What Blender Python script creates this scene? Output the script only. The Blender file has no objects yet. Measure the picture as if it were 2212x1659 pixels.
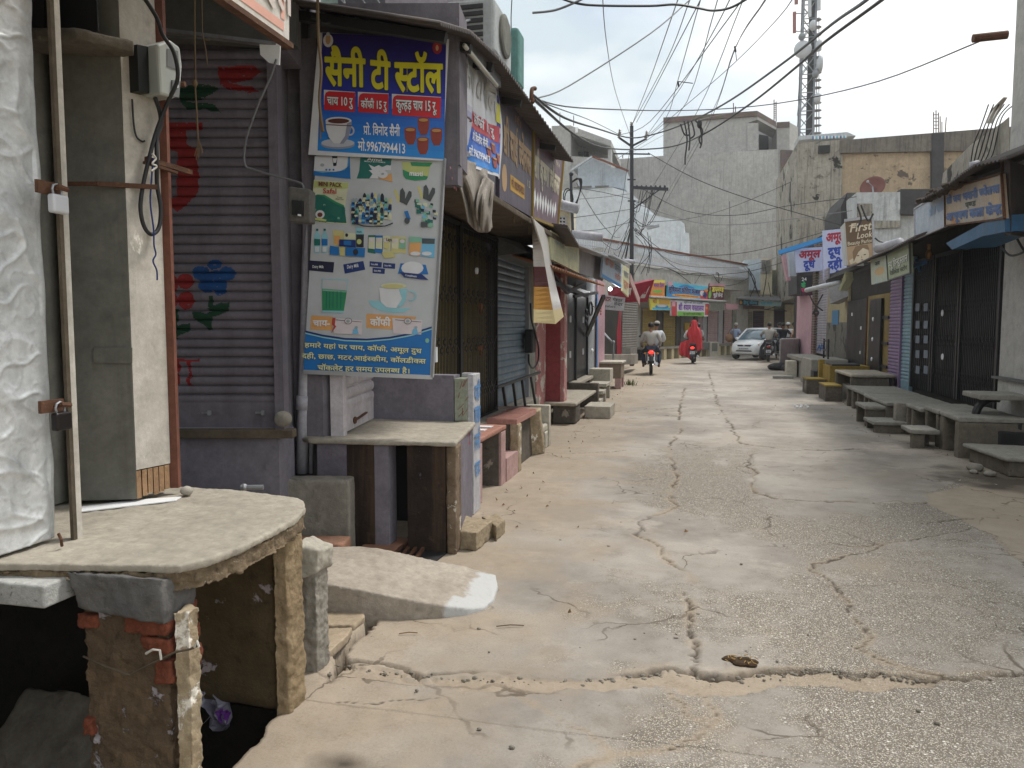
import bpy,bmesh,math,random
import numpy as np
from mathutils import Vector,noise as mnoise
random.seed(7)
D=bpy.data
SC=bpy.context.scene
COL=SC.collection
R=math.radians
# ------------------------------------------------------------------ camera, sky, sun, exposure
EYE=Vector((0.0,0.0,1.6))
FPX=1643.0 # focal length in pixels of a 2212 px wide picture
PITCH=math.atan(125.5/FPX)
YAW=R(13.45)
cam=D.cameras.new('camera')
cam.sensor_width=36.0
cam.lens=36.0*FPX/2212.0
cam.clip_end=3000.0
camo=D.objects.new('camera',cam)
camo.location=EYE
camo.rotation_euler=(math.pi/2-PITCH,0,YAW)
COL.objects.link(camo)
SC.camera=camo
SUN_EL,SUN_AZ=R(62),R(46) # azimuth measured from +Y towards +X
world=D.worlds.new('World')
SC.world=world
world.use_nodes=True
wn,wl=world.node_tree.nodes,world.node_tree.links
bg=wn['Background']
sky=wn.new('ShaderNodeTexSky')
sky.sky_type='NISHITA'
sky.sun_disc=False
sky.sun_elevation=SUN_EL
sky.sun_rotation=SUN_AZ
sky.dust_density=3.0
sky.air_density=1.2
tc=wn.new('ShaderNodeTexCoord')
mp=wn.new('ShaderNodeMapping')
mp.inputs['Scale'].default_value=(1.0,1.0,2.2)
mp.inputs['Location'].default_value=(0.35,0.2,0.1)
wl.new(tc.outputs['Generated'],mp.inputs['Vector'])
n1=wn.new('ShaderNodeTexNoise')
n1 .inputs['Scale'].default_value=2.3
n1 .inputs['Detail'].default_value=5
n1 .inputs['Roughness'].default_value=0.5
wl.new(mp.outputs[0],n1 .inputs['Vector'])
r1=wn.new('ShaderNodeValToRGB')
r1 .color_ramp.elements[0].position=0.22
r1 .color_ramp.elements[1].position=0.46
wl.new(n1 .outputs['Fac'],r1 .inputs[0])
n2=wn.new('ShaderNodeTexNoise')
n2 .inputs['Scale'].default_value=2.6
n2 .inputs['Detail'].default_value=4
wl.new(mp.outputs[0],n2 .inputs['Vector'])
r2=wn.new('ShaderNodeValToRGB')
r2 .color_ramp.elements[0].position=0.38
r2 .color_ramp.elements[0].color=(4.6,5.3,5.7,1)
r2 .color_ramp.elements[1].position=0.58
r2 .color_ramp.elements[1].color=(8.8,8.9,8.8,1)
wl.new(n2 .outputs['Fac'],r2 .inputs[0])
mx=wn.new('ShaderNodeMix')
mx.data_type='RGBA'
wl.new(r1 .outputs[0],mx.inputs['Factor'])
wl.new(sky.outputs[0],mx.inputs['A'])
wl.new(r2 .outputs[0],mx.inputs['B'])
wl.new(mx.outputs['Result'],bg.inputs['Color'])
bg.inputs['Strength'].default_value=0.11
sun=D.lights.new('sun','SUN')
sun.energy=2.3
sun.angle=R(12)
sun.color=(1.0,0.96,0.9)
suno=D.objects.new('sun',sun)
sd=Vector((math.sin(SUN_AZ)*math.cos(SUN_EL),math.cos(SUN_AZ)*math.cos(SUN_EL),math.sin(SUN_EL)))
suno.rotation_euler=sd.to_track_quat('Z','Y').to_euler()
suno.location=(20,20,40)
COL.objects.link(suno)
SC.view_settings.view_transform='Standard'
SC.view_settings.look='None'
SC.view_settings.exposure=0.5
SC.view_settings.gamma=1.0
SC.cycles.max_bounces=6
SC.cycles.diffuse_bounces=4
# ------------------------------------------------------------------ pixel of the 2212 x 1659 picture -> point in the world
def ray(u,v):
 x=(u-1106)/FPX
 y=(829.5-v)/FPX
 f=math.cos(PITCH)+y*math.sin(PITCH)
 z=y*math.cos(PITCH)-math.sin(PITCH)
 return Vector((x*math.cos(YAW)-f*math.sin(YAW),x*math.sin(YAW)+f*math.cos(YAW),z))
def gz(u,v,z=0.0):
 r=ray(u,v);return EYE+r*((z-1.6)/r.z)
def fx(u,v,x):
 r=ray(u,v);return EYE+r*(x/r.x)
def fy(u,v,y):
 r=ray(u,v);return EYE+r*(y/r.y)
def fd(u,v,d): # at forward distance d from the camera
 r=ray(u,v);k=-r.x*math.sin(YAW)+r.y*math.cos(YAW);return EYE+r*(d/k)
def fpl(u,v,p,q): # on the vertical plane through the ground points p and q
 r=ray(u,v);n=Vector((q[1]-p[1],p[0]-q[0],0));a=Vector((p[0],p[1],0))
 return EYE+r*(n.dot(a-EYE)/n.dot(r))
 # ------------------------------------------------------------------ mesh building
def V(*a):return Vector(a)
class MB:
 def __init__(s,m=None):
  s.v=[];s.f=[];s.mi=[];s.sm=[];s.mats=[];s.cur=0;s.smooth=False
  if m:s.use(m)
 def use(s,m,smooth=False):
  if m not in s.mats:s.mats.append(m)
  s.cur=s.mats.index(m);s.smooth=smooth
  return s
 def add(s,vs,fs):
  b=len(s.v)
  s.v.extend(tuple(x)for x in vs)
  for f in fs:
   s.f.append([b+i for i in f]);s.mi.append(s.cur);s.sm.append(s.smooth)
  return s
 def box(s,x0,x1,y0,y1,z0,z1):
  if x0>x1:x0,x1=x1,x0
  if y0>y1:y0,y1=y1,y0
  return s.prism([(x0,y0),(x1,y0),(x1,y1),(x0,y1)],z0,z1)
 def prism(s,poly,z0,z1):
  n=len(poly)
  a=sum(poly[i][0]*poly[(i+1)%n][1]-poly[(i+1)%n][0]*poly[i][1]for i in range(n))
  if a<0:poly=poly[::-1]
  zt=z1 if hasattr(z1,'__len__')else[z1]*n
  vs=[(p[0],p[1],z0)for p in poly]+[(p[0],p[1],zt[i])for i,p in enumerate(poly)]
  fs=[list(range(n))[::-1],list(range(n,2*n))]+[[i,(i+1)%n,n+(i+1)%n,n+i]for i in range(n)]
  return s.add(vs,fs)
 def hexa(s,a,b): # two quads (front a, back b), same winding
  return s.add(list(a)+list(b),[[0,1,2,3],[7,6,5,4],[0,4,5,1],[1,5,6,2],[2,6,7,3],[3,7,4,0]])
 def plate(s,tl,tr,br,bl,th,n=None): # slab behind a visible quad
  tl,tr,br,bl=Vector(tl),Vector(tr),Vector(br),Vector(bl)
  if n is None:n=(br-bl).cross(tl-bl).normalized()
  return s.hexa([bl,br,tr,tl],[p-n*th for p in(bl,br,tr,tl)])
 def beam(s,p,q,w,h=None,up=(0,0,1)):
  p,q=Vector(p),Vector(q);h=h or w
  d=(q-p).normalized();u=Vector(up)
  if abs(d.dot(u))>.98:u=Vector((0,1,0))
  a=d.cross(u).normalized();b=a.cross(d)
  c=[(-1,-1),(1,-1),(1,1),(-1,1)]
  return s.hexa([p+a*(w/2*i)+b*(h/2*j)for i,j in c][::-1],[q+a*(w/2*i)+b*(h/2*j)for i,j in c][::-1])
 def tube(s,path,r,n=6,caps=True):
  path=[Vector(p)for p in path];k=len(path);rr=r if hasattr(r,'__len__')else[r]*k
  vs=[];a=None
  for i,p in enumerate(path):
   d=(path[min(i+1,k-1)]-path[max(i-1,0)]).normalized()
   if a is None:
    a=d.cross(Vector((0,0,1))if abs(d.z)<.9 else Vector((0,1,0))).normalized()
   else:
    a=(a-d*a.dot(d))
    a=a.normalized()if a.length>1e-6 else d.orthogonal().normalized()
   b=d.cross(a)
   for j in range(n):
    t=2*math.pi*j/n
    vs.append(p+(a*math.cos(t)+b*math.sin(t))*rr[i])
  fs=[[i*n+j,i*n+(j+1)%n,(i+1)*n+(j+1)%n,(i+1)*n+j]for i in range(k-1)for j in range(n)]
  if caps:fs+=[list(range(n))[::-1],list(range((k-1)*n,k*n))]
  return s.add(vs,fs)
 def lathe(s,prof,c=(0,0,0),n=16,axis='z'):
  vs=[]
  for r,h in prof:
   for j in range(n):
    t=2*math.pi*j/n
    p=(r*math.cos(t),r*math.sin(t),h)
    if axis=='x':p=(h,p[0],p[1])
    if axis=='y':p=(p[1],h,p[0])
    vs.append((c[0]+p[0],c[1]+p[1],c[2]+p[2]))
  k=len(prof)
  fs=[[i*n+j,i*n+(j+1)%n,(i+1)*n+(j+1)%n,(i+1)*n+j]for i in range(k-1)for j in range(n)]
  fs+=[list(range(n))[::-1],list(range((k-1)*n,k*n))]
  return s.add(vs,fs)
 def ball(s,c,rx,ry=None,rz=None,n=12,m=8):
  ry=ry or rx;rz=rz or rx;vs=[(c[0],c[1],c[2]-rz)]
  for i in range(1,m):
   t=math.pi*i/m
   for j in range(n):
    a=2*math.pi*j/n
    vs.append((c[0]+rx*math.sin(t)*math.cos(a),c[1]+ry*math.sin(t)*math.sin(a),c[2]-rz*math.cos(t)))
  vs.append((c[0],c[1],c[2]+rz));L=len(vs)-1
  fs=[[0,1+(j+1)%n,1+j]for j in range(n)]
  for i in range(m-2):
   for j in range(n):
    fs.append([1+i*n+j,1+i*n+(j+1)%n,1+(i+1)*n+(j+1)%n,1+(i+1)*n+j])
  fs+=[[L,1+(m-2)*n+j,1+(m-2)*n+(j+1)%n]for j in range(n)]
  return s.add(vs,fs)
 def grid(s,fn,nu,nv,back=None): # fn(a,b) -> point, a,b in 0..1; back=thickness vector for a closed sheet
  vs=[fn(i/nu,j/nv)for j in range(nv+1)for i in range(nu+1)]
  w=nu+1
  fs=[[j*w+i,j*w+i+1,(j+1)*w+i+1,(j+1)*w+i]for j in range(nv)for i in range(nu)]
  s.add(vs,fs)
  if back is not None:
   vb=[Vector(p)+Vector(back)for p in vs]
   s.add(vb,[f[::-1]for f in fs])
   rim=[i for i in range(w)]+[j*w+nu for j in range(1,nv+1)]+[nv*w+i for i in range(nu-1,-1,-1)]+[j*w for j in range(nv-1,0,-1)]
   o=len(s.v)-2*len(vs);n=len(vs)
   for k in range(len(rim)):
    a,b=rim[k],rim[(k+1)%len(rim)]
    s.f.append([o+b,o+a,o+n+a,o+n+b]);s.mi.append(s.cur);s.sm.append(s.smooth)
  return s
 def build(s,name,parent=None,label=None,cat=None,group=None,kind=None,local=False,origin=None):
  me=D.meshes.new(name)
  o=D.objects.new(name,me);COL.objects.link(o)
  off=Vector((0,0,0))
  if parent is not None:
   o.parent=parent
   if not local:
    p=parent;off=Vector((0,0,0))
    while p is not None:off=off+p.location;p=p.parent
  elif not local and kind is None:
   if origin is None:
    a=np.array(s.v);off=Vector(((a[:,0].min()+a[:,0].max())/2,(a[:,1].min()+a[:,1].max())/2,a[:,2].min()))
   else:off=Vector(origin)
   o.location=off
  me.from_pydata([(x[0]-off.x,x[1]-off.y,x[2]-off.z)for x in s.v],[],s.f)
  for m in s.mats:me.materials.append(m)
  me.polygons.foreach_set('material_index',s.mi)
  me.polygons.foreach_set('use_smooth',s.sm)
  me.update()
  tag(o,label,cat,group,kind)
  return o
def tag(o,label=None,cat=None,group=None,kind=None):
 if label:o['label']=label
 if cat:o['category']=cat
 if group:o['group']=group
 if kind:o['kind']=kind
 return o
def thing(name,label,cat,loc=(0,0,0),rz=0,group=None):
 o=D.objects.new(name,None);COL.objects.link(o)
 o.location=loc;o.rotation_euler=(0,0,rz);o.empty_display_size=.1
 return tag(o,label,cat,group)
def dup(o,parent=None,loc=None,rz=None,label=None,group=None):
 c=o.copy();COL.objects.link(c)
 if parent is not None:c.parent=parent
 if loc is not None:c.location=loc
 if rz is not None:c.rotation_euler=(0,0,rz)
 if label:c['label']=label
 if group:c['group']=group
 for ch in list(o.children):dup(ch,c)
 return c
CLOUD={}
def worn(o,voxel=.02,amp=.012,size=.07,hard=False): # chipped, uneven masonry: voxel remesh, then two octaves of displacement
 m=o.modifiers.new('remesh','REMESH');m.mode='VOXEL';m.voxel_size=voxel;m.use_smooth_shade=True
 m2=o.modifiers.new('smooth','SMOOTH');m2 .factor=.5;m2 .iterations=1
 for sz,a in((size*3,amp),(size,amp*.6)):
  key=(sz,hard)
  if key not in CLOUD:
   t=D.textures.new('clouds','CLOUDS');t.noise_scale=sz;t.noise_depth=4;t.noise_type='HARD_NOISE' if hard else 'SOFT_NOISE';CLOUD[key]=t
  d=o.modifiers.new('displace','DISPLACE');d.texture=CLOUD[key];d.texture_coords='GLOBAL';d.strength=a;d.mid_level=.5
 return o
def bevel(o,w=.008,seg=2):
 m=o.modifiers.new('bevel','BEVEL');m.width=w;m.segments=seg;m.limit_method='ANGLE';m.angle_limit=R(40)
 return o
 # ------------------------------------------------------------------ materials
def hexc(h):
 h=h.lstrip('#');c=[int(h[i:i+2],16)/255 for i in(0,2,4)]
 return tuple((x/12.92 if x<=.04045 else((x+.055)/1.055)**2.4)for x in c)
MATS={}
def plain(name,c,rough=.6,metal=0.0,spec=.4,emit=0,alpha=None):
 if name in MATS:return MATS[name]
 if isinstance(c,str):c=hexc(c)
 m=D.materials.new(name);m.use_nodes=True;b=m.node_tree.nodes['Principled BSDF']
 b.inputs['Base Color'].default_value=(*c,1);b.inputs['Roughness'].default_value=rough;b.inputs['Metallic'].default_value=metal
 b.inputs['Specular IOR Level'].default_value=spec
 # slight procedural unevenness
 nt=m.node_tree;g=nt.nodes.new('ShaderNodeNewGeometry');n=nt.nodes.new('ShaderNodeTexNoise');n.inputs['Scale'].default_value=9;n.inputs['Detail'].default_value=4
 nt.links.new(g.outputs['Position'],n.inputs['Vector'])
 x=nt.nodes.new('ShaderNodeMix');x.data_type='RGBA'
 x.inputs['A'].default_value=(*[v*.82 for v in c],1);x.inputs['B'].default_value=(*[min(1,v*1.12)for v in c],1)
 nt.links.new(n.outputs['Fac'],x.inputs['Factor']);nt.links.new(x.outputs['Result'],b.inputs['Base Color'])
 if emit:
  b.inputs['Emission Color'].default_value=(*c,1);b.inputs['Emission Strength'].default_value=emit
 MATS[name]=m
 return m
def weather(name,c,c2=None,stain=None,sc=1.6,amt=.5,streak=0.0,speck=.0,rough=.85,bump=.25,metal=0.0,spec=.3,chip=None,chipamt=.5,bscale=40,chipscale=3.0):
 """painted or bare masonry / metal: two-tone cloudiness, vertical run-off streaks, specks, chips showing what is underneath"""
 if name in MATS:return MATS[name]
 f=lambda x:hexc(x)if isinstance(x,str)else x
 c=f(c);c2=f(c2)if c2 else tuple(v*.7 for v in c);stain=f(stain)if stain else tuple(v*.35 for v in c)
 m=D.materials.new(name);m.use_nodes=True;nt=m.node_tree;N=nt.nodes;L=nt.links;b=N['Principled BSDF']
 b.inputs['Roughness'].default_value=rough;b.inputs['Metallic'].default_value=metal;b.inputs['Specular IOR Level'].default_value=spec
 g=N.new('ShaderNodeNewGeometry');pos=g.outputs['Position']
 def noise(scale,det=5,rg=.6,vec=pos,dist=0):
  n=N.new('ShaderNodeTexNoise');n.inputs['Scale'].default_value=scale;n.inputs['Detail'].default_value=det
  n.inputs['Roughness'].default_value=rg;n.inputs['Distortion'].default_value=dist;L.new(vec,n.inputs['Vector']);return n.outputs['Fac']
 def ramp(fac,a,z):
  r=N.new('ShaderNodeMapRange');r.inputs['From Min'].default_value=a;r.inputs['From Max'].default_value=z;L.new(fac,r.inputs['Value']);return r.outputs[0]
 def mix(fac,A,B):
  x=N.new('ShaderNodeMix');x.data_type='RGBA'
  for sock,val in(('A',A),('B',B)):
   if isinstance(val,tuple):x.inputs[sock].default_value=(*val,1)
   else:L.new(val,x.inputs[sock])
  if isinstance(fac,(int,float)):x.inputs['Factor'].default_value=fac
  else:L.new(fac,x.inputs['Factor'])
  return x.outputs['Result']
 def mul(fac,k):
  x=N.new('ShaderNodeMath');x.operation='MULTIPLY';L.new(fac,x.inputs[0]);x.inputs[1].default_value=k;return x.outputs[0]
 big=noise(sc,6,.65)
 col=mix(ramp(big,.5-.3*(1.2-amt),.5+.3*(1.2-amt)),c,c2)
 fine=noise(bscale,5,.75);mid=noise(sc*4.3+2,6,.7)
 col=mix(mul(ramp(mid,.46,.70),.45),col,tuple(v*.55 for v in c2));col=mix(mul(ramp(mid,.46,.28),.35),col,tuple(min(1,v*1.22)for v in c))
 col=mix(mul(ramp(fine,.42,.72),.5),col,tuple(v*.55 for v in c))
 if streak:
  mpn=N.new('ShaderNodeMapping');mpn.inputs['Scale'].default_value=(5.5,5.5,.35);L.new(pos,mpn.inputs['Vector'])
  st=noise(1.6,5,.7,mpn.outputs[0])
  col=mix(mul(ramp(st,.48,.72),streak),col,stain)
 if speck:
  sp=noise(sc*5,3,.6,dist=.4)
  col=mix(mul(ramp(sp,.6,.72),speck),col,stain)
 hm=N.new('ShaderNodeMath');hm.operation='MULTIPLY_ADD';L.new(mid,hm.inputs[0]);hm.inputs[1].default_value=1.6;L.new(fine,hm.inputs[2]);h=hm.outputs[0]
 if chip:
  cp=noise(chipscale,7,.62,dist=.3)
  k=ramp(cp,1.02-.5*chipamt-.22,1.05-.5*chipamt-.22)
  col=mix(k,col,f(chip))
  ad=N.new('ShaderNodeMath');ad.operation='SUBTRACT';L.new(h,ad.inputs[0]);L.new(k,ad.inputs[1]);h=ad.outputs[0]
 L.new(col,b.inputs['Base Color'])
 rr=N.new('ShaderNodeMapRange');rr.inputs['To Min'].default_value=max(.05,rough-.12);rr.inputs['To Max'].default_value=min(1,rough+.12);L.new(big,rr.inputs['Value']);L.new(rr.outputs[0],b.inputs['Roughness'])
 if bump:
  bp=N.new('ShaderNodeBump');bp.inputs['Strength'].default_value=bump;bp.inputs['Distance'].default_value=.01;L.new(h,bp.inputs['Height']);L.new(bp.outputs[0],b.inputs['Normal'])
 MATS[name]=m
 return m
def bricks(name,c1,c2,mortar,scale=1.0,rough=.9):
 if name in MATS:return MATS[name]
 f=lambda x:hexc(x)if isinstance(x,str)else x
 m=D.materials.new(name);m.use_nodes=True;nt=m.node_tree;N=nt.nodes;L=nt.links;b=N['Principled BSDF'];b.inputs['Roughness'].default_value=rough
 g=N.new('ShaderNodeNewGeometry');sp=N.new('ShaderNodeSeparateXYZ');L.new(g.outputs['Position'],sp.inputs[0])
 ad=N.new('ShaderNodeMath');L.new(sp.outputs[0],ad.inputs[0]);L.new(sp.outputs[1],ad.inputs[1])
 cb=N.new('ShaderNodeCombineXYZ');L.new(ad.outputs[0],cb.inputs[0]);L.new(sp.outputs[2],cb.inputs[1])
 t=N.new('ShaderNodeTexBrick');t.inputs['Scale'].default_value=scale;t.inputs['Brick Width'].default_value=.23;t.inputs['Row Height'].default_value=.085;t.inputs['Mortar Size'].default_value=.012
 t.inputs['Color1'].default_value=(*f(c1),1);t.inputs['Color2'].default_value=(*f(c2),1);t.inputs['Mortar'].default_value=(*f(mortar),1);L.new(cb.outputs[0],t.inputs['Vector'])
 n=N.new('ShaderNodeTexNoise');n.inputs['Scale'].default_value=1.3;n.inputs['Detail'].default_value=6;L.new(g.outputs['Position'],n.inputs['Vector'])
 x=N.new('ShaderNodeMix');x.data_type='RGBA';x.blend_type='MULTIPLY';x.inputs['Factor'].default_value=.7;L.new(t.outputs[0],x.inputs['A']);L.new(n.outputs['Color'],x.inputs['B'])
 L.new(t.outputs[0],x.inputs['A']);L.new(x.outputs['Result'],b.inputs['Base Color'])
 MATS[name]=m
 return m
M_conc=weather('concrete_worn','#9a948a','#7b766d','#4d4841',sc=2.2,speck=.5,streak=.15,bump=.5)
M_conc_d=weather('concrete_dark','#7d766c','#5f594f','#3a352e',sc=2.5,speck=.5,streak=.3,bump=.5)
M_conc_l=weather('concrete_light','#b9b3a6','#9c968a','#6d675c',sc=2.0,speck=.35,bump=.35)
M_slabtop=weather('sandy_cement','#aea698','#958e82','#6a6357',sc=3.0,speck=.3,bump=.35)
M_lilac=weather('lilac_plaster','#86818a','#74707a','#544f56',sc=2.0,speck=.35,streak=.25,bump=.2,chip='#7d6f62',chipamt=.25)
M_white=weather('white_limewash','#d8d8d6','#bfc0c0','#77736b',sc=1.4,streak=.3,speck=.3,bump=.2)
M_dark=plain('near_black',(.018,.018,.02),.7)  # near-black for black things and for the painted dark of recesses
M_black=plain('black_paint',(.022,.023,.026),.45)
M_steel=plain('grey_steel',(.33,.34,.36),.4,.6)
M_rust=weather('rusty_iron','#6b4a38','#4a3427','#8b5a3a',sc=6,speck=.6,rough=.8,bump=.4)
M_wood=weather('old_wood','#6d6152','#4c4438','#3a332b',sc=5,streak=.5,bump=.4)
M_wire=plain('cable_black',(.02,.02,.022),.5)
M_wireg=plain('cable_grey',(.16,.16,.17),.6)
M_wirew=plain('cable_pale',(.5,.48,.44),.6)
M_pvc=weather('pvc_pipe','#b4b3b8','#9d9ba4','#77737d',sc=3,streak=.3,rough=.5,bump=.05)
M_tin=weather('tin_sheet','#8d8f92','#6f7073','#6a5648',sc=2,streak=.5,rough=.5,metal=.5,bump=.1)
M_tin_d=weather('tin_dark','#5a5452','#443f3e','#5c4536',sc=2,streak=.5,rough=.65,metal=.2,bump=.1)
M_wht=plain('white_print',(.78,.79,.8),.5)
M_blk=plain('black_print',(.02,.02,.025),.5)
# ------------------------------------------------------------------ lettering: the stock font's outlines, Devanagari half forms made by cutting the stem
GL={}
def glyphs(s,bold):
 k=(s,bold)
 if k in GL:return GL[k]
 c=D.curves.new('t','FONT');c.body=s;c.size=1;c.offset=bold;c.resolution_u=2
 o=D.objects.new('t',c)
 me=D.meshes.new_from_object(o)
 vs=[(v.co.x,v.co.y)for v in me.vertices];fs=[list(p.vertices)for p in me.polygons]
 D.objects.remove(o);D.curves.remove(c);D.meshes.remove(me)
 GL[k]=(vs,fs)
 return GL[k]
VIR='\u094d'
def cut_right(vs,fs,x):
 bm=bmesh.new();bv=[bm.verts.new((a,b,0))for a,b in vs]
 for f in fs:
  try:bm.faces.new([bv[i]for i in f])
  except ValueError:pass
 bmesh.ops.bisect_plane(bm,geom=bm.verts[:]+bm.edges[:]+bm.faces[:],plane_co=(x,0,0),plane_no=(1,0,0),clear_outer=True)
 bm.verts.index_update()
 r=[(v.co.x,v.co.y)for v in bm.verts],[[v.index for v in f.verts]for f in bm.faces]
 bm.free();return r
def text_geo(s,bold=.012):
 """heavy letters: the outline thickened a little, then copies shifted round a small circle"""
 geo,W=text_geo1(s,min(bold,.014));x=bold-.014
 if x>.002:
  base=geo;n=4 if x<.02 else 6
  geo=base+[([(a+x*math.cos(t),b+x*math.sin(t),.00012*(k+1))for a,b in vs],fs)for k,t in enumerate([.5+6.2832*i/n for i in range(n)])for vs,fs in base]
 return geo,W
def text_geo1(s,bold=.012):
 """list of (vs, fs) laid on one line; '्' joins: half form of the consonant before it, or the slanting ra below"""
 CONS=set(chr(c)for c in range(0x915,0x93a))
 # put the short i before its consonant
 t=list(s);i=0
 while i<len(t):
  if t[i]=='\u093f' and i>0:
   j=i-1
   while j>=2 and t[j-1]==VIR:j-=2
   t.insert(j,t.pop(i))
  i+=1
 out=[];pen=0.0;run=''
 def width(vs):return max(v[0]for v in vs)-bold if vs else 0
 def flush():
  nonlocal pen,run
  if run:
   lead=len(run)-len(run.lstrip(' '));trail=len(run)-len(run.rstrip(' '))
   pen+=.26*lead
   if run.strip():
    vs,fs=glyphs(run.strip(),bold);out.append(([(a+pen,b)for a,b in vs],fs));pen+=width(vs)
   pen+=.26*trail if run.strip()else 0
   run=''
 i=0
 while i<len(t):
  ch=t[i]
  if ch in CONS and i+2<len(t)and t[i+1]==VIR and t[i+2]=='र':
   run+=ch;flush()
   vs=[(pen-.36,.2),(pen-.30,.25),(pen-.52,.0),(pen-.58,.04)]if ch not in 'द' else[(pen-.3,.06),(pen-.24,.08),(pen-.44,-.12),(pen-.5,-.1)]
   out.append((vs,[[0,1,2,3]]));i+=3;continue
  if ch in CONS and i+1<len(t)and t[i+1]==VIR and i+2<len(t):
   flush();vs,fs=glyphs(ch,bold);k=width(vs)*(.86 if ch in 'कफ' else .72)
   vs,fs=cut_right(vs,fs,k);out.append(([(a+pen,b)for a,b in vs],fs));pen+=k-.02;i+=2;continue
  run+=ch;i+=1
 flush()
 return out,pen
class Board:
 """a flat printed panel: corners given, print laid on it in layers 2 mm apart, s to the right, t downwards, both 0..1"""
 def __init__(s,tl,tr,br,bl,wob=None):
  s.c=[Vector(p)for p in(tl,tr,br,bl)];s.n=(s.c[2]-s.c[3]).cross(s.c[0]-s.c[3]).normalized();s.wob=wob
  s.w=(s.c[1]-s.c[0]).length;s.h=(s.c[3]-s.c[0]).length
 def p(s,a,b,layer=0):
  t=s.c[0].lerp(s.c[1],a);q=s.c[3].lerp(s.c[2],a);r=t.lerp(q,b)
  k=layer*.0022+(s.wob(a,b)if s.wob else 0)
  return r+s.n*k
 def poly(s,mb,m,pts,layer=1,smooth=False):
  mb.use(m);mb.add([s.p(a,b,layer)for a,b in pts][::-1],[list(range(len(pts)))])
 def rect(s,mb,m,a0,b0,a1,b1,layer=1,n=1):
  mb.use(m)
  mb.grid(lambda i,j:s.p(a0+(a1-a0)*i,b1+(b0-b1)*j,layer),n,n)
 def disc(s,mb,m,a,b,ra,rb,layer=1,n=18,a0=0,a1=2*math.pi):
  s.poly(mb,m,[(a+ra*math.cos(a0+(a1-a0)*i/n),b+rb*math.sin(a0+(a1-a0)*i/n))for i in range(n+(0 if a1-a0>6.2 else 1))],layer)
 def text(s,mb,m,body,a,b,h,w=None,layer=3,bold=.012,align='l',skew=0,rise=0):
  """baseline of the text's body at t=b (letters hang between b-h and b); h = height of the full letter as a fraction of the board's height; w = wanted width fraction"""
  geo,W=text_geo(body,bold)
  if not geo:return
  ky=h/.62;kx=(w/W)if w else ky*s.h/s.w
  a0=a if align=='l' else a-W*kx/2
  mb.use(m)
  for vs,fs in geo:
   mb.add([s.p(a0+(q[0]+skew*q[1])*kx,b-q[1]*ky+rise*q[0]*kx,layer)+s.n*(q[2]if len(q)>2 else 0)for q in vs],fs)
 def panel(s,mb,m,th=.01,nu=1,nv=1):
  mb.use(m);mb.grid(lambda i,j:s.p(i,1-j,0),nu,nv,back=-s.n*th)
  # ------------------------------------------------------------------ ground and road
def vnoise(x,y,seed=0):
 xi=np.floor(x).astype(np.int64);yi=np.floor(y).astype(np.int64);xf=x-xi;yf=y-yi
 xf=xf*xf*(3-2*xf);yf=yf*yf*(3-2*yf)
 def h(a,b):
  n=(a*374761393+b*668265263+seed*1442695041)&0x7fffffff
  n=((n^(n>>13))*1274126177)&0x7fffffff
  return((n^(n>>16))&0xffff)/65535.0
 return(h(xi,yi)*(1-xf)+h(xi+1,yi)*xf)*(1-yf)+(h(xi,yi+1)*(1-xf)+h(xi+1,yi+1)*xf)*yf
def fbm(x,y,seed=0,oct=5,g=.5):
 s=0;a=1;t=0
 for i in range(oct):
  s=s+a*vnoise(x*2**i,y*2**i,seed+i*17);t+=a;a*=g
 return s/t
def segdist(PX,PY,pts):
 d=np.full(PX.shape,1e9)
 for(x0,y0),(x1,y1)in zip(pts[:-1],pts[1:]):
  L2=(x1-x0)**2+(y1-y0)**2+1e-12
  t=np.clip(((PX-x0)*(x1-x0)+(PY-y0)*(y1-y0))/L2,0,1)
  d=np.minimum(d,np.hypot(PX-x0-t*(x1-x0),PY-y0-t*(y1-y0)))
 return d
def inpoly(PX,PY,pts):
 c=np.zeros(PX.shape,bool);n=len(pts)
 for i in range(n):
  (x0,y0),(x1,y1)=pts[i],pts[(i+1)%n]
  k=((y0>PY)!=(y1>PY))&(PX<(x1-x0)*(PY-y0)/(y1-y0+1e-12)+x0)
  c^=k
 return c
def gp(pts):return[tuple(gz(u,v)[:2])for u,v in pts]
def z4(pts):return[((1400+x/2.029)*.8884,(1200+y/2.029)*.8884)for x,y in pts]
def z5(pts):return[((500+x/2.011)*.8884,(1468+y/2.011)*.8884)for x,y in pts]
def z8(pts):return[((1790+x/2.37)*.8884,(700+y/2.37)*.8884)for x,y in pts]
# lines seen on the road: (pixels, half width m, depth m, sand spread m)
CR_MAIN=gp([(672,1470)]+z5([(660,285),(850,300),(1000,325),(1180,335),(1370,338),(1530,352),(1700,358),(1850,362),(1950,345)])+z4([(180,885),(340,882),(470,872),(600,900),(830,892),(1050,880),(1150,857),(1240,852),(1370,882),(1500,872),(1600,888),(1700,907),(2212,902),(2500,910)]))
CR_LONG=gp([(1480,838),(1470,868),(1465,900),(1471,930),(1440,968),(1452,992),(1461,1040),(1447,1078)]+z4([(500,60),(440,100),(330,130),(300,200),(380,250),(440,290),(470,340),(540,380),(560,450),(545,520),(590,580),(580,680),(620,760),(600,860),(604,900)]))
CR_R1=gp([(1548,868),(1566,900),(1588,938),(1600,958),(1625,962),(1672,967)])
CR_R2=gp(z8([(100,955),(60,1000),(115,1070),(95,1150),(130,1185),(250,1215),(500,1232),(800,1242),(930,1226),(1000,1247),(1110,1240)]))
CR_JOINT=gp([(1240,982),(1440,968)])
CR_JOINT2=gp(z8([(220,930),(500,938),(800,930),(1170,926)]))
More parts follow.
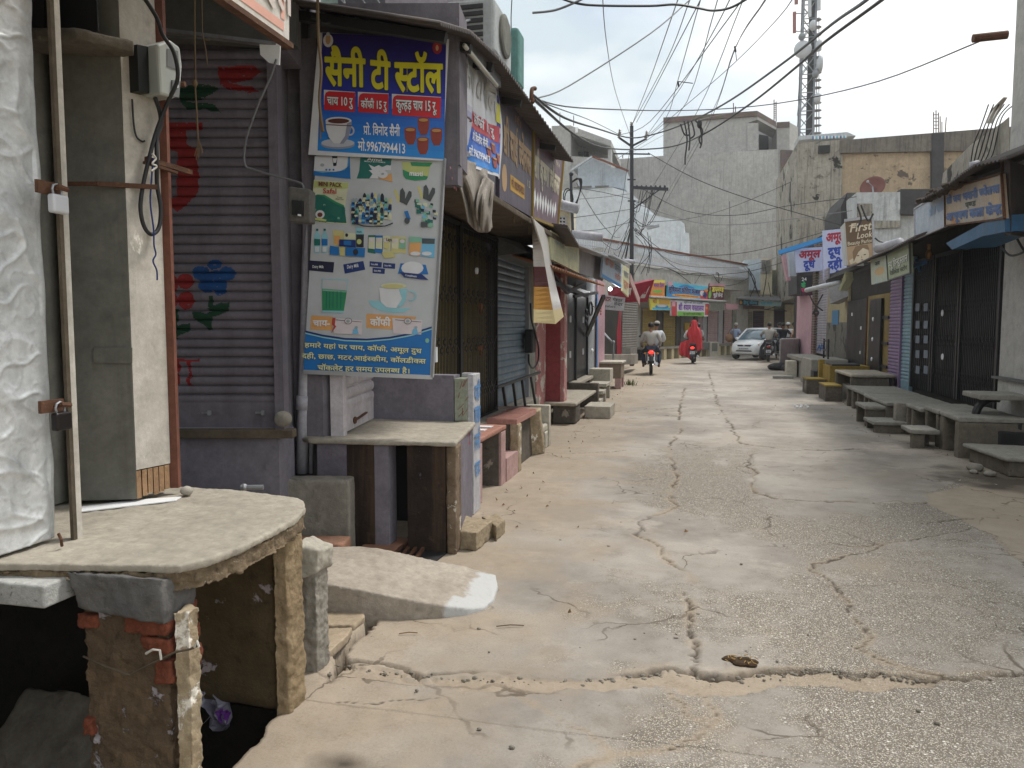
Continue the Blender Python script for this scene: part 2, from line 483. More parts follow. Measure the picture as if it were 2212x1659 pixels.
CR_P=gp(z4([(1970,165),(1800,208),(1500,262),(1330,320),(1190,338),(1140,370),(1230,432),(1300,490),(1330,570),(1400,640),(1470,700),(1370,770),(1450,800),(1650,860),(1790,892)]))
CR_P2=gp(z4([(1970,165),(2100,240),(2212,335),(2400,470)]))
CR_P3=gp(z4([(1190,220),(1250,245),(1400,262),(1500,250)]))
CR_P4=gp(z4([(1630,125),(1720,145),(1950,122)]))
CR_F1=gp(z4([(430,960),(480,1000),(540,1080),(590,1140),(640,1130)]))
CR_F2=gp(z4([(600,985),(690,1060),(705,1120),(640,1180),(560,1222),(400,1282),(200,1292),(80,1340),(0,1420)]))
CR_F3=gp(z4([(-330,960),(-200,1060),(-80,1110),(0,1150),(110,1220),(170,1295)]))
CR_THIN=gp([(730,1513),(900,1505),(1010,1496)])
CR_GAP=gp([(702,1470),(722,1418),(760,1380),(800,1338)])
CR_FARJ=gp([(1350,835),(1420,828),(1560,832),(1700,838)])
CR_FARJ2=gp([(1480,800),(1560,799),(1680,799)])
CR_FAR3=gp([(1285,890),(1400,886),(1480,880)])
CR_FAR4=gp([(1530,800),(1545,850),(1550,868)])
cracks=[(CR_MAIN,.02,.04,.09),(CR_LONG,.012,.02,.07),(CR_R1,.008,.012,.03),(CR_R2,.007,.014,.05),(CR_JOINT,.003,.006,.02),(CR_JOINT2,.006,.008,.03),
(CR_P,.004,.006,.05),(CR_P2,.006,.006,.07),(CR_P3,.006,.008,.05),(CR_P4,.006,.01,.03),(CR_F1,.004,.006,.04),(CR_F2,.005,.008,.05),(CR_F3,.004,.006,.04),(CR_THIN,.002,.004,.01),
(CR_GAP,.035,.3,.04),(CR_FARJ,.01,.012,.06),(CR_FARJ2,.05,.03,.1),(CR_FAR3,.012,.012,.05),(CR_FAR4,.01,.01,.04)]
SAND_BAND=gp(z5([(640,300),(850,330),(1180,360),(1530,360),(1850,365),(2060,345)])+z4([(470,885),(830,900),(1240,862),(1500,885),(1800,915),(1780,955),(1350,965),(1100,945),(830,972),(560,1000),(400,945),(0,965)])+z5([(1640,445),(1300,425),(1100,375),(660,355)]))
PATCH_A=gp(z8([(100,960),(130,1180),(500,1230),(800,1240),(1110,1240),(1130,1180),(1350,1060),(1200,930),(220,930)]))
PATCH_B=gp(z4([(1970,170),(1500,265),(1160,365),(1330,570),(1460,700),(1400,770),(1790,890),(2300,890),(2300,420)]))
PATCH_R=gp(z8([(1130,1180),(1340,1130),(1700,1080),(1900,1250),(1900,1700),(1640,1560),(1380,1370),(1100,1250)]))
def rows(y0,y1):
 ys=[y0]
 while ys[-1]<y1:ys.append(ys[-1]+max(.011,.0030*ys[-1]if ys[-1]<9 else .0085*ys[-1]-.05))
 return np.array(ys)
ys=rows(1.35,95.0)
NC=430
nx=np.linspace(0,1,NC)
xl=np.where(ys<2.30,-1.64,np.where(ys<2.86,-1.63+.0*ys,-2.55))
k=(ys>2.2)&(ys<2.86)
xl=np.where(ys>24,-2.55-np.clip((ys-24)*.4,0,6),xl)
xr=np.where(ys>20,4.6+np.clip((ys-20)*.5,0,25),4.6-np.clip((4-ys),0,3)*.1)
XX=xl[:,None]+(xr-xl)[:,None]*nx[None,:]
YY=np.repeat(ys[:,None],NC,1)
edge=(YY<2.86)*(fbm(YY*6,YY*0+3,5)-.45)*.10
XX=XX+edge*np.clip(1-nx*8,0,1)[None,:]
wx=XX+(fbm(XX*5,YY*5,3)-.5)*.13+(fbm(XX*30,YY*30,4,3)-.5)*.04
wy=YY+(fbm(XX*5,YY*5,8)-.5)*.13+(fbm(XX*30,YY*30,9,3)-.5)*.04
big=fbm(XX*.9,YY*.9,21);mid=fbm(XX*3.1,YY*3.1,31);fin=fbm(XX*14,YY*14,41)
H=(big-.5)*.03+(mid-.5)*.012+(fin-.5)*.005
crackm=np.zeros_like(XX);sand=np.zeros_like(XX)
for pts,w,dep,sp in cracks:
 d=segdist(wx,wy,pts)
 sc_=np.clip(YY*.0022/w,1,3) # far lines never thinner than the mesh
 kx=np.clip(1-d/(w*sc_),0,1)
 kx=kx*np.clip(3.2*fbm(XX*2.3,YY*2.3,61,4)-.95,.06,1)
 crackm=np.maximum(crackm,np.minimum(1,kx*1.8))
 H=H-dep*np.minimum(1,kx*1.8)
 sand=np.maximum(sand,np.clip(1-d/sp,0,1)*np.clip(2.6*fbm(XX*3,YY*3,71,4)-.6,0,1))
band=inpoly(wx,wy,SAND_BAND)
sand=np.maximum(sand,band*.95);H=H-band*.012+band*(fbm(XX*60,YY*60,77,3)-.5)*.014
pa=inpoly(wx,wy,PATCH_A);pb=inpoly(wx,wy,PATCH_B);pr=inpoly(wx,wy,PATCH_R)
agg=np.clip(2.6*(fbm(XX*.8+3,YY*.55,81,5)-.24),0,1)
agg=agg*np.clip((XX+1.0+(mid-.5)*1.2)/.7,0,1)*np.clip((13-YY)/6,.25,1)
agg=np.where(pa,agg*.25,agg);agg=np.where(pb,np.maximum(agg*.6,.25),agg);agg=np.where(pr,agg*.2,agg)
H=H+pa*.006+pb*.005
# dust lying towards both edges and in drifts
s2=np.clip((-.35-XX+(mid-.5)*1.6)/1.0,0,1)*.85
s3=np.clip((XX-2.5+(mid-.5)*.8)/.9,0,1)*.6
s4=np.clip(2.0*(fbm(XX*1.7,YY*1.3,91,5)-.52),0,1)*.7
sand=np.maximum.reduce([sand,s2,s3,s4,pr*.85]);sand=np.clip(sand+(fin-.5)*.3,0,1)
sx=gz(2150,1040);stain=np.clip(1.15-np.hypot((XX-sx.x)/.6,(YY-sx.y)/.55)+(mid-.5)*1.6,0,1)
sx=gz(2040,1010);stain=np.maximum(stain,np.clip(1-np.hypot((XX-sx.x)/.35,(YY-sx.y)/.3)+(mid-.5)*1.6,0,1)*.7)
sx=gz(740,1650);stain2=np.clip(1-np.hypot((XX-sx.x)/.22,(YY-sx.y)/.12)+(mid-.5)*1.4,0,1)*.8
sx=gz(1600,850);gloss=np.clip(1-np.hypot((XX-sx.x)/2.2,(YY-sx.y)/3.5)+(mid-.5)*1.2,0,1)  # smoother patch, only lowers the road's roughness
stain=np.maximum(stain,stain2)
edgek=(np.arange(NC)==0)[None,:]*(YY<2.9)
nr=len(ys)
verts=np.stack([XX,YY,H],-1).reshape(-1,3)
idx=np.arange(nr*NC).reshape(nr,NC)
faces=np.stack([idx[:-1,:-1],idx[:-1,1:],idx[1:,1:],idx[1:,:-1]],-1).reshape(-1,4)
# skirt down the drain side
ks=np.where(ys<3.0)[0]
sk=np.stack([XX[ks,0]-.03,ys[ks],np.full(len(ks),-.5)],-1)
b0=len(verts);verts=np.concatenate([verts,sk])
skf=np.array([[idx[i,0],idx[i+1,0],b0+i+1,b0+i]for i in range(len(ks)-1)])
faces=np.concatenate([faces,skf])
me=D.meshes.new('road')
me.vertices.add(len(verts));me.vertices.foreach_set('co',verts.ravel())
me.loops.add(len(faces)*4);me.loops.foreach_set('vertex_index',faces.ravel().astype(np.int32))
me.polygons.add(len(faces));me.polygons.foreach_set('loop_start',np.arange(0,len(faces)*4,4,dtype=np.int32));me.polygons.foreach_set('loop_total',np.full(len(faces),4,dtype=np.int32))
me.polygons.foreach_set('use_smooth',np.ones(len(faces),bool))
me.update()
def vattr(name,a):
 at=me.attributes.new(name,'FLOAT','POINT');full=np.zeros(len(verts));full[:a.size]=a.ravel();full[a.size:]=.6 if name=='sand' else 0;at.data.foreach_set('value',full.astype(np.float32))
vattr('sand',sand);vattr('agg',agg);vattr('crack',crackm);vattr('stain',stain);vattr('gloss',gloss)
road=D.objects.new('road',me);COL.objects.link(road);road['kind']='structure';road['label']='cracked dusty concrete road running down the bazaar street'
def road_mat():
 m=D.materials.new('road_concrete');m.use_nodes=True;nt=m.node_tree;N=nt.nodes;L=nt.links;b=N['Principled BSDF']
 g=N.new('ShaderNodeNewGeometry');pos=g.outputs['Position']
 def at(n):
  a=N.new('ShaderNodeAttribute');a.attribute_name=n;return a.outputs['Fac']
 def noise(s,d=5,r=.6):
  n=N.new('ShaderNodeTexNoise');n.inputs['Scale'].default_value=s;n.inputs['Detail'].default_value=d;n.inputs['Roughness'].default_value=r;L.new(pos,n.inputs['Vector']);return n.outputs['Fac']
 def mr(f,a,z,c=0,d=1):
  r=N.new('ShaderNodeMapRange');r.inputs['From Min'].default_value=a;r.inputs['From Max'].default_value=z;r.inputs['To Min'].default_value=c;r.inputs['To Max'].default_value=d;L.new(f,r.inputs['Value']);return r.outputs[0]
 def mix(f,A,B,bt='MIX'):
  x=N.new('ShaderNodeMix');x.data_type='RGBA';x.blend_type=bt
  for s,val in(('A',A),('B',B)):
   if isinstance(val,tuple):x.inputs[s].default_value=(*val,1)
   else:L.new(val,x.inputs[s])
  if isinstance(f,float):x.inputs['Factor'].default_value=f
  else:L.new(f,x.inputs['Factor'])
  return x.outputs['Result']
 def ma(op,a,b_):
  x=N.new('ShaderNodeMath');x.operation=op;x.use_clamp=False
  for i,val in enumerate((a,b_)):
   if isinstance(val,(int,float)):x.inputs[i].default_value=val
   else:L.new(val,x.inputs[i])
  return x.outputs[0]
 def pebbles(scale,ins):
  v=N.new('ShaderNodeTexVoronoi');v.inputs['Scale'].default_value=scale;v.inputs['Randomness'].default_value=1;L.new(pos,v.inputs['Vector'])
  s=N.new('ShaderNodeSeparateColor');L.new(v.outputs['Color'],s.inputs[0])
  return v.outputs['Distance'],s.outputs[0],s.outputs[1]
 d1,ra,rb=pebbles(62,0)
 d2,rc,rd=pebbles(150,0)
 fine=noise(90,4,.7);med=noise(7,6,.65);large=noise(.7,5)
 smooth=mix(mr(med,.3,.7),hexc('#8f8880'),hexc('#7c756d'))
 smooth=mix(mr(large,.42,.60),smooth,hexc('#a09990'));smooth=mix(ma('MULTIPLY',mr(noise(2.3,6,.7),.55,.68),.6),smooth,hexc('#736a5f'));smooth=mix(ma('MULTIPLY',mr(noise(1.1,7,.72),.56,.64),.45),smooth,hexc('#b3aa9e'))
 smooth=mix(ma('MULTIPLY',mr(fine,.45,.75),.4),smooth,hexc('#6d6459'))
 # exposed stones: dark binder, stones from slate grey to nearly white
 stone=N.new('ShaderNodeValToRGB');cr=stone.color_ramp
 cr.elements[0].position=0;cr.elements[0].color=(*hexc('#625e5b'),1);cr.elements[1].position=1;cr.elements[1].color=(*hexc('#d8d4ca'),1)
 for p,c in((.35,'#8b8781'),(.6,'#9c917f'),(.82,'#b4aea3')):
  e=cr.elements.new(p);e.color=(*hexc(c),1)
 L.new(ra,stone.inputs[0])
 s1=mr(d1,.42,.28)
 st2=N.new('ShaderNodeValToRGB');st2 .color_ramp.elements[0].color=(*hexc('#77706a'),1);st2 .color_ramp.elements[1].color=(*hexc('#d2cabb'),1);L.new(rc,st2 .inputs[0])
 binder=mix(mr(d2,.5,.3),hexc('#6c6358'),st2 .outputs[0])
 aggc=mix(ma('MULTIPLY',s1,mr(rb,.35,.5)),binder,stone.outputs[0])
 aggk=ma('MULTIPLY',at('agg'),1.0)
 aggk=mr(ma('ADD',aggk,ma('MULTIPLY',ma('SUBTRACT',med,.5),.9)),.3,.62)
 col=mix(aggk,smooth,aggc)
 sandc=mix(mr(fine,.3,.7),hexc('#9c8d7a'),hexc('#82735f'))
 sandc=mix(mr(med,.35,.7),sandc,hexc('#a49582'))
 sk=mr(ma('ADD',at('sand'),ma('MULTIPLY',ma('SUBTRACT',fine,.5),.8)),.12,.95)
 col=mix(ma('MULTIPLY',sk,.8),col,sandc)
 col=mix(ma('MULTIPLY',at('crack'),.9),col,hexc('#3a2f24'))
 col=mix(mr(ma('ADD',at('stain'),ma('MULTIPLY',ma('SUBTRACT',med,.5),.6)),.15,.9),col,hexc('#4a4239'))
 # hairline cracks, only in places
 nd=N.new('ShaderNodeTexNoise');nd.inputs['Scale'].default_value=3.5;nd.inputs['Detail'].default_value=7;L.new(pos,nd.inputs['Vector'])
 ds=N.new('ShaderNodeVectorMath');ds.operation='MULTIPLY_ADD';L.new(nd.outputs['Color'],ds.inputs[0]);ds.inputs[1].default_value=(.45,.45,0);L.new(pos,ds.inputs[2])
 ve=N.new('ShaderNodeTexVoronoi');ve.feature='DISTANCE_TO_EDGE';ve.inputs['Scale'].default_value=1.15;L.new(ds.outputs[0],ve.inputs['Vector'])
 hair=ma('MULTIPLY',mr(ve.outputs['Distance'],.011,.004),mr(noise(.9,4),.50,.58))
 col=mix(ma('MULTIPLY',hair,.75),col,hexc('#4a3e31'))
 # scattered grit
 v=N.new('ShaderNodeTexVoronoi');v.inputs['Scale'].default_value=9;L.new(pos,v.inputs['Vector'])
 grit=mr(v.outputs['Distance'],.05,.035)
 col=mix(ma('MULTIPLY',grit,mr(fine,.45,.55)),col,hexc('#3c352d'))
 L.new(col,b.inputs['Base Color'])
 b.inputs['Specular IOR Level'].default_value=.35
 L.new(mr(ma('ADD',at('gloss'),ma('MULTIPLY',ma('SUBTRACT',med,.5),.8)),.2,1,.78,.5),b.inputs['Roughness'])
 hh=ma('ADD',ma('MULTIPLY',ma('MULTIPLY',s1,aggk),1.0),ma('MULTIPLY',fine,.7))
 bp=N.new('ShaderNodeBump');bp.inputs['Strength'].default_value=.55;bp.inputs['Distance'].default_value=.006;L.new(hh,bp.inputs['Height']);L.new(bp.outputs[0],b.inputs['Normal'])
 return m
me.materials.append(road_mat())
M_ground=weather('earth_ground','#9a8a70','#83745d','#5c4f3e',sc=.6,speck=.4,bump=.4)
g=MB(M_ground);g.grid(lambda i,j:(-900+1800*i,-300+2200*j,-.52),8,8);g.build('ground',kind='structure')
# ------------------------------------------------------------------ near left: kiosk on its platform
M_pier=weather('pier_plaster','#6f5d48','#57483a','#2f2c24',sc=5,speck=.6,rough=.95,bump=.9,chip='#a9a2a6',chipamt=.42,chipscale=11)
M_post=weather('lime_post','#b6a78e','#8f7d62','#5d4f3d',sc=6,speck=.4,streak=.3,bump=.6,chip='#e3ddd2',chipamt=.5,chipscale=5)
M_brown=weather('brown_plaster','#66573f','#524531','#2f281e',sc=3,speck=.6,bump=.7,chip='#b3a8aa',chipamt=.38,chipscale=6)
M_buff=weather('buff_plaster','#9f8c6f','#826f54','#594a37',sc=4,speck=.5,streak=.2,bump=.6)
M_grey=weather('grey_cement_patch','#6e6c69','#57565a','#3d3a37',sc=4,speck=.4,bump=.5)
M_brick=weather('burnt_brick','#8c4f39','#673728','#3a2a22',sc=14,speck=.6,bump=.7,bscale=70)
M_foil=weather('silver_sheet','#dcdedf','#c6c9ca','#7c8186',sc=3.5,amt=.3,speck=.3,rough=.42,bump=.10,metal=.25,spec=.5,chip='#87929a',chipamt=.3,chipscale=5,bscale=26)
M_clad=weather('grey_cladding','#7e7d76','#68675f','#3a352c',sc=2,streak=.35,speck=.2,rough=.7,bump=.1)
M_cream=weather('cream_paint','#d0cbc2','#b9b3a8','#6f5c44',sc=2,streak=.2,speck=.2,rough=.7,bump=.2,chip='#ebe7dd',chipamt=.3,chipscale=4)
M_orange=weather('red_oxide','#7d5040','#684236','#3f2a22',sc=5,speck=.3,rough=.7,bump=.1)
M_core=weather('raw_stone_edge','#8b7a62','#6a5c4a','#3d342a',sc=7,speck=.6,rough=.95,bump=.8,chip='#b3a691',chipamt=.35,chipscale=14)
plat=thing('concrete_platform','thick sandy concrete platform slab with chipped edge, nearest at lower left','platform',(-2.2,2.4,.79))
top=[gz(u,v,.87)for u,v in[(385,1222),(450,1208),(520,1182),(590,1148),(640,1118),(660,1097),(657,1081),(640,1076)]]
poly=[(-3.9,1.78),(-2.9,1.80),(-2.08,1.86)]+[(p.x,p.y)for p in top]+[(-1.95,2.97),(-3.9,2.97)]
o=MB(M_slabtop);o.prism(poly,.846,.872);worn(o.build('cement_top',plat),.0065,.010,.03)
o=MB(M_core);o.prism(poly,.812,.85);o.prism([tuple(p[:2])for p in top[:7]]+[tuple((p+V(-.12,-.01,0))[:2])for p in top[6::-1]],.782,.83);worn(o.build('stone_core',plat),.0075,.024,.03,True)
o=MB(weather('chipped_white','#bdbdba','#a3a3a0','#3f3a33',sc=6,speck=.8,streak=.2,bump=.5,chip='#4a443b',chipamt=.3,chipscale=16));o.box(-3.9,-1.87,1.825,2.02,.757,.828)
bevel(o.build('stone_lintel',label='white painted stone lintel below the near platform, left of the brick pillar',cat='lintel'),.008,3)
pier=thing('brick_pillar','crumbling brick pillar with flaking plaster holding up the near platform','pillar',(-1.7,2.06,-.52))
o=MB(M_pier);o.box(-1.865,-1.545,1.955,2.08,-.52,.75);worn(o.build('shaft',pier),.0085,.024,.03,True)
o=MB(M_grey);o.hexa([(-1.85,1.92,.725),(-1.545,1.93,.695),(-1.54,1.925,.845),(-1.855,1.895,.85)],[(-1.85,2.08,.725),(-1.545,2.08,.695),(-1.54,2.08,.80),(-1.855,2.08,.80)]);worn(o.build('cement_head',pier),.0085,.022,.035)
for x0,x1,z0,z1 in((-1.70,-1.545,.655,.72),(-1.645,-1.54,.60,.645),(-1.60,-1.54,.505,.575),(-1.868,-1.80,.655,.70),(-1.868,-1.83,.30,.36)):
 o=MB(M_brick);o.box(x0,x1,1.945,2.1,z0,z1);worn(o.build('brick',pier),.0075,.022,.022)
o=MB(M_post);o.prism([(-1.535,1.95),(-1.482,1.965),(-1.48,2.02),(-1.53,2.03)],-.52,.735)
worn(o.build('lime_post',label='narrow lime washed post pressed against the brick pillar',cat='post'),.0085,.02,.03,True)
wire=thing('tie_wire','rusty wire tied round the brick pillar with a loose pale twist','wire',(-1.6,1.93,.4))
o=MB(M_wood);pw=[fy(u,v,1.925)for u,v in[(180,1418),(230,1440),(280,1458),(330,1432),(380,1408),(412,1402),(428,1394)]];o.tube(pw,.0035,5);o.build('loop',wire)
o=MB(M_wirew);o.tube([fy(u,v,1.92)for u,v in[(315,1412),(330,1403),(345,1405),(348,1425)]],.004,5);o.tube([fy(u,v,1.92)for u,v in[(420,1398),(426,1385),(430,1398)]],.004,5);o.build('twist',wire)
M_drain=weather('drain_mud_shade','#2a2620','#1c1a17','#121110',sc=3,speck=.5,bump=.6)  # mud of the bed, also the painted shade of the back walls
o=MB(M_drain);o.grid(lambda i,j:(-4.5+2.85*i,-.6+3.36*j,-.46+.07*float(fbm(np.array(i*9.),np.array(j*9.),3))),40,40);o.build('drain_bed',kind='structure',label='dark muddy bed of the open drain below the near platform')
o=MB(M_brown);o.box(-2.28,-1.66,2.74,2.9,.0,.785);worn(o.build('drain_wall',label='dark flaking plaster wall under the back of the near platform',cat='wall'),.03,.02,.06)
o=MB(M_buff);o.prism([(-1.655,2.71),(-1.595,2.735),(-1.585,2.86),(-1.64,2.9)],-.48,.784);worn(o.build('wall_end_post',label='buff plastered post under the right corner of the near platform',cat='post'),.009,.022,.035,True)
o=MB(M_conc);o.prism([(-1.745,3.08),(-1.662,3.10),(-1.655,3.22),(-1.745,3.23)],-.05,.52);worn(o.build('stone_post',label='grey split stone post standing behind the platform corner',cat='post'),.0085,.02,.03,True)
o=MB(M_conc_l);o.hexa([(-1.76,3.065,.44),(-1.655,3.09,.47),(-1.648,3.10,.575),(-1.76,3.07,.61)],[(-1.76,3.25,.44),(-1.655,3.24,.47),(-1.645,3.24,.57),(-1.76,3.25,.615)]);worn(o.build('mortar_lump',label='pale broken lump of mortar on top of the grey stone post',cat='mortar lump'),.0085,.03,.035)
o=MB(M_drain);o.box(-3.9,-2.29,2.9,2.96,-.5,.785);o.box(-2.29,-1.60,2.80,2.96,-.5,-.03);o.build('drain_back_wall',label='black wall painted for deep shade under the left part of the near platform',cat='wall')  # near-black walls stand in for the deep shade under the platform
rng=random.Random(3)
o=MB(M_conc_d);o.hexa([(-2.75,2.15,-.43),(-2.05,2.2,-.43),(-2.0,2.22,-.36),(-2.75,2.15,-.34)],[(-2.8,2.62,-.1),(-2.28,2.65,-.1),(-2.22,2.67,.02),(-2.8,2.62,.06)]);worn(o.build('stone_slab',label='large dark stone slab slanting in the drain below the platform',cat='stone slab'),.02,.02,.06)
for i,(x,y,r,lb)in enumerate(((-2.3,1.98,.12,'flat grey rubble stone at the left foot of the brick pillar'),(-2.12,1.9,.07,'small brown rubble stone nearest the brick pillar'),(-2.5,2.0,.1,'leftmost rubble stone in the drain under the platform'))):
 o=MB(M_conc);o.ball((x,y,-.0),r*1.5,r,r*.6);worn(o.build('rubble_stone',label=lb,cat='stone',group='rubble stones in the drain'),.014,.035,.06)
M_bag=plain('thin_plastic','#8d8a99',.3,spec=.6);M_bag2=plain('purple_print','#6a2f8a',.4)
o=MB(M_bag)
bp_=fd(465,1530,3.15)
o.grid(lambda i,j:bp_+Vector(((i-.5)*.13+.02*math.sin(j*9),.03*math.sin(i*11+j*5),(j-.5)*.16+.03*math.sin(i*7))),10,10,back=(0,.012,0));bag=o.build('plastic_bag',label='crumpled white and purple plastic bag caught in the drain',cat='bag')
o=MB(M_bag2);o.grid(lambda i,j:bp_+Vector(((i-.5)*.05+.05,-.02+.02*math.sin(i*11+j*5),(j-.5)*.05-.02)),4,4,back=(0,.004,0));o.build('print',bag)
# crumpled metal door leaf
def ridged(x,y,s):
 return 1-abs(2*mnoise.noise(Vector((x,y,s))))
door=thing('metal_door','dented silver painted sheet metal door on the near platform','door',(-2.04,1.95,.88))
def dents(i,j):
 y=1.45+.655*i;z=.885+2.75*j
 a=ridged(y*3.3+z*.7,z*3.9,1.3);b=ridged(y*7-z*2,z*8+y*3,4.2);c=ridged(y*15+z*3,z*17,8.1)
 h=.009*a**6+.007*b**8+.003*c**8+.010*mnoise.noise(Vector((y*2.1,z*1.7,7)))+.004*mnoise.noise(Vector((y*9,z*7,3)))
 for zz,sl_,am in((1.96,-.12,.010),(1.72,.1,.008),(1.43,-.25,.010),(2.35,.3,.006),(1.2,.2,.006),(1.07,-.4,.006),(2.7,-.2,.006)):h+=am*max(0,1-abs(z-zz-sl_*(y-1.75))*26)*(.5+mnoise.noise(Vector((y*7,zz,2))))
 ed=min(1,(1-i)*14)
 return(-2.075+h*ed-.02+(.012*mnoise.noise(Vector((z*5,3,1)))if i>.97 else 0),y+(.006*mnoise.noise(Vector((z*9,1,1)))if i>.97 else 0),z)
o=MB();o.use(M_foil,True);o.grid(dents,130,520,back=(-.012,0,0));o.build('sheet',door)
o=MB(M_wood);o.prism([(-2.05,2.12),(-2.035,2.118),(-2.033,2.132),(-2.05,2.134)],.872,3.7);o.build('frame',door)
o=MB(M_cream);o.prism([(-2.065,2.138),(-2.045,2.136),(-2.043,2.165),(-2.065,2.168)],.872,3.7);o.build('jamb',door)
M_lockw=plain('white_padlock','#c9cbd0',.45,.2);M_lockb=plain('black_padlock','#2a2626',.4,.5)
def padlock(u,v,body,lab):
 p=fx(u,v,-1.995);t=thing('padlock',lab,'padlock',p)
 o=MB(M_rust);o.box(p.x-.03,p.x-.018,p.y-.055,p.y+.035,p.z+.03,p.z+.07);o.tube([(p.x-.02,p.y+.0,p.z+.05),(p.x+.01,p.y+.0,p.z+.055),(p.x+.012,p.y+.03,p.z+.05)],.009,6);o.build('hasp',t)
 o=MB(M_steel);o.tube([(p.x,p.y-.012,p.z+.02)]+[(p.x,p.y+.018*math.cos(a),p.z+.045+.018*math.sin(a))for a in[math.pi,2.4,1.57,.7,0]]+[(p.x,p.y+.018,p.z+.02)],.004,6);o.build('shackle',t)
 o=MB(body);o.prism([(p.x-.012,p.y-.03),(p.x+.016,p.y-.03),(p.x+.016,p.y+.034),(p.x-.012,p.y+.034)],p.z-.03,p.z+.03);bevel(o.build('body',t),.008,3)
padlock(124,441,M_lockw,'white painted padlock on a rusty hasp, upper one on the silver door')
padlock(131,910,M_lockb,'black padlock on an orange rusty hasp, lower one on the silver door')
o=MB(M_rust);p=fx(126,1152,-2.0);o.tube([p,p+V(.01,.0,-.02),p+V(.0,.012,-.045)],.005,6);o.build('bolt',door)
# clad pillar
P0,P1,P2=gz(150,1082,.89),gz(295,1078,.89),gz(370,1060,.89)
cab=thing('clad_pillar','square pillar clad in grey sheet with a peeling cream side','pillar',(P1 .x,P1 .y,.9))
bk=Vector((-2.5,2.84,0))
o=MB(M_clad);o.hexa([P0,P1,V(P1 .x,P1 .y,3.9),V(P0 .x,P0 .y,3.9)],[V(P0 .x-.1,P0 .y+.1,.89),V(P1 .x-.03,P1 .y+.1,.89),V(P1 .x-.03,P1 .y+.1,3.9),V(P0 .x-.1,P0 .y+.1,3.9)])
o.plate(fpl(203,752,P0,P1)+V(.003,-.006,0),fpl(286,751,P0,P1)+V(.003,-.006,0),fpl(286,785,P0,P1)+V(.003,-.006,0),fpl(203,783,P0,P1)+V(.003,-.006,0),.006)
o.build('sheet_cladding',cab)
o=MB(M_cream);e=(P2-P1).normalized()*.004
o.hexa([P1+e+V(0,0,.12),P2+V(0,0,.12),V(P2 .x,P2 .y,3.9),V(P1 .x+e.x,P1 .y+e.y,3.9)],[V(P1 .x-.028,P1 .y+.105,1.01),V(bk.x+.2,bk.y,1.01),V(bk.x+.2,bk.y,3.9),V(P1 .x-.028,P1 .y+.105,3.9)]);o.build('cream_side',cab)
M_plank=weather('bare_plank','#b4906c','#94765a','#6b5340',sc=8,streak=.5,bump=.4)
o=MB(M_plank)
for k in range(6):
 a=P1 .lerp(P2,.02+k/6*.96);b=P1 .lerp(P2,(k+.9)/6*.98)
 o.hexa([a+V(0,0,.0+.006*(k%3)),b+V(0,0,.0+.006*(k%3)),b+V(0,0,.115),a+V(0,0,.115)],[V(a.x-.05,a.y+.04,.9),V(b.x-.05,b.y+.04,.9),V(b.x-.05,b.y+.04,1.005),V(a.x-.05,a.y+.04,1.005)])
o.build('base_planks',cab)
o=MB(M_orange);q=P2+(P2-P1).normalized()*.012
o.prism([(q.x-.01,q.y-.008),(q.x+.022,q.y+.004),(q.x+.016,q.y+.03),(q.x-.02,q.y+.02)],.9,3.9);o.build('angle_iron',cab)
o=MB(M_rust);a=fpl(137,402,P0,P1)+V(0,-.05,0);b=fpl(228,402,P0,P1)+V(0,-.05,0);c=fpl(334,411,P1,P2)+V(.06,-.06,0);o.beam(a,b+V(.01,0,0),.01,.015);o.beam(b,c,.012,.018)
o.build('flat_bar',label='rusty flat iron bar fixed across the clad pillar',cat='bar')
o=MB(M_rust);a=fpl(313,346,P1,P2)+V(.02,-.02,0);b=fpl(380,372,P1,P2)+V(.06,.02,0);o.beam(a,b,.02,.02);o.beam(a+V(0,-.01,-.015),a.lerp(b,.7)+V(0,-.01,-.02),.02,.01);o.build('bracket',label='short rusty bracket sticking out of the cream pillar side',cat='bracket')
zb=fy(120,115,P0 .y).z
o=MB(M_conc_d);o.prism([(P0 .x-.15,P0 .y-.02),(P0 .x-.15,P0 .y-.2),(P1 .x-.02,P1 .y-.2),(P1 .x+.1,P1 .y-.04),(P1 .x+.05,P1 .y+.02)],zb,zb+.045)
worn(o.build('concrete_shelf',label='small concrete shelf jutting over the clad pillar, black block above',cat='shelf'),.012,.008,.04)
o=MB(M_dark);o.box(P0 .x-.6,P0 .x+.005,P0 .y-.1,P0 .y+.6,zb+.05,3.9);o.box(P0 .x-.3,P1 .x,P0 .y-.018,P0 .y-.01,zb+.06,3.9);o.build('dark_underside_block',label='block painted black for the dark underside above the small concrete shelf',cat='wall')  # black block painted for the dark underside above the shelf
o=MB(M_clad);o.box(-2.62,-2.5,2.2,2.9,.88,3.9);o.build('kiosk_side_wall',label='dim grey kiosk wall behind the silver door',cat='wall')
M_roofu=weather('grimy_ceiling','#5f5f5c','#4a4a48','#33312e',sc=2,bump=.1)
o=MB(M_wht);a=[gz(u,v,.8755)for u,v in[(160,1097),(300,1080),(392,1074),(380,1082),(160,1108)]];o.prism([(p.x,p.y)for p in a],.8745,.8785);o.build('plastic_sheet',label='strip of white plastic sheet on the platform under the clad pillar',cat='sheet')
o=MB(M_conc_l);a=gz(418,1066,.88);o.ball((a.x-.02,a.y-.02,.895),.03,.025,.02);worn(o.build('pebble_stone',label='small whitish stone beside the foot of the clad pillar',cat='stone'),.008,.01,.02)
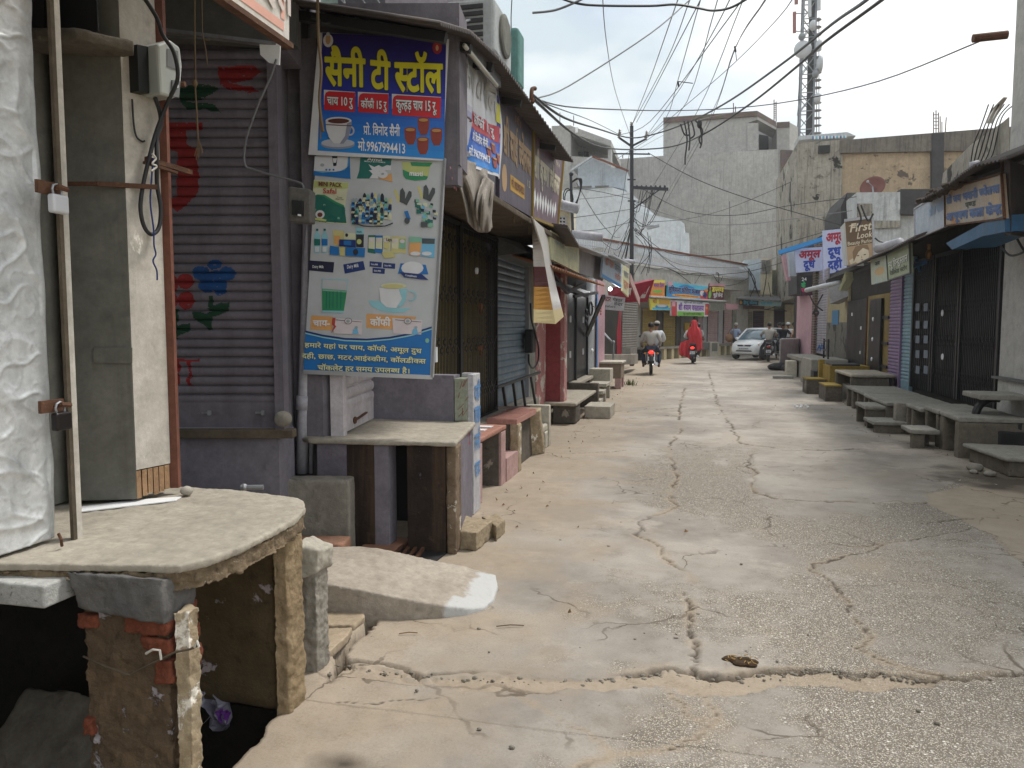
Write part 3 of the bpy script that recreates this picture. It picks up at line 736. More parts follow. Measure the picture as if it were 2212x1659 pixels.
# electricity meter with its cable loop
ex=(P2-P1).normalized();ey=Vector((ex.y,-ex.x,0)) # along the cream side, outwards
def mp_(u,v,out=0):return fpl(u,v,P1,P2)+ey*out
met=thing('electric_meter','grey electricity meter with clear cover on the cream pillar side','meter',mp_(318,240))
M_mbase=plain('meter_grey','#76787a',.5);M_mclear=plain('meter_cover','#b3b8b4',.22,spec=.6);M_mblk=plain('meter_black','#1d1f20',.5)
def mbox(mb,pts,o0,o1):
 f=[mp_(u,v,o1)for u,v in pts];b=[mp_(u,v,o0)for u,v in pts]
 n=len(pts);mb.add(f+b,[list(range(n))[::-1],list(range(n,2*n))]+[[i,(i+1)%n,n+(i+1)%n,n+i]for i in range(n)])
o=MB(M_mblk);mbox(o,[(277,100),(301,105),(303,205),(281,200)],.0,.05);o.build('backplate',met)
o=MB(M_mclear);mbox(o,[(301,103),(330,93),(352,110),(357,150),(352,213),(338,219),(308,210)],.0,.10);bevel(o.build('cover',met),.01)
o=MB(M_mbase);mbox(o,[(332,180),(350,183),(347,217),(332,215)],.1,.106);mbox(o,[(322,113),(346,118),(348,160),(322,150)],.1,.103);o.build('dial_plate',met)
o=MB(M_wht);mbox(o,[(335,190),(345,191),(344,197),(335,196)],.106,.109);o.build('label_strip',met)
o=MB(M_rust);a=mp_(360,185,.05);o.tube([a,a+V(.04,.01,.0)],.012,7);o.build('bolt',met)
def smooth_path(pts,n=6):
 pts=[Vector(p)for p in pts];out=[]
 for i in range(len(pts)-1):
  p0,p1,p2,p3=pts[max(i-1,0)],pts[i],pts[i+1],pts[min(i+2,len(pts)-1)]
  for k in range(n):
   t=k/n;out.append(.5*(2*p1+(p2-p0)*t+(2*p0-5*p1+4*p2-p3)*t*t+(3*p1-p0-3*p2+p3)*t**3))
 out.append(pts[-1]);return out
o=MB();o.use(M_wire,True);o.tube(smooth_path([mp_(u,v,w)for u,v,w in[(255,-20,.1),(290,45,.12),(305,85,.12),(322,125,.14),(330,180,.14),(330,230,.08),(318,290,.05),(308,340,.04),(298,400,.03),(292,450,.03),(300,490,.03),(316,507,.03),(332,492,.03),(336,450,.03),(328,400,.03),(320,350,.05),(324,300,.04),(333,270,.04),(325,240,.05),(312,215,.06)]]),.0085,8)
o.build('meter_cable',label='thick black cable hanging in a long loop below the electricity meter',cat='cable')
o=MB(M_wire);o.tube(smooth_path([mp_(u,v,.012)for u,v in[(281,215),(284,265),(290,295),(302,306),(308,305)]]),.004,6);o.build('spare_wire',label='thin black wire end curling beside the thick meter cable loop',cat='wire')
o=MB(plain('blue_string','#1d2c6e',.7));o.tube(smooth_path([mp_(u,v,.05)for u,v in[(312,345),(308,400),(306,440),(313,495),(314,530),(318,550),(312,565),(320,585),(321,606)]]),.0035,5);o.build('blue_string',label='frayed blue string tied to the black meter cable loop',cat='string')
o=MB(M_wirew);o.tube(smooth_path([mp_(u,v,.055)for u,v in[(308,335),(316,345),(308,356),(318,362),(306,372)]]),.004,5);o.build('wire_tie',label='pale twisted wire binding the black cable to its bracket',cat='wire tie')
# hanging signboard over the near platform, its tin edge, strings
M_sun=weather('sunbleached_board','#d8d4cd','#c9c2b8','#a5998a',sc=3,streak=.25,rough=.6,bump=.05)
M_sunred=plain('faded_red_print','#d9a594',.6);M_sunp=plain('very_faded_print','#c9bdb6',.6)
hb=thing('hanging_signboard','sun bleached signboard with faded red print hanging at the top left','sign',(-1.6,2.7,2.75))
B=Board(V(-1.6,1.4,3.6),V(-1.6,2.885,3.6),V(-1.6,2.85,2.735),V(-1.6,1.4,2.735))
o=MB(M_sun);B.panel(o,M_sun,.03);o.build('panel',hb)
o=MB();B.rect(o,M_sunred,.0,.93,.97,.97);B.rect(o,M_sunred,.955,.1,.975,.92);B.text(o,M_sunp,'रजिस्टर',.62,.5,.22,bold=.03);B.text(o,M_sunp,'मोबाइल',.66,.88,.13,bold=.03);o.build('lettering',hb)
o=MB(M_rust);o.box(-1.628,-1.592,1.4,2.87,2.715,2.735);o.build('frame',hb)
o=MB(M_tin);a,b=fd(345,66,4.6),fd(606,98,4.75);o.beam(a,b,.05,.02);o.build('tin_strip',label='bent pale tin strip running above the flower painted shutter',cat='strip')
o=MB(M_roofu);a,b=fd(330,80,4.75),fd(640,98,4.95);o.hexa([a,b,b+V(0,0,1.3),a+V(0,0,1.3)],[a+V(-.02,.08,0),b+V(-.02,.08,0),b+V(-.02,.08,1.3),a+V(-.02,.08,1.3)]);o.build('fascia_wall',label='dim grey fascia wall above the flower painted shutter',cat='wall')
st=thing('hanging_string','knotted jute string with a frayed tassel hanging before the shutter','string',fd(422,330,3.6))
M_jute=plain('jute','#6e5c44',.9)
o=MB(M_jute);o.tube(smooth_path([fd(u,v,3.6)for u,v in[(421,-20),(421,80),(423,180),(422,190),(425,240),(428,300)]]),.004,5);o.ball(tuple(fd(421,180,3.6)),.012,.012,.016);o.build('cord',st)
o=MB(M_jute)
for du,dv in((420,338),(424,345),(429,342),(435,335),(438,330)):o.tube([fd(428,300,3.6),fd((428+du)/2+2,318,3.6),fd(du,dv,3.59)],.0025,4)
o.build('tassel',st)
o=MB(M_jute);o.tube(smooth_path([fd(u,v,3.7)for u,v in[(436,-20),(437,60),(440,85),(445,110),(448,140)]]),.003,5);o.tube([fd(440,85,3.7),fd(452,86,3.7)],.004,4);o.build('hanging_string',label='shorter bare string hanging right of the tasselled one',cat='string')
tagp=thing('red_tag','small red tag hung on a dark wire ring under the bleached signboard','tag',fd(615,65,3.2))
o=MB(plain('faded_red','#8a4640',.7));B2=[fd(u,v,3.2)for u,v in[(620,50),(624,68),(612,64),(598,80),(610,58)]];o.add(B2+[p+V(0,.006,0)for p in B2],[[0,1,2,3,4],[9,8,7,6,5]]+[[i,(i+1)%5,5+(i+1)%5,5+i]for i in range(5)]);o.build('card',tagp)
o=MB(M_wire);o.tube([fd(615+11*math.cos(a),38+15*math.sin(a),3.2)for a in np.linspace(0,6.28,16)],.002,4);o.build('ring',tagp)
# ------------------------------------------------------------------ recessed shop with the flower painted shutter
SA,SB=fd(345,925,5.0),fd(600,930,5.0)
SA=Vector((SA.x,SA.y,0));SB=Vector((SB.x,SB.y,0));sdx=(SB-SA).normalized();sn=Vector((sdx.y,-sdx.x,0))
def slat(h,pitch):
 t=(h/pitch)%1.0
 return .011*math.sin(math.pi*min(1,t/.86))**.6 if t<.86 else-.011
def shutter(o,a,b,z0,z1,pitch,n,m,cols=1,paint=None,per=8,box=.16):
 """slatted roller shutter between ground points a and b; paint(u,v in metres) -> material or None"""
 a=Vector((a[0],a[1],0));b=Vector((b[0],b[1],0));L=(b-a).length;d=(b-a)/L
 rows_=max(2,int((z1-z0-box)/pitch));vs=[];hs=[z0,z0+box]
 for r in range(rows_):
  for t in(np.linspace(0,.82,per-2).tolist()+[.9,.96]):hs.append(z0+box+(r+t)*(z1-z0-box)/rows_)
 hs.append(z1)
 for h in hs:
  off=.006 if h<=z0+box else slat(h-z0-box,(z1-z0-box)/rows_)
  for c in range(cols+1):vs.append(a+d*(L*c/cols)+n*off+V(0,0,h))
 w=cols+1;base=len(o.v);o.use(m);mi0=o.cur
 for j in range(len(hs)-1):
  for c in range(cols):
   mm=m
   if paint:
    q=paint(L*(c+.5)/cols,(hs[j]+hs[j+1])/2)
    if q:mm=q
   o.use(mm);o.f.append([base+j*w+c,base+j*w+c+1,base+(j+1)*w+c+1,base+(j+1)*w+c]);o.mi.append(o.cur);o.sm.append(False)
 o.v.extend(tuple(x)for x in vs)
 o.use(m);o.hexa([a-n*.02+V(0,0,z0),b-n*.02+V(0,0,z0),b-n*.02+V(0,0,z1),a-n*.02+V(0,0,z1)],[a-n*.03+V(0,0,z0),b-n*.03+V(0,0,z0),b-n*.03+V(0,0,z1),a-n*.03+V(0,0,z1)])
 return o
M_shl=weather('mauve_shutter','#77717a','#66606a','#3c383d',sc=1.5,streak=.4,speck=.15,rough=.55,bump=.06,spec=.45)
M_pred=weather('painted_red','#8d2426','#74201f',sc=6,rough=.6,bump=.05);M_pblue=weather('painted_blue','#174a86','#123c70',sc=6,rough=.6,bump=.05);M_pgreen=weather('painted_green','#14402c','#103322',sc=6,rough=.6,bump=.05)
def sp(u,v):
 p=fpl(u,v,SA,SB);return((p-SA).dot(sdx),p.z)
def c3(pts):return[sp(x*.8884/2.37,y*.8884/2.37)for x,y in pts] # crop (0,0)
def c3b(pts):return[sp(x*.8884/2.37,(600+y/2.37)*.8884)for x,y in pts]
def disc_(cx,cy,rx,ry,f=c3b,n=14):return f([(cx+rx*math.cos(t),cy+ry*math.sin(t))for t in np.linspace(0,6.283,n,endpoint=False)])
shapes=[(M_pblue,disc_(1240,102,43,30)),(M_pblue,disc_(1165,150,52,40)),(M_pblue,disc_(1312,155,50,42)),(M_pblue,disc_(1190,220,46,48)),(M_pblue,disc_(1268,232,44,50)),(M_pblue,disc_(1240,165,40,30)),
(M_pred,disc_(985,210,45,60)),(M_pred,disc_(1072,200,48,48)),(M_pred,disc_(1075,310,52,54)),(M_pred,disc_(985,310,42,52)),
(M_pgreen,c3b([(1205,285),(1228,285),(1232,340),(1275,325),(1325,322),(1310,375),(1250,400),(1225,405),(1225,480),(1200,480),(1198,462),(1130,420),(1108,375),(1160,378),(1200,390),(1205,340)])),
(M_pgreen,c3b([(985,400),(1005,360),(1030,360),(1032,400),(1022,445),(1035,455),(1060,445),(1110,440),(1090,490),(1040,512),(1020,530),(990,520),(1000,470),(980,440)])),
(M_pred,c3([(1255,385),(1300,390),(1380,378),(1470,385),(1515,415),(1480,440),(1420,462),(1350,482),(1310,465),(1330,480),(1400,498),(1450,498),(1500,530),(1440,540),(1400,525),(1320,520),(1275,490)])),
(M_pgreen,c3([(1015,500),(1060,505),(1100,490),(1200,490),(1265,512),(1220,545),(1120,588),(1075,585),(1130,598),(1200,595),(1240,610),(1280,650),(1215,645),(1180,625),(1080,630),(1045,590)])),
(M_pred,c3([(900,708),(1170,710),(1165,750),(1080,752),(1075,830),(1140,865),(1150,1100),(1100,1160),(1020,1225),(960,1160),(1015,1130),(1025,880),(900,830)])),
(M_pred,c3b([(900,648),(1150,648),(1150,662),(1105,662),(1098,700),(1108,735),(1100,770),(1110,800),(1085,802),(1080,760),(1088,720),(1082,662),(1040,662),(1045,700),(1035,740),(1045,785),(1025,800),(985,780),(990,760),(1020,762),(1015,700),(1020,662),(900,662)]))]
def inp(x,y,pts):
 c=False;n=len(pts)
 for i in range(n):
  x0,y0=pts[i];x1,y1=pts[(i+1)%n]
  if(y0>y)!=(y1>y)and x<(x1-x0)*(y-y0)/(y1-y0)+x0:c=not c
 return c
bbs=[(m,p,min(a for a,b in p),max(a for a,b in p),min(b for a,b in p),max(b for a,b in p))for m,p in shapes]
OFFL=.75 # the shutter runs on to the left behind the clad pillar
def flower(x,h):
 x-=OFFL;x+=.006*mnoise.noise(Vector((x*30,h*30,1)))+.01*mnoise.noise(Vector((x*9,h*9,5)));h+=.006*mnoise.noise(Vector((x*30,h*30,9)))
 if mnoise.noise(Vector((x*30,h*90,3)))>.62:return None
 for m,p,a,b,c,d in bbs:
  if a<=x<=b and c<=h<=d and inp(x,h,p):return m
 return None
shop=thing('flower_shutter','mauve roller shutter hand painted with red and blue flowers','shutter',(SA+SB)/2+V(0,0,.92))
o=MB();shutter(o,SA-sdx*OFFL,SB,.93,3.36,.061,sn,M_shl,cols=230,paint=flower,per=11);o.build('slats',shop)
o=MB(M_shl);q=SB+sdx*.06;o.prism([tuple((SB+sn*.05)[:2]),tuple((q+sn*.05)[:2]),tuple((q-sn*.06)[:2]),tuple((SB-sn*.06)[:2])],.92,3.4);o.build('guide_rail',shop)
for u in(441,633):
 p=fpl((u if u<500 else 540+94),1010*0+902,SA,SB)if False else fpl(448 if u==441 else 563,891,SA,SB)
 o=MB(M_steel);o.beam(p+sn*.012-sdx*.03,p+sn*.012+sdx*.02,.012);o.box(p.x+.02,p.x+.04,p.y-.03,p.y-.012,p.z-.015,p.z+.015);o.build('latch',shop)
o=MB(M_wood);a=fd(378,936,4.93);b=fd(637,936,4.95);o.beam(a,b,.10,.055);bevel(o.build('sill',shop),.006)
a=SA-sdx*.8;b=SB+sdx*.02
o=MB(M_lilac);o.prism([tuple((a+sn*.05)[:2]),tuple((b+sn*.05)[:2]),tuple((b-sn*.3)[:2]),tuple((a-sn*.3)[:2])],.0,.895);o.build('plinth_wall',label='lilac plinth wall below the flower painted shutter',cat='wall')
o=MB(M_conc);a2,b2=SA+sn*.06,SB+sn*.06-sdx*.1;c2,d2=SA+sn*1.15,SB+sn*.72-sdx*.1
o.prism([(SA.x-.3,SA.y-.9),(-2.62,3.3),tuple(b2[:2]),tuple((a2-sdx*.3)[:2])],.0,.51);worn(o.build('shop_step',label='grey concrete landing before the lilac plinth',cat='step'),.02,.012,.06)
o=MB(M_conc);a=fd(470,1058,4.2);o.box(-3.05,-2.75,a.y-.05,a.y+.25,.5,.58);worn(o.build('cement_ledge',label='low cement ledge on the landing before the flower shutter',cat='ledge'),.015,.012,.05)
o=MB(M_steel);a=fd(527,1053,4.1);o.tube([a,a+V(.1,.03,0)],.014,8);o.ball(tuple(a),.022);o.build('water_pipe_end',label='short capped water pipe lying on the cement ledge',cat='pipe')
o=MB(M_conc);a=fd(612,905,4.85);o.ball(tuple(a),.06,.05,.055);worn(o.build('round_stone',label='round grey stone on the sill beside the white pipe',cat='stone'),.012,.01,.03)
# tall lilac wall pier, rain pipe, switch box
M_mauve=weather('mauve_wall','#7d787f','#6b676e','#47434a',sc=1.2,streak=.3,speck=.2,rough=.9,bump=.2)
wa,wb=fd(604,900,4.98),fd(668,900,5.35)
wallp=MB(M_mauve);wallp.prism([tuple(fd(605,900,5.1)[:2]),tuple(fd(637,900,5.58)[:2]),tuple(fd(690,900,5.62)[:2]),tuple(fd(690,900,5.9)[:2]),tuple(fd(590,900,5.9)[:2]),tuple(fd(590,900,5.15)[:2])],.0,4.6);wallp.build('wall_pier',label='tall mauve plastered wall pier left of the tea stall',cat='wall')
pipe=thing('rain_pipe','mauve painted plastic rain pipe standing left of the tea banner','pipe',fd(652,1020,4.75))
o=MB();o.use(M_pvc,True);o.tube([fd(680,-15,5.52),fd(671,330,5.52),fd(655,900,5.5),fd(652,1022,5.5)],.041,14);o.tube([fd(655,855,5.5),fd(654,885,5.5)],.048,14);o.build('main_pipe',pipe)
o=MB();o.use(M_pvc,True);o.tube([fd(679,700,5.5),fd(671,1022,5.5)],.016,8);o.build('thin_pipe',pipe)
o=MB(M_jute);o.tube(smooth_path([fd(u,v,4.7)for u,v in[(686,-10),(688,80),(694,150),(690,220),(698,285)]]),.01,6);o.tube([fd(690,220,4.7),fd(692,300,4.7)],.005,4);o.build('frayed_rope',label='frayed pinkish rope hanging down along the rain pipe',cat='rope')
sw=thing('switch_box','grimy grey electric switch box fixed over the rain pipe','electric box',fd(648,485,4.6))
M_sw=weather('switch_plastic','#6a6763','#55524f','#2d2a28',sc=8,speck=.5,rough=.5,bump=.1)
c0,c1,c2_,c3_=[fd(u,v,4.58)for u,v in[(622,402),(671,408),(671,480),(624,478)]]
o=MB(M_sw);o.plate(c0,c1,c2_,c3_,.12);bevel(o.build('case',sw),.012,3)
o=MB(M_mblk);c=[fd(u,v,4.565)for u,v in[(630,432),(655,434),(655,466),(631,464)]];o.plate(*c,.02);o.build('knob_plate',sw)
o=MB(M_wht);c=[fd(u,v,4.56)for u,v in[(643,462),(650,463),(650,467),(643,466)]];o.plate(*c,.01);o.build('mark',sw)
o=MB();o.use(M_wireg,True);o.tube(smooth_path([fd(u,v,4.7)for u,v in[(597,128),(585,165),(560,220),(545,260),(532,300),(527,340),(532,360),(545,365),(575,375),(610,384),(650,396),(655,408)]]),.007,7);o.build('switch_cable',label='grey cable sagging from the fascia to the switch box',cat='cable')
o=MB(M_wht);c=[fd(u,v,4.72)for u,v in[(560,90),(605,95),(603,140),(580,135),(562,118)]];o.add(c+[p+V(0,.01,0)for p in c],[[0,1,2,3,4],[9,8,7,6,5]]+[[i,(i+1)%5,5+(i+1)%5,5+i]for i in range(5)]);o.build('torn_poster',label='torn scrap of white poster at the top of the shutter rail',cat='poster')
# low wall, steps, paving flags, ramp
o=MB(M_conc);q=[fd(u,v,5.2)for u,v in[(600,1022),(782,1030)]];o.prism([(-2.78,4.62),(-2.28,4.74),(-2.31,4.9),(-2.8,4.78)],.0,.55);worn(o.build('low_wall',label='low mauve stained wall left of the tea counter',cat='wall'),.018,.014,.05)
M_terra=weather('terracotta_stone','#a07058','#8a6f5f','#6b5a4f',sc=4,speck=.3,bump=.3)
o=MB(M_terra);o.prism([(-2.6,4.42),(-2.22,4.5),(-2.26,4.72),(-2.64,4.64)],.0,.17);worn(o.build('step',label='reddish stone step at the foot of the low mauve wall',cat='step'),.015,.01,.04)
o=MB(M_conc);o.prism([(-2.76,4.2),(-2.52,4.26),(-2.56,4.58),(-2.8,4.5)],.0,.34);worn(o.build('step',label='grey concrete step left of the reddish stone step',cat='step'),.015,.012,.04)
o=MB(M_terra);o.prism([tuple(gz(u,v)[:2])for u,v in[(770,1205),(835,1212),(893,1175),(800,1165)]],.0,.045);worn(o.build('stone_flag',label='reddish stone flag over the drain before the tea counter',cat='stone slab'),.012,.008,.04)
gr=thing('drain_grate','rusty iron drain bars beside the reddish stone flag','drain grate',gz(870,1190))
for k in range(4):
 o=MB(M_rust);o.beam(gz(842+17*k,1212+k,.03),gz(880+15*k,1166+k,.03),.022,.022);o.build('bar',gr)
o=MB(M_dark);o.prism([tuple(gz(u,v)[:2])for u,v in[(840,1222),(925,1228),(985,1180),(880,1163)]],.002,.012);o.build('drain_mouth',label='black sheet painted for the dark drain mouth under the rusty bars',cat='drain')  # flat black sheet paints the dark of the open drain
M_flag=weather('paving_flag','#b09f88','#9a8a75','#6b5d4c',sc=4,speck=.3,bump=.3)
for pts,lb in(([(690,1336),(786,1334),(788,1345),(765,1364),(690,1364)],'far one of two flat paving flags beside the white edged ramp'),([(690,1372),(762,1368),(752,1385),(712,1422),(690,1425)],'near one of two flat paving flags, beside the grey stone post')):
 o=MB(M_flag);o.prism([tuple(gz(u,v)[:2])for u,v in pts],-.01,.035);worn(o.build('paving_flag',label=lb,cat='paving stone',group='paving flags by the ramp'),.011,.008,.04)
def ramp_mat():
 m=weather('ramp_concrete','#b0a699','#968c80','#665e54',sc=3,speck=.3,bump=.5);nt=m.node_tree;N=nt.nodes;L=nt.links;b=N['Principled BSDF']
 src=b.inputs['Base Color'].links[0].from_socket
 g=N.new('ShaderNodeNewGeometry');s=N.new('ShaderNodeSeparateXYZ');L.new(g.outputs['Position'],s.inputs[0])
 n=N.new('ShaderNodeTexNoise');n.inputs['Scale'].default_value=9;n.inputs['Detail'].default_value=9;L.new(g.outputs['Position'],n.inputs['Vector'])
 a=N.new('ShaderNodeMath');a.operation='MULTIPLY_ADD';L.new(n.outputs['Fac'],a.inputs[0]);a.inputs[1].default_value=.35;L.new(s.outputs[0],a.inputs[2])
 r=N.new('ShaderNodeMapRange');L.new(a.outputs[0],r.inputs['Value']);r.inputs['From Min'].default_value=-1.14;r.inputs['From Max'].default_value=-1.09
 x=N.new('ShaderNodeMix');x.data_type='RGBA';L.new(r.outputs[0],x.inputs['Factor']);L.new(src,x.inputs['A']);x.inputs['B'].default_value=(.46,.46,.45,1);L.new(x.outputs['Result'],b.inputs['Base Color'])
 return m
def ramp_top(x,y):return .012+.185*max(0,min(1,(-1.13-x)/.78))**.85
out=[tuple(gz(u,v)[:2])for u,v in[(690,1334),(780,1337),(880,1337),(960,1333),(1010,1327),(1045,1317),(1066,1298),(1076,1270),(1070,1252)]]
for u,v,z in[(1055,1243,.03),(1000,1232,.055),(939,1222,.09),(873,1207,.13),(805,1193,.165),(779,1186,.175),(700,1183,.19)]:out.append(tuple(gz(u,v,z)[:2]))
cx=np.array(out);o=MB(ramp_mat());n=len(out)
ctr=(cx[:,0].mean(),cx[:,1].mean());vs=[];ringn=7
for r in range(ringn+1):
 for p in out:
  t=1-r/(ringn+.6);x=ctr[0]+(p[0]-ctr[0])*t;y=ctr[1]+(p[1]-ctr[1])*t;vs.append((x,y,ramp_top(x,y)))
b0=len(vs);vs+=[(p[0],p[1],-.05)for p in out]
fs=[[r*n+i,r*n+(i+1)%n,(r+1)*n+(i+1)%n,(r+1)*n+i]for r in range(ringn)for i in range(n)]+[[ringn*n+i for i in range(n)],[b0+i for i in range(n)][::-1]]+[[b0+i,b0+(i+1)%n,(i+1)%n,i]for i in range(n)]
o.add(vs,fs);worn(o.build('concrete_ramp',label='low concrete ramp with a white painted rounded tip over the drain',cat='ramp'),.010,.007,.04)
M_block=weather('sandstone_block','#a4957d','#8b7c66','#54493a',sc=6,speck=.4,bump=.5)
for pts,z,lb in(([(962,1144),(1030,1150),(1066,1122),(1002,1112)],.14,'larger of two worn sandstone blocks at the tea counter corner'),([(1040,1114),(1072,1136),(1092,1121),(1074,1108)],.12,'smaller sandstone block behind the larger one at the tea counter')):
 o=MB(M_block);o.prism([tuple(gz(u,v,z)[:2])for u,v in pts],.0,z);worn(o.build('stone_block',label=lb,cat='stone block',group='sandstone blocks at the tea counter'),.0095,.014,.035,True)
o=MB(M_roofu);o.box(-6,-1.78,.2,4.42,3.72,7.2);o.build('upper_floor',label='grimy overhanging upper floor above the kiosk and the flower painted shutter',cat='building')
o=MB(M_mauve);a,b=SA-sdx*1.2,SB+sdx*.1;o.prism([tuple((a-sn*.05)[:2]),tuple((b-sn*.05)[:2]),tuple((b-sn*.4)[:2]),tuple((a-sn*.4)[:2])],3.37,3.9);o.build('lintel_wall',label='mauve lintel wall above the flower painted shutter',cat='wall')
o=MB(M_clad);o.box(-4.4,-2.1,-1.2,1.445,.88,3.715);o.box(-4.4,-2.62,1.446,2.19,.88,3.715);o.box(-4.4,-3.92,-1.2,4.3,-.5,.87);o.build('kiosk_wall',label='grey sheet kiosk body behind the silver door on the near platform',cat='kiosk')
# ------------------------------------------------------------------ tea stall at the corner
def ab(B,u,v):
 """photo pixel -> place on a board"""
 p=EYE;r=ray(u,v);k=B.n.dot(B.c[3]-p)/B.n.dot(r);q=p+r*k
 a=b=.5
 for _ in range(12):
  t=B.c[0].lerp(B.c[1],a);s=B.c[3].lerp(B.c[2],a);cur=t.lerp(s,b)
  da=(B.c[1]-B.c[0]).lerp(B.c[2]-B.c[3],b);db=s-t;e=q-cur
  A=da.dot(da);Bq=da.dot(db);Cq=db.dot(db);det=A*Cq-Bq*Bq
  if abs(det)<1e-12:break
  a+=(e.dot(da)*Cq-e.dot(db)*Bq)/det;b+=(e.dot(db)*A-e.dot(da)*Bq)/det
 return a,b
def conv(B,x0,y0,s):return lambda pts:[ab(B,(x0+x/s)*.88835,(y0+y/s)*.88835)for x,y in pts]
def T(u,v,out=0.0):return fd(u,v,5.45-out)
M_soot=weather('stained_counter','#3a2f29','#241d1b','#5f4a38',sc=3,speck=.4,streak=.6,rough=.9,bump=.5,chip='#6b6470',chipamt=.25,chipscale=3)
M_streaky=weather('streaked_corner','#8b7a66','#5e4c3c','#3a2a22',sc=6,streak=.8,speck=.4,bump=.6,chip='#c9c2b4',chipamt=.4,chipscale=8)
M_lilacd=weather('lilac_grimy','#7d7781','#66606a','#403a38',sc=2.5,speck=.5,streak=.3,bump=.3)
counter=thing('tea_counter','stained masonry tea counter with a thin chipped stone top','counter',(-2.15,5.5,0))
o=MB(M_slabtop);q=[gz(u,v,.8)for u,v in[(680,948),(985,955)]]
o.prism([(q[0].x-.05,q[0].y),(q[1].x,q[1].y),(-1.765,6.08),(-2.78,6.08),(-2.8,5.0)],.765,.80);worn(o.build('counter_top',counter),.013,.01,.05)
fa,fb=Vector((q[0].x,q[0].y+.03,0)),Vector((q[1].x-.02,q[1].y+.03,0))
def fw(t):p=fa.lerp(fb,t);return(p.x,p.y)
def wallseg(mb,t0,t1,dy,z0,z1):a,b=fw(t0),fw(t1);mb.prism([a,b,(b[0],b[1]+dy),(a[0],a[1]+dy)],z0,z1)
o=MB(M_soot);wallseg(o,.22,.42,.1,0,.764);o.build('stained_wall',counter);o=MB(M_lilacd);wallseg(o,0,.218,.1,0,.764);o.build('front_wall',counter);o=MB(M_soot);wallseg(o,.66,.935,.1,0,.764);o.build('stained_wall',counter)
o=MB(M_lilac);wallseg(o,.422,.525,.14,0,.764);o.build('front_pillar',counter)
o=MB(M_dark);o.box(-2.7,-1.75,5.75,5.8,0,.76);o.build('back_wall',counter)
o=MB(M_streaky);a,b=fw(.94),fw(1.0);o.prism([(a[0],a[1]-.012),(b[0]+.012,b[1]-.012),(b[0]+.0,b[1]+.16),(a[0],a[1]+.1)],0,.766);worn(o.build('corner_post',counter),.012,.014,.04)
o=MB(M_lilacd);o.prism([(fw(1)[0]-.005,fw(1)[1]+.15),(-1.80,6.08),(-1.9,6.08),(fw(1)[0]-.1,fw(1)[1]+.15)],0,.764);o.build('side_wall',counter)
M_redp=plain('red_chalk_paint','#8a2f35',.8);M_bluep=plain('blue_brush_paint','#5c86b4',.8)
B=Board(V(-1.655,5.25,.76),V(-1.79,6.05,.76),V(-1.79,6.05,.1),V(-1.655,5.25,.1))
o=MB();B.text(o,M_redp,'5X2',.5,.17,.13,bold=.02,layer=2);o.build('lettering',counter)
M_tile=weather('green_marble_tile','#a3a897','#8f9585','#7d6a60',sc=5,speck=.2,rough=.35,bump=.05)
M_strip=weather('white_washed_strip','#c2c1c4','#a6a5ab','#7b7468',sc=4,speck=.3,streak=.2,bump=.3)
lw=thing('counter_wall','low lilac wall at the back of the tea counter ending in a marble tile','wall',(-2.3,6.15,.8))
o=MB(M_lilac);o.box(-2.72,-1.96,6.09,6.26,.0,1.185);o.build('wall',lw)
o=MB(M_tile);o.box(-1.955,-1.84,6.085,6.27,.80,1.16);bevel(o.build('tile',lw),.006)
o=MB(M_redp)
for k in range(9):
 x=-1.945+.1*rng.random();z=.83+.3*rng.random();o.beam((x,6.083,z),(x+.05*rng.random(),6.083,z+.03+.04*rng.random()),.003,.003)
o.build('tile_veins',lw)
ws=thing('painted_strip','narrow white washed wall end with blue brush lettering beside the tea counter','wall',(-1.83,6.2,0))
o=MB(M_strip);o.prism([(-1.84,6.09),(-1.792,6.10),(-1.80,6.34),(-1.95,6.34),(-1.95,6.28),(-1.84,6.28)],0,1.195);bevel(o.build('wall',ws),.006)
B=Board(V(-1.79,6.11,1.17),V(-1.797,6.33,1.17),V(-1.797,6.33,.2),V(-1.79,6.11,.2))
o=MB();B.text(o,M_bluep,'दही',.08,.19,.11,w=.86,bold=.035,layer=2)
B.text(o,M_bluep,'छाछ',.06,.40,.13,w=.88,bold=.035,layer=2);B.text(o,M_bluep,'लस्सी',.06,.64,.13,w=.88,bold=.03,layer=2);B.text(o,M_bluep,'चाय',.08,.88,.12,w=.84,bold=.03,layer=2);o.build('lettering',ws)
A_,B_=gz(742,935,.82),gz(806,903,.82)
small=thing('counter_shutter','small pale roller shutter half hidden below the product board','shutter',(A_.x,(A_.y+B_.y)/2,.81))
d_=(Vector((B_.x,B_.y,0))-Vector((A_.x,A_.y,0))).normalized();nn=Vector((d_.y,-d_.x,0))
M_palesh=weather('pale_shutter','#cdc6ca','#b5aeb3','#6c625e',sc=2,streak=.3,rough=.5,bump=.05,spec=.5)
o=MB();shutter(o,A_,B_,.82,2.6,.085,nn,M_palesh,cols=2);o.build('slats',small)
o=MB(M_palesh);o.prism([(A_.x-.07,A_.y-.06),(A_.x+.02,A_.y-.04),(A_.x+.02,A_.y+.02),(A_.x-.07,A_.y+.02)],.8,2.6);o.build('guide_rail',small)
o=MB(M_rust);p=A_.lerp(B_,.3)+nn*.015+V(0,0,.06);o.lathe([(.012,-.004),(.028,-.004),(.028,.004),(.012,.004)],tuple(p),14,'x');o.beam(p,p+d_*.35+V(0,0,.02),.02,.012);o.build('lock_bar',small)
o=MB(M_mauve);o.prism([(-2.72,4.98),(-2.6,5.0),(-2.56,5.1),(-2.68,5.2)],.8,3.6);o.build('stall_jamb',label='lilac wall jamb left of the small counter shutter',cat='wall')
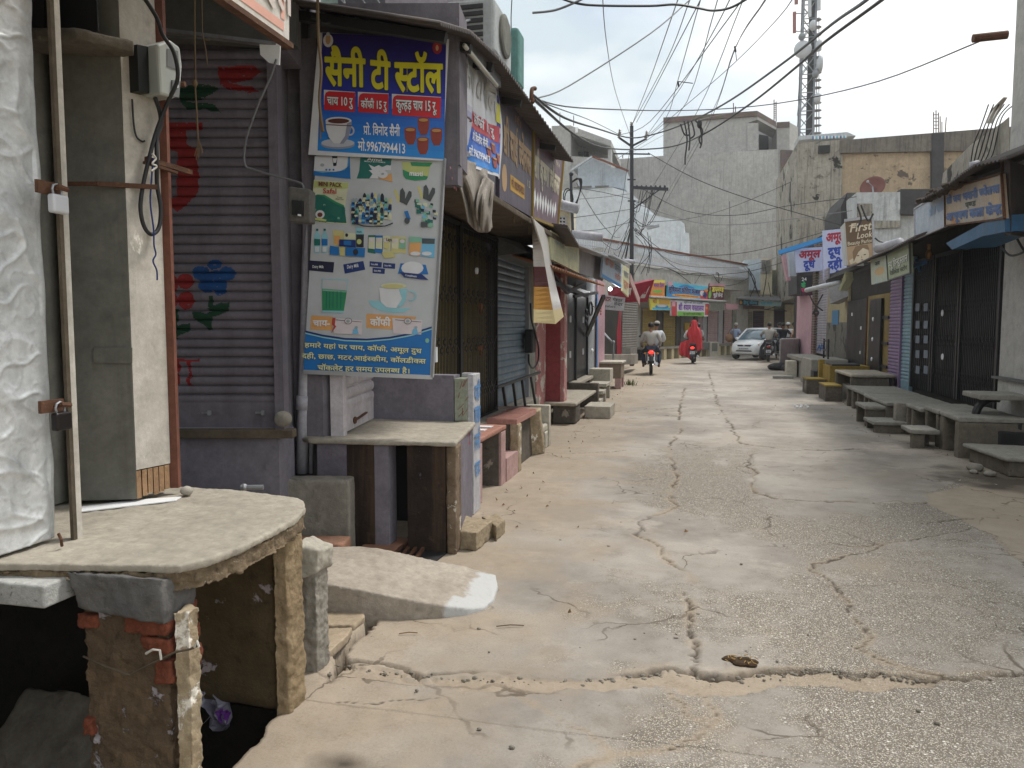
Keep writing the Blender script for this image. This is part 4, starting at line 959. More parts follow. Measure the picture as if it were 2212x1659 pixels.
# the stall's own upper walls
o=MB(M_mauve);a,b=T(668,60,-.06),T(992,70,-.05)
o.prism([(a.x,a.y),(b.x,b.y),(b.x-.05,b.y+.35),(a.x-.1,a.y+.5)],2.74,3.85);o.prism([(a.x,a.y+.01),(a.x+.3,a.y+.08),(a.x+.3,a.y+.2),(a.x,a.y+.2)],1.35,2.735);o.prism([(b.x-.13,b.y-.035),(b.x-.012,b.y-.012),(b.x-.012,b.y+.1),(b.x-.13,b.y+.1)],2.6,3.75)
sw_=o.build('stall_wall',label='upper lilac wall of the tea stall behind its two banners',cat='wall')
def gradient(c0,c1,n,name):return[plain(f'{name}_{i}',tuple(c0[k]+(c1[k]-c0[k])*i/(n-1)for k in range(3)),.42,spec=.4)for i in range(n)]
GR=gradient(hexc('#2c1a6a'),hexc('#1f2f9c'),8,'navy_print')+gradient(hexc('#1e45b4'),hexc('#1f86d6'),8,'blue_print')
GR=[MATS[m.name]for m in GR]
M_yel=plain('yellow_print','#d7d02c',.45);M_redb=plain('red_print','#c8202c',.45);M_kul=plain('clay_cup_print','#8c3a2e',.5);M_tea=plain('tea_print','#b9874e',.5);M_cup=plain('cup_print','#b7bcc8',.5);M_cups=plain('cup_shade_print','#8e93a4',.5);M_brew=plain('brew_print','#5b2b22',.5)
M_flex=plain('flex_white',(.66,.67,.70),.45)
def wob1(a,b):return .002*math.sin(a*7+b*4)+.001*math.sin(b*8-a*4)
def cup(B,mb,f,L=2):
 """f converts crop points: the white cup with saucer of the tea banner, in the crop (380,0,2.765)"""
 D_=lambda cx,cy,rx,ry,a0=0,a1=6.2832,n=20:f([(cx+rx*math.cos(a0+(a1-a0)*i/n),cy+ry*math.sin(a0+(a1-a0)*i/n))for i in range(n+(1 if a1-a0<6 else 0))])
 B.poly(mb,M_cups,D_(1222,972,115,32),L);B.poly(mb,M_cup,D_(1222,962,112,28),L+1)
 for i in range(12):
  t0,t1=-1.9+3.9*i/12,-1.9+3.9*(i+1)/12
  B.poly(mb,M_cup,f([(1304+30*math.cos(t0),880+34*math.sin(t0)),(1304+30*math.cos(t1),880+34*math.sin(t1)),(1304+19*math.cos(t1),880+22*math.sin(t1)),(1304+19*math.cos(t0),880+22*math.sin(t0))]),L+1)
 B.poly(mb,M_flex,f([(1140,810),(1315,820),(1310,870),(1292,930),(1262,968),(1195,966),(1162,925),(1143,865)]),L+2)
 B.poly(mb,M_cups,f([(1285,825),(1315,820),(1310,870),(1292,930),(1262,968),(1235,968),(1272,915)]),L+3)
 B.poly(mb,M_flex,D_(1227,814,88,26),L+3);B.poly(mb,M_brew,D_(1228,816,72,17),L+4)
 B.poly(mb,M_brew,f([(1142,838),(1315,846),(1314,851),(1142,843)]),L+4)
def kulhad(B,mb,f,cx,cy,L=2,k=1.0):
 B.poly(mb,M_kul,f([(cx-40*k,cy-45*k),(cx+40*k,cy-42*k),(cx+36*k,cy+20*k),(cx+22*k,cy+58*k),(cx-18*k,cy+58*k),(cx-36*k,cy+18*k)]),L)
 B.poly(mb,M_kul,f([(cx+40*k*math.cos(t),cy-44*k+14*k*math.sin(t))for t in np.linspace(0,6.283,16,endpoint=False)]),L+1)
 B.poly(mb,M_tea,f([(cx+31*k*math.cos(t),cy-40*k+11*k*math.sin(t))for t in np.linspace(0,6.283,16,endpoint=False)]),L+2)
ban=thing('tea_banner','navy and blue tea stall banner with big yellow lettering, cups and clay cups','banner',T(815,345,.05))
B=Board(T(689,70,.05),T(970,85,.05),T(956,347,.05),T(666,334,.05),wob1)
o=MB();B.panel(o,M_flex,.004,30,24);o.build('flex_sheet',ban)
f=conv(B,380,0,2.765)
tl,tr,br,bl=f([(1118,222),(1950,262),(1935,1070),(1085,1012)])
def lerp2(p,q,t):return(p[0]+(q[0]-p[0])*t,p[1]+(q[1]-p[1])*t)
o=MB()
for i in range(16):
 e0,e1=i/16,(i+1)/16
 l0,l1,r0,r1_=lerp2(tl,bl,e0),lerp2(tl,bl,e1),lerp2(tr,br,e0),lerp2(tr,br,e1)
 for k in range(10):
  B.poly(o,GR[i],[lerp2(l0,r0,k/10),lerp2(l0,r0,(k+1)/10),lerp2(l1,r1_,(k+1)/10),lerp2(l1,r1_,k/10)],1)
for x0,x1,y0,y1,dy in((1128,1338,605,740,14),(1356,1563,618,755,12),(1585,1915,632,775,22)):
 B.poly(o,M_flex,f([(x0,y0),(x1,y0+dy),(x1,y0+dy+30),(x0,y0+100)]),2)
 B.poly(o,M_redb,f([(x0+6,y0+40),(x0+14,y0+20),(x0+34,y0+10),(x1,y0+dy+4),(x1-2,y1+dy),(x0+2,y1)]),3)
cup(B,o,f)
for cx,cy in((1797,850),(1709,915),(1884,920),(1793,980)):kulhad(B,o,f,cx,cy)
M_saf=plain('saffron_print','#c9a27a',.5);M_dred=plain('maroon_print','#9c2f33',.5)
E_=lambda cx,cy,rx,ry:f([(cx+rx*math.cos(t),cy+ry*math.sin(t))for t in np.linspace(0,6.283,14,endpoint=False)])
B.poly(o,M_wht,E_(1157,275,34,45),2);B.poly(o,M_saf,E_(1157,268,17,34),3);B.poly(o,M_flex,E_(1157,232,12,14),4)
B.poly(o,M_dred,E_(1889,322,32,44),2);B.poly(o,M_redb,E_(1889,290,16,18),3);B.poly(o,M_saf,E_(1889,325,10,20),4)
o.build('printed_picture',ban)
def tfit(B,mb,m,body,f,x0,x1,ybase,ytop,bold=.012,layer=4,dy=0):
 """text from crop x0 to x1 with its head line at ytop and base at ybase (crop pixels at x0); dy = drop at x1"""
 (a0,b0),(a1,b1),(a2,b2)=f([(x0,ybase),(x1,ybase+dy),(x0,ytop)])
 geo,W=text_geo(body,bold)
 mb.use(m);kx=(a1-a0)/W;ky=(b0-b2)/.62;dr=(b1-b0)/W;sk=(a2-a0)/.62
 for vs,fs in geo:mb.add([B.p(a0+q[0]*kx+q[1]*sk,b0+dr*q[0]-q[1]*ky,layer)+B.n*(q[2]if len(q)>2 else 0)for q in vs],fs)
o=MB()
for w_,x0,x1,yb,yt in(('सैनी',1140,1405,570,395),('टी',1445,1572,590,415),('स्टॉल',1607,1925,610,430)):
 tfit(B,o,M_blk,w_,f,x0,x1,yb,yt,.055,3,12);tfit(B,o,M_yel,w_,f,x0,x1,yb,yt,.035,5,12)
for body,x0,x1,yb,yt,dy in(('चाय 10 रु',1152,1322,705,655,10),('कॉफी 15 रु',1378,1550,727,680,10),('कुल्हड़ चाय 15 रू.',1614,1885,735,675,18)):
 tfit(B,o,M_blk,body,f,x0,x1,yb,yt,.05,4,dy);tfit(B,o,M_wht,body,f,x0,x1,yb,yt,.02,5,dy)
tfit(B,o,M_wht,'प्रो. विनोद सैनी',f,1395,1640,905,850,.02,4,12);tfit(B,o,M_wht,'मो.9967994413',f,1358,1674,1012,955,.02,4,22)
o.build('lettering',ban)
# product board below it
pb_=thing('product_board','tall pale product board printed with milk packs, bottles, chocolate and tea glasses','sign',T(795,812,.02))
B=Board(T(683,330,.02),T(961,342,.02),T(934,815,.02),T(656,803,.02))
M_pboard=plain('board_offwhite','#b9bdc0',.4);M_alu=plain('aluminium_edge','#b9bbbe',.35,.6)
o=MB();B.panel(o,M_pboard,.02);o.build('panel',pb_)
o=MB(M_alu);o.beam(B.p(1,0),B.p(1,1),.014,.03);o.beam(B.p(0,1),B.p(1,1),.014,.03);o.build('edge_frame',pb_)
f1=conv(B,730,380,5.531);f2=conv(B,730,640,5.531)
P={k:plain('print_'+k,c,.45)for k,c in dict(teal='#1d6b62',green='#2f8a5f',pea='#256b5d',lime='#b9c27a',blue='#1d6fb5',dblue='#1c3572',navy='#20243f',sky='#6fb3d8',cream='#cfd0b0',orange='#d9a266',brown='#6b3a2a',grey='#4a4f52',lgrey='#9aa6ab',pink='#d2c8cc',aqua='#8fc4cf',dark='#252a33',ylw='#c9c183',red='#b5443a',palegreen='#7fb39a').items()}
o=MB()
def pp(f,k,pts,L=1):B.poly(o,P[k]if isinstance(k,str)else k,f(pts),L)
def pe(f,k,cx,cy,rx,ry,L=2,n=14):pp(f,k,[(cx+rx*math.cos(t),cy+ry*math.sin(t))for t in np.linspace(0,6.283,n,endpoint=False)],L)
pp(f1,'sky',[(195,0),(660,5),(680,305),(180,255)]);pp(f1,M_flex,[(200,0),(645,5),(630,150),(520,215),(185,195)],2);pp(f1,'dark',[(430,0),(505,0),(490,130),(450,135)],3);pp(f1,M_flex,[(440,30),(500,30),(485,90),(450,90)],4);pe(f1,'lgrey',300,120,28,22,3);pp(f1,'blue',[(190,200),(300,225),(480,210),(600,190),(650,130),(660,0),(668,5),(680,305),(180,255)],3)
for cx in(355,400,452):pe(f1,'blue',cx,185,15,14,4,6)
pp(f1,'teal',[(810,15),(1230,40),(1220,120),(1150,150),(1060,130),(970,160),(975,240),(930,300),(760,300),(795,200)]);pp(f1,M_flex,[(920,110),(1000,145),(1060,120),(1100,150),(1170,120),(1225,130),(1220,190),(1060,200),(1045,300),(935,295),(975,240),(925,190),(970,185)],2);pp(f1,'orange',[(1050,300),(1090,290),(1230,230),(1242,345)],2);pe(f1,M_flex,1112,245,68,52,3);pe(f1,'lgrey',1112,240,20,14,4)
pp(f1,'lime',[(1365,80),(1785,80),(1740,160),(1725,270),(1390,270),(1380,150)]);pp(f1,'green',[(1380,180),(1460,215),(1720,275),(1700,315),(1540,330),(1420,305),(1390,260)],2);pp(f1,'green',[(1480,80),(1780,90),(1740,140),(1500,130)],2)
pp(f1,'cream',[(185,318),(655,352),(600,700),(632,912),(150,885),(170,500)]);pp(f1,'lime',[(185,330),(650,360),(640,430),(560,440),(210,420),(180,440)],2);pp(f1,'pea',[(170,545),(230,515),(330,545),(480,640),(600,690),(625,900),(165,870)],2);pp(f1,'green',[(230,515),(330,520),(480,610),(590,660),(600,690),(480,645),(330,550)],3)
r5=random.Random(5)
for k in range(70):
 x,y=190+410*r5 .random(),560+320*r5 .random()
 if y>545+(x-250)*.45:pe(f1,('teal','palegreen','pea')[k%3]if k%5==0 else 'teal',x,y,17,17,3+k%2,8)
pe(f1,M_flex,272,785,62,58,5);pe(f1,'brown',272,790,36,32,6,8);pp(f1,'lime',[(165,830),(250,830),(360,855),(350,880),(160,855)],5)
for k in range(64): # crowd of bottles and cans
 r_=k//11;x=715+(k%11)*49+(r5 .random()-.5)*20;y=560+r_*62+(r5 .random()-.5)*20
 if r_==0 and(x<830 or x>1120):continue
 w_,h_=18+8*r5 .random(),48+26*r5 .random();kk=('navy','teal','cream','blue','palegreen','dark','lgrey','dblue','ylw')[r5 .randrange(9)]
 pp(f1,kk,[(x-w_,y-h_*.5),(x-w_*.3,y-h_),(x+w_*.3,y-h_),(x+w_,y-h_*.5),(x+w_,y+h_*.7),(x-w_,y+h_*.7)],2+r_);pp(f1,('cream','sky','navy')[k%3],[(x-w_*.9,y-8),(x+w_*.9,y-8),(x+w_*.9,y+20),(x-w_*.9,y+20)],3+r_)
pp(f1,'dark',[(705,860),(760,905),(860,935),(1000,945),(1150,935),(1255,895),(1250,915),(1150,950),(1000,958),(850,948),(740,915)],9)
for dx,dy in((0,0),(315,-45)):
 pp(f1,'ylw',[(1255+dx,450+dy),(1290+dx,445+dy),(1340+dx,560+dy),(1320+dx,650+dy)]);pp(f1,'grey',[(1345+dx,460+dy),(1378+dx,425+dy),(1412+dx,490+dy),(1412+dx,600+dy),(1380+dx,630+dy),(1338+dx,615+dy)],2);pp(f1,'grey',[(1465+dx,465+dy),(1500+dx,480+dy),(1500+dx,540+dy),(1435+dx,660+dy),(1385+dx,630+dy)],3)
for k in range(40):
 t=-1.9+2.6*r5 .random();rr=60+170*r5 .random();x,y=1610+rr*math.cos(t),810+rr*math.sin(t)
 kk=('cream','dark','sky','teal','lgrey','palegreen')[k%6];s_=18+14*r5 .random();pp(f1,kk,[(x-s_,y-s_),(x+s_,y-s_*.7),(x+s_,y+s_),(x-s_,y+s_*.8)],1+k%4)
pp(f1,'grey',[(1625,885),(1715,890),(1712,955),(1622,955)],5);pe(f1,'palegreen',1757,930,36,36,5);pe(f1,'grey',1440,870,36,44,5);pp(f1,'blue',[(1400,745),(1450,735),(1490,850),(1440,860)],5)
for x in(190,290):
 pp(f1,'aqua',[(x,1060),(x+40,1000),(x+80,1060),(x+78,1300),(x,1300)]);pp(f1,'teal' if x==190 else 'blue',[(x,1110),(x+80,1115),(x+80,1200),(x,1200)],2);pp(f1,'teal',[(x+26,975),(x+56,975),(x+56,1003),(x+26,1003)],2);pp(f1,M_flex,[(x+12,1215),(x+66,1215),(x+66,1285),(x+12,1285)],2)
pp(f1,'ylw',[(440,990),(590,1005),(590,1230),(450,1190)]);pp(f1,'orange',[(460,1070),(540,1070),(540,1190),(465,1180)],2);pp(f1,'cream',[(590,1030),(745,1035),(745,1120),(590,1120)],2);pe(f1,'dark',628,1062,20,24,3);pp(f1,'aqua',[(752,955),(855,960),(850,1060),(750,1050)],2);pp(f1,'dark',[(752,1050),(858,1050),(855,1225),(755,1220)],2);pe(f1,'lime',795,1150,32,36,3);pp(f1,'dblue',[(530,1118),(752,1130),(750,1228),(525,1210)],4);pp(f1,'blue',[(590,1135),(690,1140),(690,1200),(590,1195)],5);pp(f1,'blue',[(405,1205),(530,1225),(540,1335),(400,1325)],4);pp(f1,'ylw',[(525,1225),(610,1225),(605,1340),(530,1335)],4);pp(f1,'blue',[(610,1225),(878,1235),(870,1360),(612,1340)],5);pe(f1,'dark',750,1290,34,44,6)
for k,(c1_,c2_)in enumerate((('teal','cream'),('blue','cream'),('cream','ylw'),('ylw','cream'),('ylw','palegreen'))):
 x=915+k*98+(20 if k>2 else 0);pp(f1,c1_,[(x,1060+6*k),(x+100,1060+6*k),(x+98,1310),(x-8,1295)],1+k%2);pp(f1,c2_,[(x+8,1090+6*k),(x+92,1090+6*k),(x+90,1250),(x+4,1240)],3);pe(f1,'pink',x+48,1125+5*k,34,26,4)
pp(f1,'ylw',[(1100,1290),(1240,1280),(1290,1360),(1130,1370)],4);pp(f1,'orange',[(1470,1085),(1635,1095),(1620,1340),(1465,1325)],3);pp(f1,'palegreen',[(1470,1080),(1635,1092),(1632,1160),(1470,1165)],4);pp(f1,'sky',[(1635,1100),(1815,1108),(1805,1365),(1620,1345)],3);pp(f1,'grey',[(1640,1105),(1812,1112),(1808,1180),(1640,1175)],4)
for cx in(1550,1705):pe(f1,M_flex,cx,1310,68,28,5)
pp(f1,'navy',[(122,1400),(460,1425),(445,1565),(115,1535)]);pp(f1,'dblue',[(580,1455),(850,1408),(875,1525),(600,1580)])
for x,y in((935,1412),(1115,1430),(975,1498)):pp(f1,'dblue',[(x,y),(x+165,y+14),(x+160,y+85),(x-2,y+72)])
pp(f1,'blue',[(1350,1440),(1690,1460),(1725,1590),(1315,1580)]);pe(f1,M_flex,1510,1505,150,90,3);pp(f2,'dblue',[(1340,120),(1640,150),(1730,230),(1600,215),(1400,190)],4)
pp(f2,'aqua',[(290,210),(650,220),(630,370),(290,345)]);pp(f2,M_pboard,[(300,220),(640,235),(622,365),(300,340)],2);pp(f2,'green',[(295,345),(630,370),(590,640),(300,635)],2);pp(f2,'palegreen',[(300,350),(628,372),(622,395),(300,372)],3)
for x in(350,395,440,495,545):pp(f2,'teal',[(x,380),(x+12,380),(x+8,610),(x-2,610)],3)
pp(f2,'aqua',[(300,635),(590,640),(580,668),(302,662)],3)
pp(f2,'aqua',[(915,500),(1100,510),(1250,600),(1490,610),(1400,660),(1250,670),(1080,640),(960,580)]);pp(f2,M_flex,[(1060,330),(1440,335),(1430,480),(1380,570),(1280,605),(1160,590),(1085,520)],2);pe(f2,'cream',1260,305,175,42,3,18);pe(f2,'ylw',1250,312,140,28,4,18);pp(f2,'aqua',[(1330,350),(1440,340),(1430,480),(1380,570),(1300,600),(1370,480)],3)
for i in range(10):
 t0,t1=-1.9+3.9*i/10,-1.9+3.9*(i+1)/10
 pp(f2,'aqua',[(1490+78*math.cos(t0),440+70*math.sin(t0)),(1490+78*math.cos(t1),440+70*math.sin(t1)),(1490+60*math.cos(t1),440+53*math.sin(t1)),(1490+60*math.cos(t0),440+53*math.sin(t0))],3)
pp(f2,'orange',[(160,702),(440,720),(430,905),(140,890),(145,720)]);pp(f2,'orange',[(900,680),(1560,720),(1550,750),(1230,890),(890,870),(890,700)])
for x in(440,1240):pp(f2,'pink',[(x,735),(x+400,765),(x+390,960),(x+15,945)],3);pp(f2,'grey',[(x+40,758),(x+390,788),(x+390,794),(x+40,765)],4);pe(f2,'grey',x+210,778,52,42,5);pe(f2,'pink',x+210,778,45,36,6);pe(f2,'lgrey',x+210,778,24,22,7);pp(f2,'sky',[(x+265,950),(x+280,890),(x+330,870),(x+350,950)],5);pe(f2,'lgrey',x+320,862,22,18,6)
pp(f2,'red',[(440,730),(480,735),(470,830),(490,850),(420,940),(455,850),(430,820)],4)
arc=[(70,905),(300,960),(600,1005),(900,1015),(1200,990),(1500,935),(1770,850)]
pp(f2,'dblue',arc+[(x,y+26)for x,y in arc[::-1]],2);pp(f2,'aqua',[(x,y+26)for x,y in arc]+[(x,y+44)for x,y in arc[::-1]],3)
for(x0,y0),(x1,y1)in zip(arc[:-1],arc[1:]):pp(f2,M_pblue2 if False else 'blue',[(x0,y0+44),(x1,y1+44),(x1-25*(x1/1770),1500+(x1-70)*.018),(x0-25,1440+(x0-70)*.04)],1)
pe(f2,'palegreen',1710,1040,28,34,3,7)
o.build('printed_picture',pb_)
o=MB();M_ltxt=plain('text_paleyellow','#d9dcb0',.5)
tfit(B,o,P['brown'],'MINI PACK',f1,250,565,402,350,.03,5,18);tfit(B,o,P['red'],'Safal',f1,310,490,498,440,.02,5,8);tfit(B,o,P['dark'],'Frozen',f1,500,570,560,545,.01,5,4);tfit(B,o,P['dark'],'Green Peas',f1,478,590,583,568,.01,5,6)
tfit(B,o,M_wht,'Amul',f1,905,1100,58,22,.02,4,10);tfit(B,o,M_wht,'MASALA BUTTERMILK',f1,865,1150,78,62,.01,4,18);tfit(B,o,M_wht,'masti',f1,1470,1650,262,205,.03,5,8);tfit(B,o,M_wht,'Dairy Milk',f1,168,320,1502,1470,.015,4,4);tfit(B,o,M_wht,'Dairy Milk',f1,632,790,1512,1470,.015,4,-22)
tfit(B,o,P['dark'],'Lays',f1,1160,1235,1140,1105,.02,5,3);tfit(B,o,M_wht,'Compliment',f2,1415,1570,175,150,.01,6,18);tfit(B,o,P['dark'],'nut',f1,765,830,1030,1000,.01,5,2)
for x,y in((955,1455),(1135,1472),(995,1542)):tfit(B,o,M_wht,'Dairy Milk',f1,x,x+95,y+8,y-12,.01,4,5)
tfit(B,o,M_wht,'चाय-',f2,178,400,845,772,.03,4,0);tfit(B,o,M_wht,'कॉफी',f2,945,1215,838,755,.03,4,6)
for body,x0,x1,yb,yt,dy in(('हमारे यहां पर चाय, कॉफी, अमूल दुध',66,1635,1128,1072,82),('दही, छाछ, मटर,आईस्क्रीम, कॉलड्रीक्स',30,1690,1272,1215,78),('चॉकलेट हर समय उपलब्ध है।',240,1470,1432,1372,50)):
 tfit(B,o,M_blk,body,f2,x0,x1,yb,yt,.05,4,dy);tfit(B,o,M_ltxt,body,f2,x0,x1,yb,yt,.022,5,dy)
o.build('lettering',pb_)
# side banner round the corner, on the street face
sb=thing('side_banner','creased side banner of the tea stall, painted glare above and blue below, facing the street','banner',(-1.74,6.2,2.85))
def wob2(a,b):return .022*math.sin(a*6+b*3)*(.3+b)+.012*math.sin(a*17-b*6)+.018*max(0,1-abs(a-.35-.25*b)*9)-.02*max(0,1-abs(a-.75)*8)
B=Board(fx(991,78,-1.73),fx(1078,172,-1.73),fx(1079,387,-1.73),fx(983,343,-1.73),wob2)
M_wash=plain('glared_white','#d5d6dc',.35,spec=.6);M_pk=plain('pink_edge','#cda6b0',.5);M_redw=plain('washed_red','#c63a44',.45)  # upper white is glare painted into the sheet's colour
o=MB();B.panel(o,M_wash,.005,40,30);o.build('flex_sheet',sb)
o=MB();NB=gradient(hexc('#c8c6d6'),hexc('#3458bd'),4,'glare_to_blue')+gradient(hexc('#2a57c4'),hexc('#1d7fd2'),6,'deep_blue')
for i in range(10):
 for k in range(20):
  a0,a1=.04+.92*k/20,.04+.92*(k+1)/20;s0=.50-.12*0
  B.poly(o,NB[i],[(a0,s0+.47*i/10),(a1,s0+.47*i/10),(a1,s0+.47*(i+1)/10),(a0,s0+.47*(i+1)/10)],1)
for k in range(20):
 a0,a1=.3+.64*k/20,.3+.64*(k+1)/20
 B.poly(o,M_redw,[(a0,.49+.03*(1-k/20)),(a1,.49+.03*(1-k/20)),(a1,.655),(a0,.655)],2)
for k in range(8):B.poly(o,MATS['navy_print_4'],[(.9,.12+.5*k/8),(.96,.12+.5*k/8),(.96,.12+.5*(k+1)/8),(.9,.12+.5*(k+1)/8)],1)
B.poly(o,M_yel,[(.88,.26),(.955,.27),(.955,.46),(.88,.45)],3)
for k in range(12):B.poly(o,M_pk,[(0,k/12),(.04,k/12),(.04,(k+1)/12),(0,(k+1)/12)],1)
B.poly(o,M_cup,[(.08,.62),(.3,.62),(.28,.82),(.2,.88),(.14,.88),(.09,.8)],4);B.disc(o,M_brew,.19,.62,.09,.02,5);B.disc(o,M_cups,.2,.9,.15,.03,4)
for a,b in((.80,.74),(.70,.8),(.9,.82),(.8,.88)):B.poly(o,M_kul,[(a-.05,b-.05),(a+.05,b-.05),(a+.03,b+.045),(a-.03,b+.045)],4);B.disc(o,M_tea,a,b-.045,.04,.012,5,10)
o.build('printed_picture',sb)
o=MB();B.text(o,plain('ghost_letter','#c3c4c0',.4),'सैनी टी स्टॉल',.1,.36,.2,w=.8,bold=.03,layer=3)
B.text(o,M_wash,'कॉफी 15 रु',.34,.61,.07,w=.5,bold=.03,layer=5);B.text(o,M_wht,'प्रो. विनोद सैनी',.33,.76,.06,w=.34,bold=.03,layer=5);B.text(o,M_wht,'मो.9967994413',.3,.9,.06,w=.4,bold=.03,layer=5);o.build('lettering',sb)
lt=thing('tube_light','tube light in a dusty tin fitting above the creased side banner','lamp',fx(1040,130,-1.62))
o=MB(M_tin);o.beam(fx(1004,88,-1.64),fx(1076,178,-1.64),.05,.09);o.build('fitting',lt)
o=MB();o.use(plain('dead_tube','#b9b8ae',.3),True);o.tube([fx(1003,98,-1.59),fx(1073,185,-1.59)],.016,8);o.build('tube',lt)
# cloth bundle hanging below the side banner
M_cloth=weather('grubby_cloth','#a29b92','#847d76','#5d564f',sc=4,speck=.4,streak=.3,rough=.95,bump=.3)
M_clothp=plain('cloth_flowers','#8d5f66',.9)
def drape(u0,v0,u1,v1,ub0,vb0,ub1,vb1,x,amp,fold):
 def fn(i,j):
  j=1-j;t=Vector((u0,v0,0)).lerp(Vector((u1,v1,0)),i);q=Vector((ub0,vb0,0)).lerp(Vector((ub1,vb1,0)),i);c=t.lerp(q,j)
  c.x+=math.sin(j*3.1)*fold*(1-i);c.y+=16*j*math.sin(i*3.1)
  return fx(c.x,c.y,x+amp*math.sin(i*13+j*2.5+1.5*math.sin(j*3))*(.4+.6*j)+amp*.6*math.sin(i*9-j*5)+.05*math.sin(j*3.1))
 return fn
cl=thing('hanging_cloth','grubby pale cloth bundled and drooping below the side banner','cloth',fx(1015,500,-1.75))
o=MB();o.use(M_cloth,True);o.grid(drape(962,330,1052,360,1012,480,1064,492,-1.74,.026,8),60,30,back=(-.01,0,0));o.build('main_fold',cl)
o=MB();o.use(M_cloth,True);o.grid(drape(1048,378,1068,395,1030,470,1060,498,-1.68,.02,-6),24,24,back=(-.01,0,0));o.build('end_fold',cl)
o=MB(M_clothp)
for k in range(14):
 p=fx(970+18*rng.random(),350+60*rng.random(),-1.685);o.ball(tuple(p),.004,.012,.012,6,4)
o.build('flower_print',cl)
# tin canopy and corrugated roof edge
M_tarp=weather('grey_tarpaulin','#4d5052','#3a3c3e','#6d6a66',sc=2,streak=.2,rough=.5,bump=.15)
fr=[fd(u,v,5.15)for u,v in[(672,40),(700,52),(740,50),(780,52),(830,62),(880,70),(948,80)]]
def can(i,j):
 k=i*(len(fr)-1);a=int(min(k,len(fr)-2));p=fr[a].lerp(fr[a+1],k-a);return p+Vector((-.05*j,.9*j,.42*j+.03*math.sin(i*20)*j))
cn=thing('tin_canopy','sagging grey tin canopy over the tea banner','canopy',fr[3])
o=MB();o.use(M_tarp,True);o.grid(can,40,10,back=(0,0,.015));o.build('sheet',cn)
for(u0,v0,u1,v1)in((790,62,720,-20),(830,68,770,-20),(862,76,810,-10),(900,80,870,20),(760,55,740,-10)):o=MB(M_tin);o.tube([fd(u0,v0,5.2),fd(u1,v1,5.9)],.006,5);o.build('rod',cn)
crf=thing('corrugated_roof','rusty corrugated roof edge running over the left shop signs','roof',(-2,7.5,3.9))
P_=[fx(*p,-1.52)for p in((950,52),(1018,72),(1078,128),(1150,226),(1239,350))]
def roofe(i,j):
 k=i*4;a=int(min(k,3));p=P_[a].lerp(P_[a+1],k-a);return p+Vector((-1.3*j,0,.30*j+.014*math.sin(i*75*6.283)))
o=MB();o.use(M_tin_d,True);o.grid(roofe,600,3,back=(0,0,.008));o.build('sheet',crf)
for k in range(5):p=roofe(.1+.2*k,0);o=MB(M_dark);o.beam(p+V(-.05,0,-.06),p+V(-1.2,0,.2),.05,.06);o.build('rafter',crf)
o=MB();o.use(M_rust,True);p=fx(1148,212,-1.52);o.tube(smooth_path([p+V(0,0,-.04),p+V(0,0,.03),p+V(.0,.03,.09),p+V(.02,.08,.11)]),.02,8);o.ball(tuple(p+V(0,.02,-.02)),.03);o.build('roof_hook',label='rusty bent roof bracket holding the wires over the signs',cat='bracket')
# sign boards on the street face
def sign(name,lab,corners,m,x,th=.04,edge=None,frame=.015,group=None,out=0):
 tl,tr,br,bl=[fx(u,v,x)for u,v in corners]
 t=thing(name,lab,'sign',(bl+br)/2,group=group);B=Board(tl,tr,br,bl);o=MB();B.panel(o,m,th);o.build('panel',t)
 if edge:
  o=MB(edge)
  for p,q in((tl,tr),(tr,br),(br,bl),(bl,tl)):o.beam(p+B.n*.002,q+B.n*.002,frame*1.4,frame)
  o.build('frame',t)
 return t,B
M_bsign=weather('brown_sign','#575060','#4a4250','#8a7f80',sc=2,streak=.25,rough=.45,bump=.03,spec=.5);M_tan=plain('tan_letter','#b08f68',.5);M_gold=plain('gold_print','#b98f3a',.5);M_psign=weather('plum_sign','#75606e','#69525f','#9d8d92',sc=2,streak=.25,rough=.45,bump=.03,spec=.5);M_crm=plain('cream_letter','#c9c0a8',.5);M_ylwf=plain('mustard_frame','#8a7434',.5)
t,B=sign('jewellery_sign','dim brown shop sign with big tan lettering, left of the plum sign',[(1081,172),(1150,258),(1150,470),(1079,428)],M_bsign,-1.75)
o=MB();B.text(o,M_tan,'श्री साई ज्वेलर्स',.08,.58,.22,w=.86,bold=.045,layer=2,rise=.0);B.rect(o,M_gold,.28,.73,.72,.87,1);B.text(o,M_brew,'मो. 9829054321',.31,.83,.06,w=.38,bold=.02,layer=3);B.disc(o,M_tan,.12,.8,.07,.12,1);B.text(o,M_crm,'1 2',.8,.72,.06,layer=2);B.text(o,M_tan,'॥ श्री ॥',.4,.22,.06,layer=2);o.build('lettering',t)
t,B=sign('jewellery_sign','plum coloured shop sign with cream lettering and a row of white diamonds',[(1152,258),(1217,338),(1203,492),(1148,470)],M_psign,-1.75,edge=M_ylwf,frame=.03)
o=MB();B.text(o,M_crm,'श्री कृष्णा ज्वैलर्स',.06,.56,.21,w=.88,bold=.045,layer=2)
for k in range(9):
 a=.09+k*.095;b=.77+.025*(k%2);B.poly(o,M_wht,[(a,b-.10),(a+.042,b),(a,b+.12),(a-.042,b)],1)
B.text(o,M_crm,'मो. 9414',.66,.22,.06,w=.22,layer=2);o.build('lettering',t)
o=MB(M_wood);o.box(-2.55,-1.74,5.6,10.3,2.70,2.76);bevel(o.build('soffit_board',label='dark wooden soffit board below the brown and plum signs',cat='board'),.01)
o=MB(M_wood)
for k in range(6):o.box(-2.5,-2.35,6.6,10.8,2.62-.0,2.66);break
o.build('lintel_beam',label='dark timber lintel above the folding gate',cat='beam')
o=MB(M_jute)
for k in range(5):p=fx(1110+16*k,455+9*k,-1.78);o.tube([p,p+V(.0,.01,-.1-.08*rng.random())],.004,4)
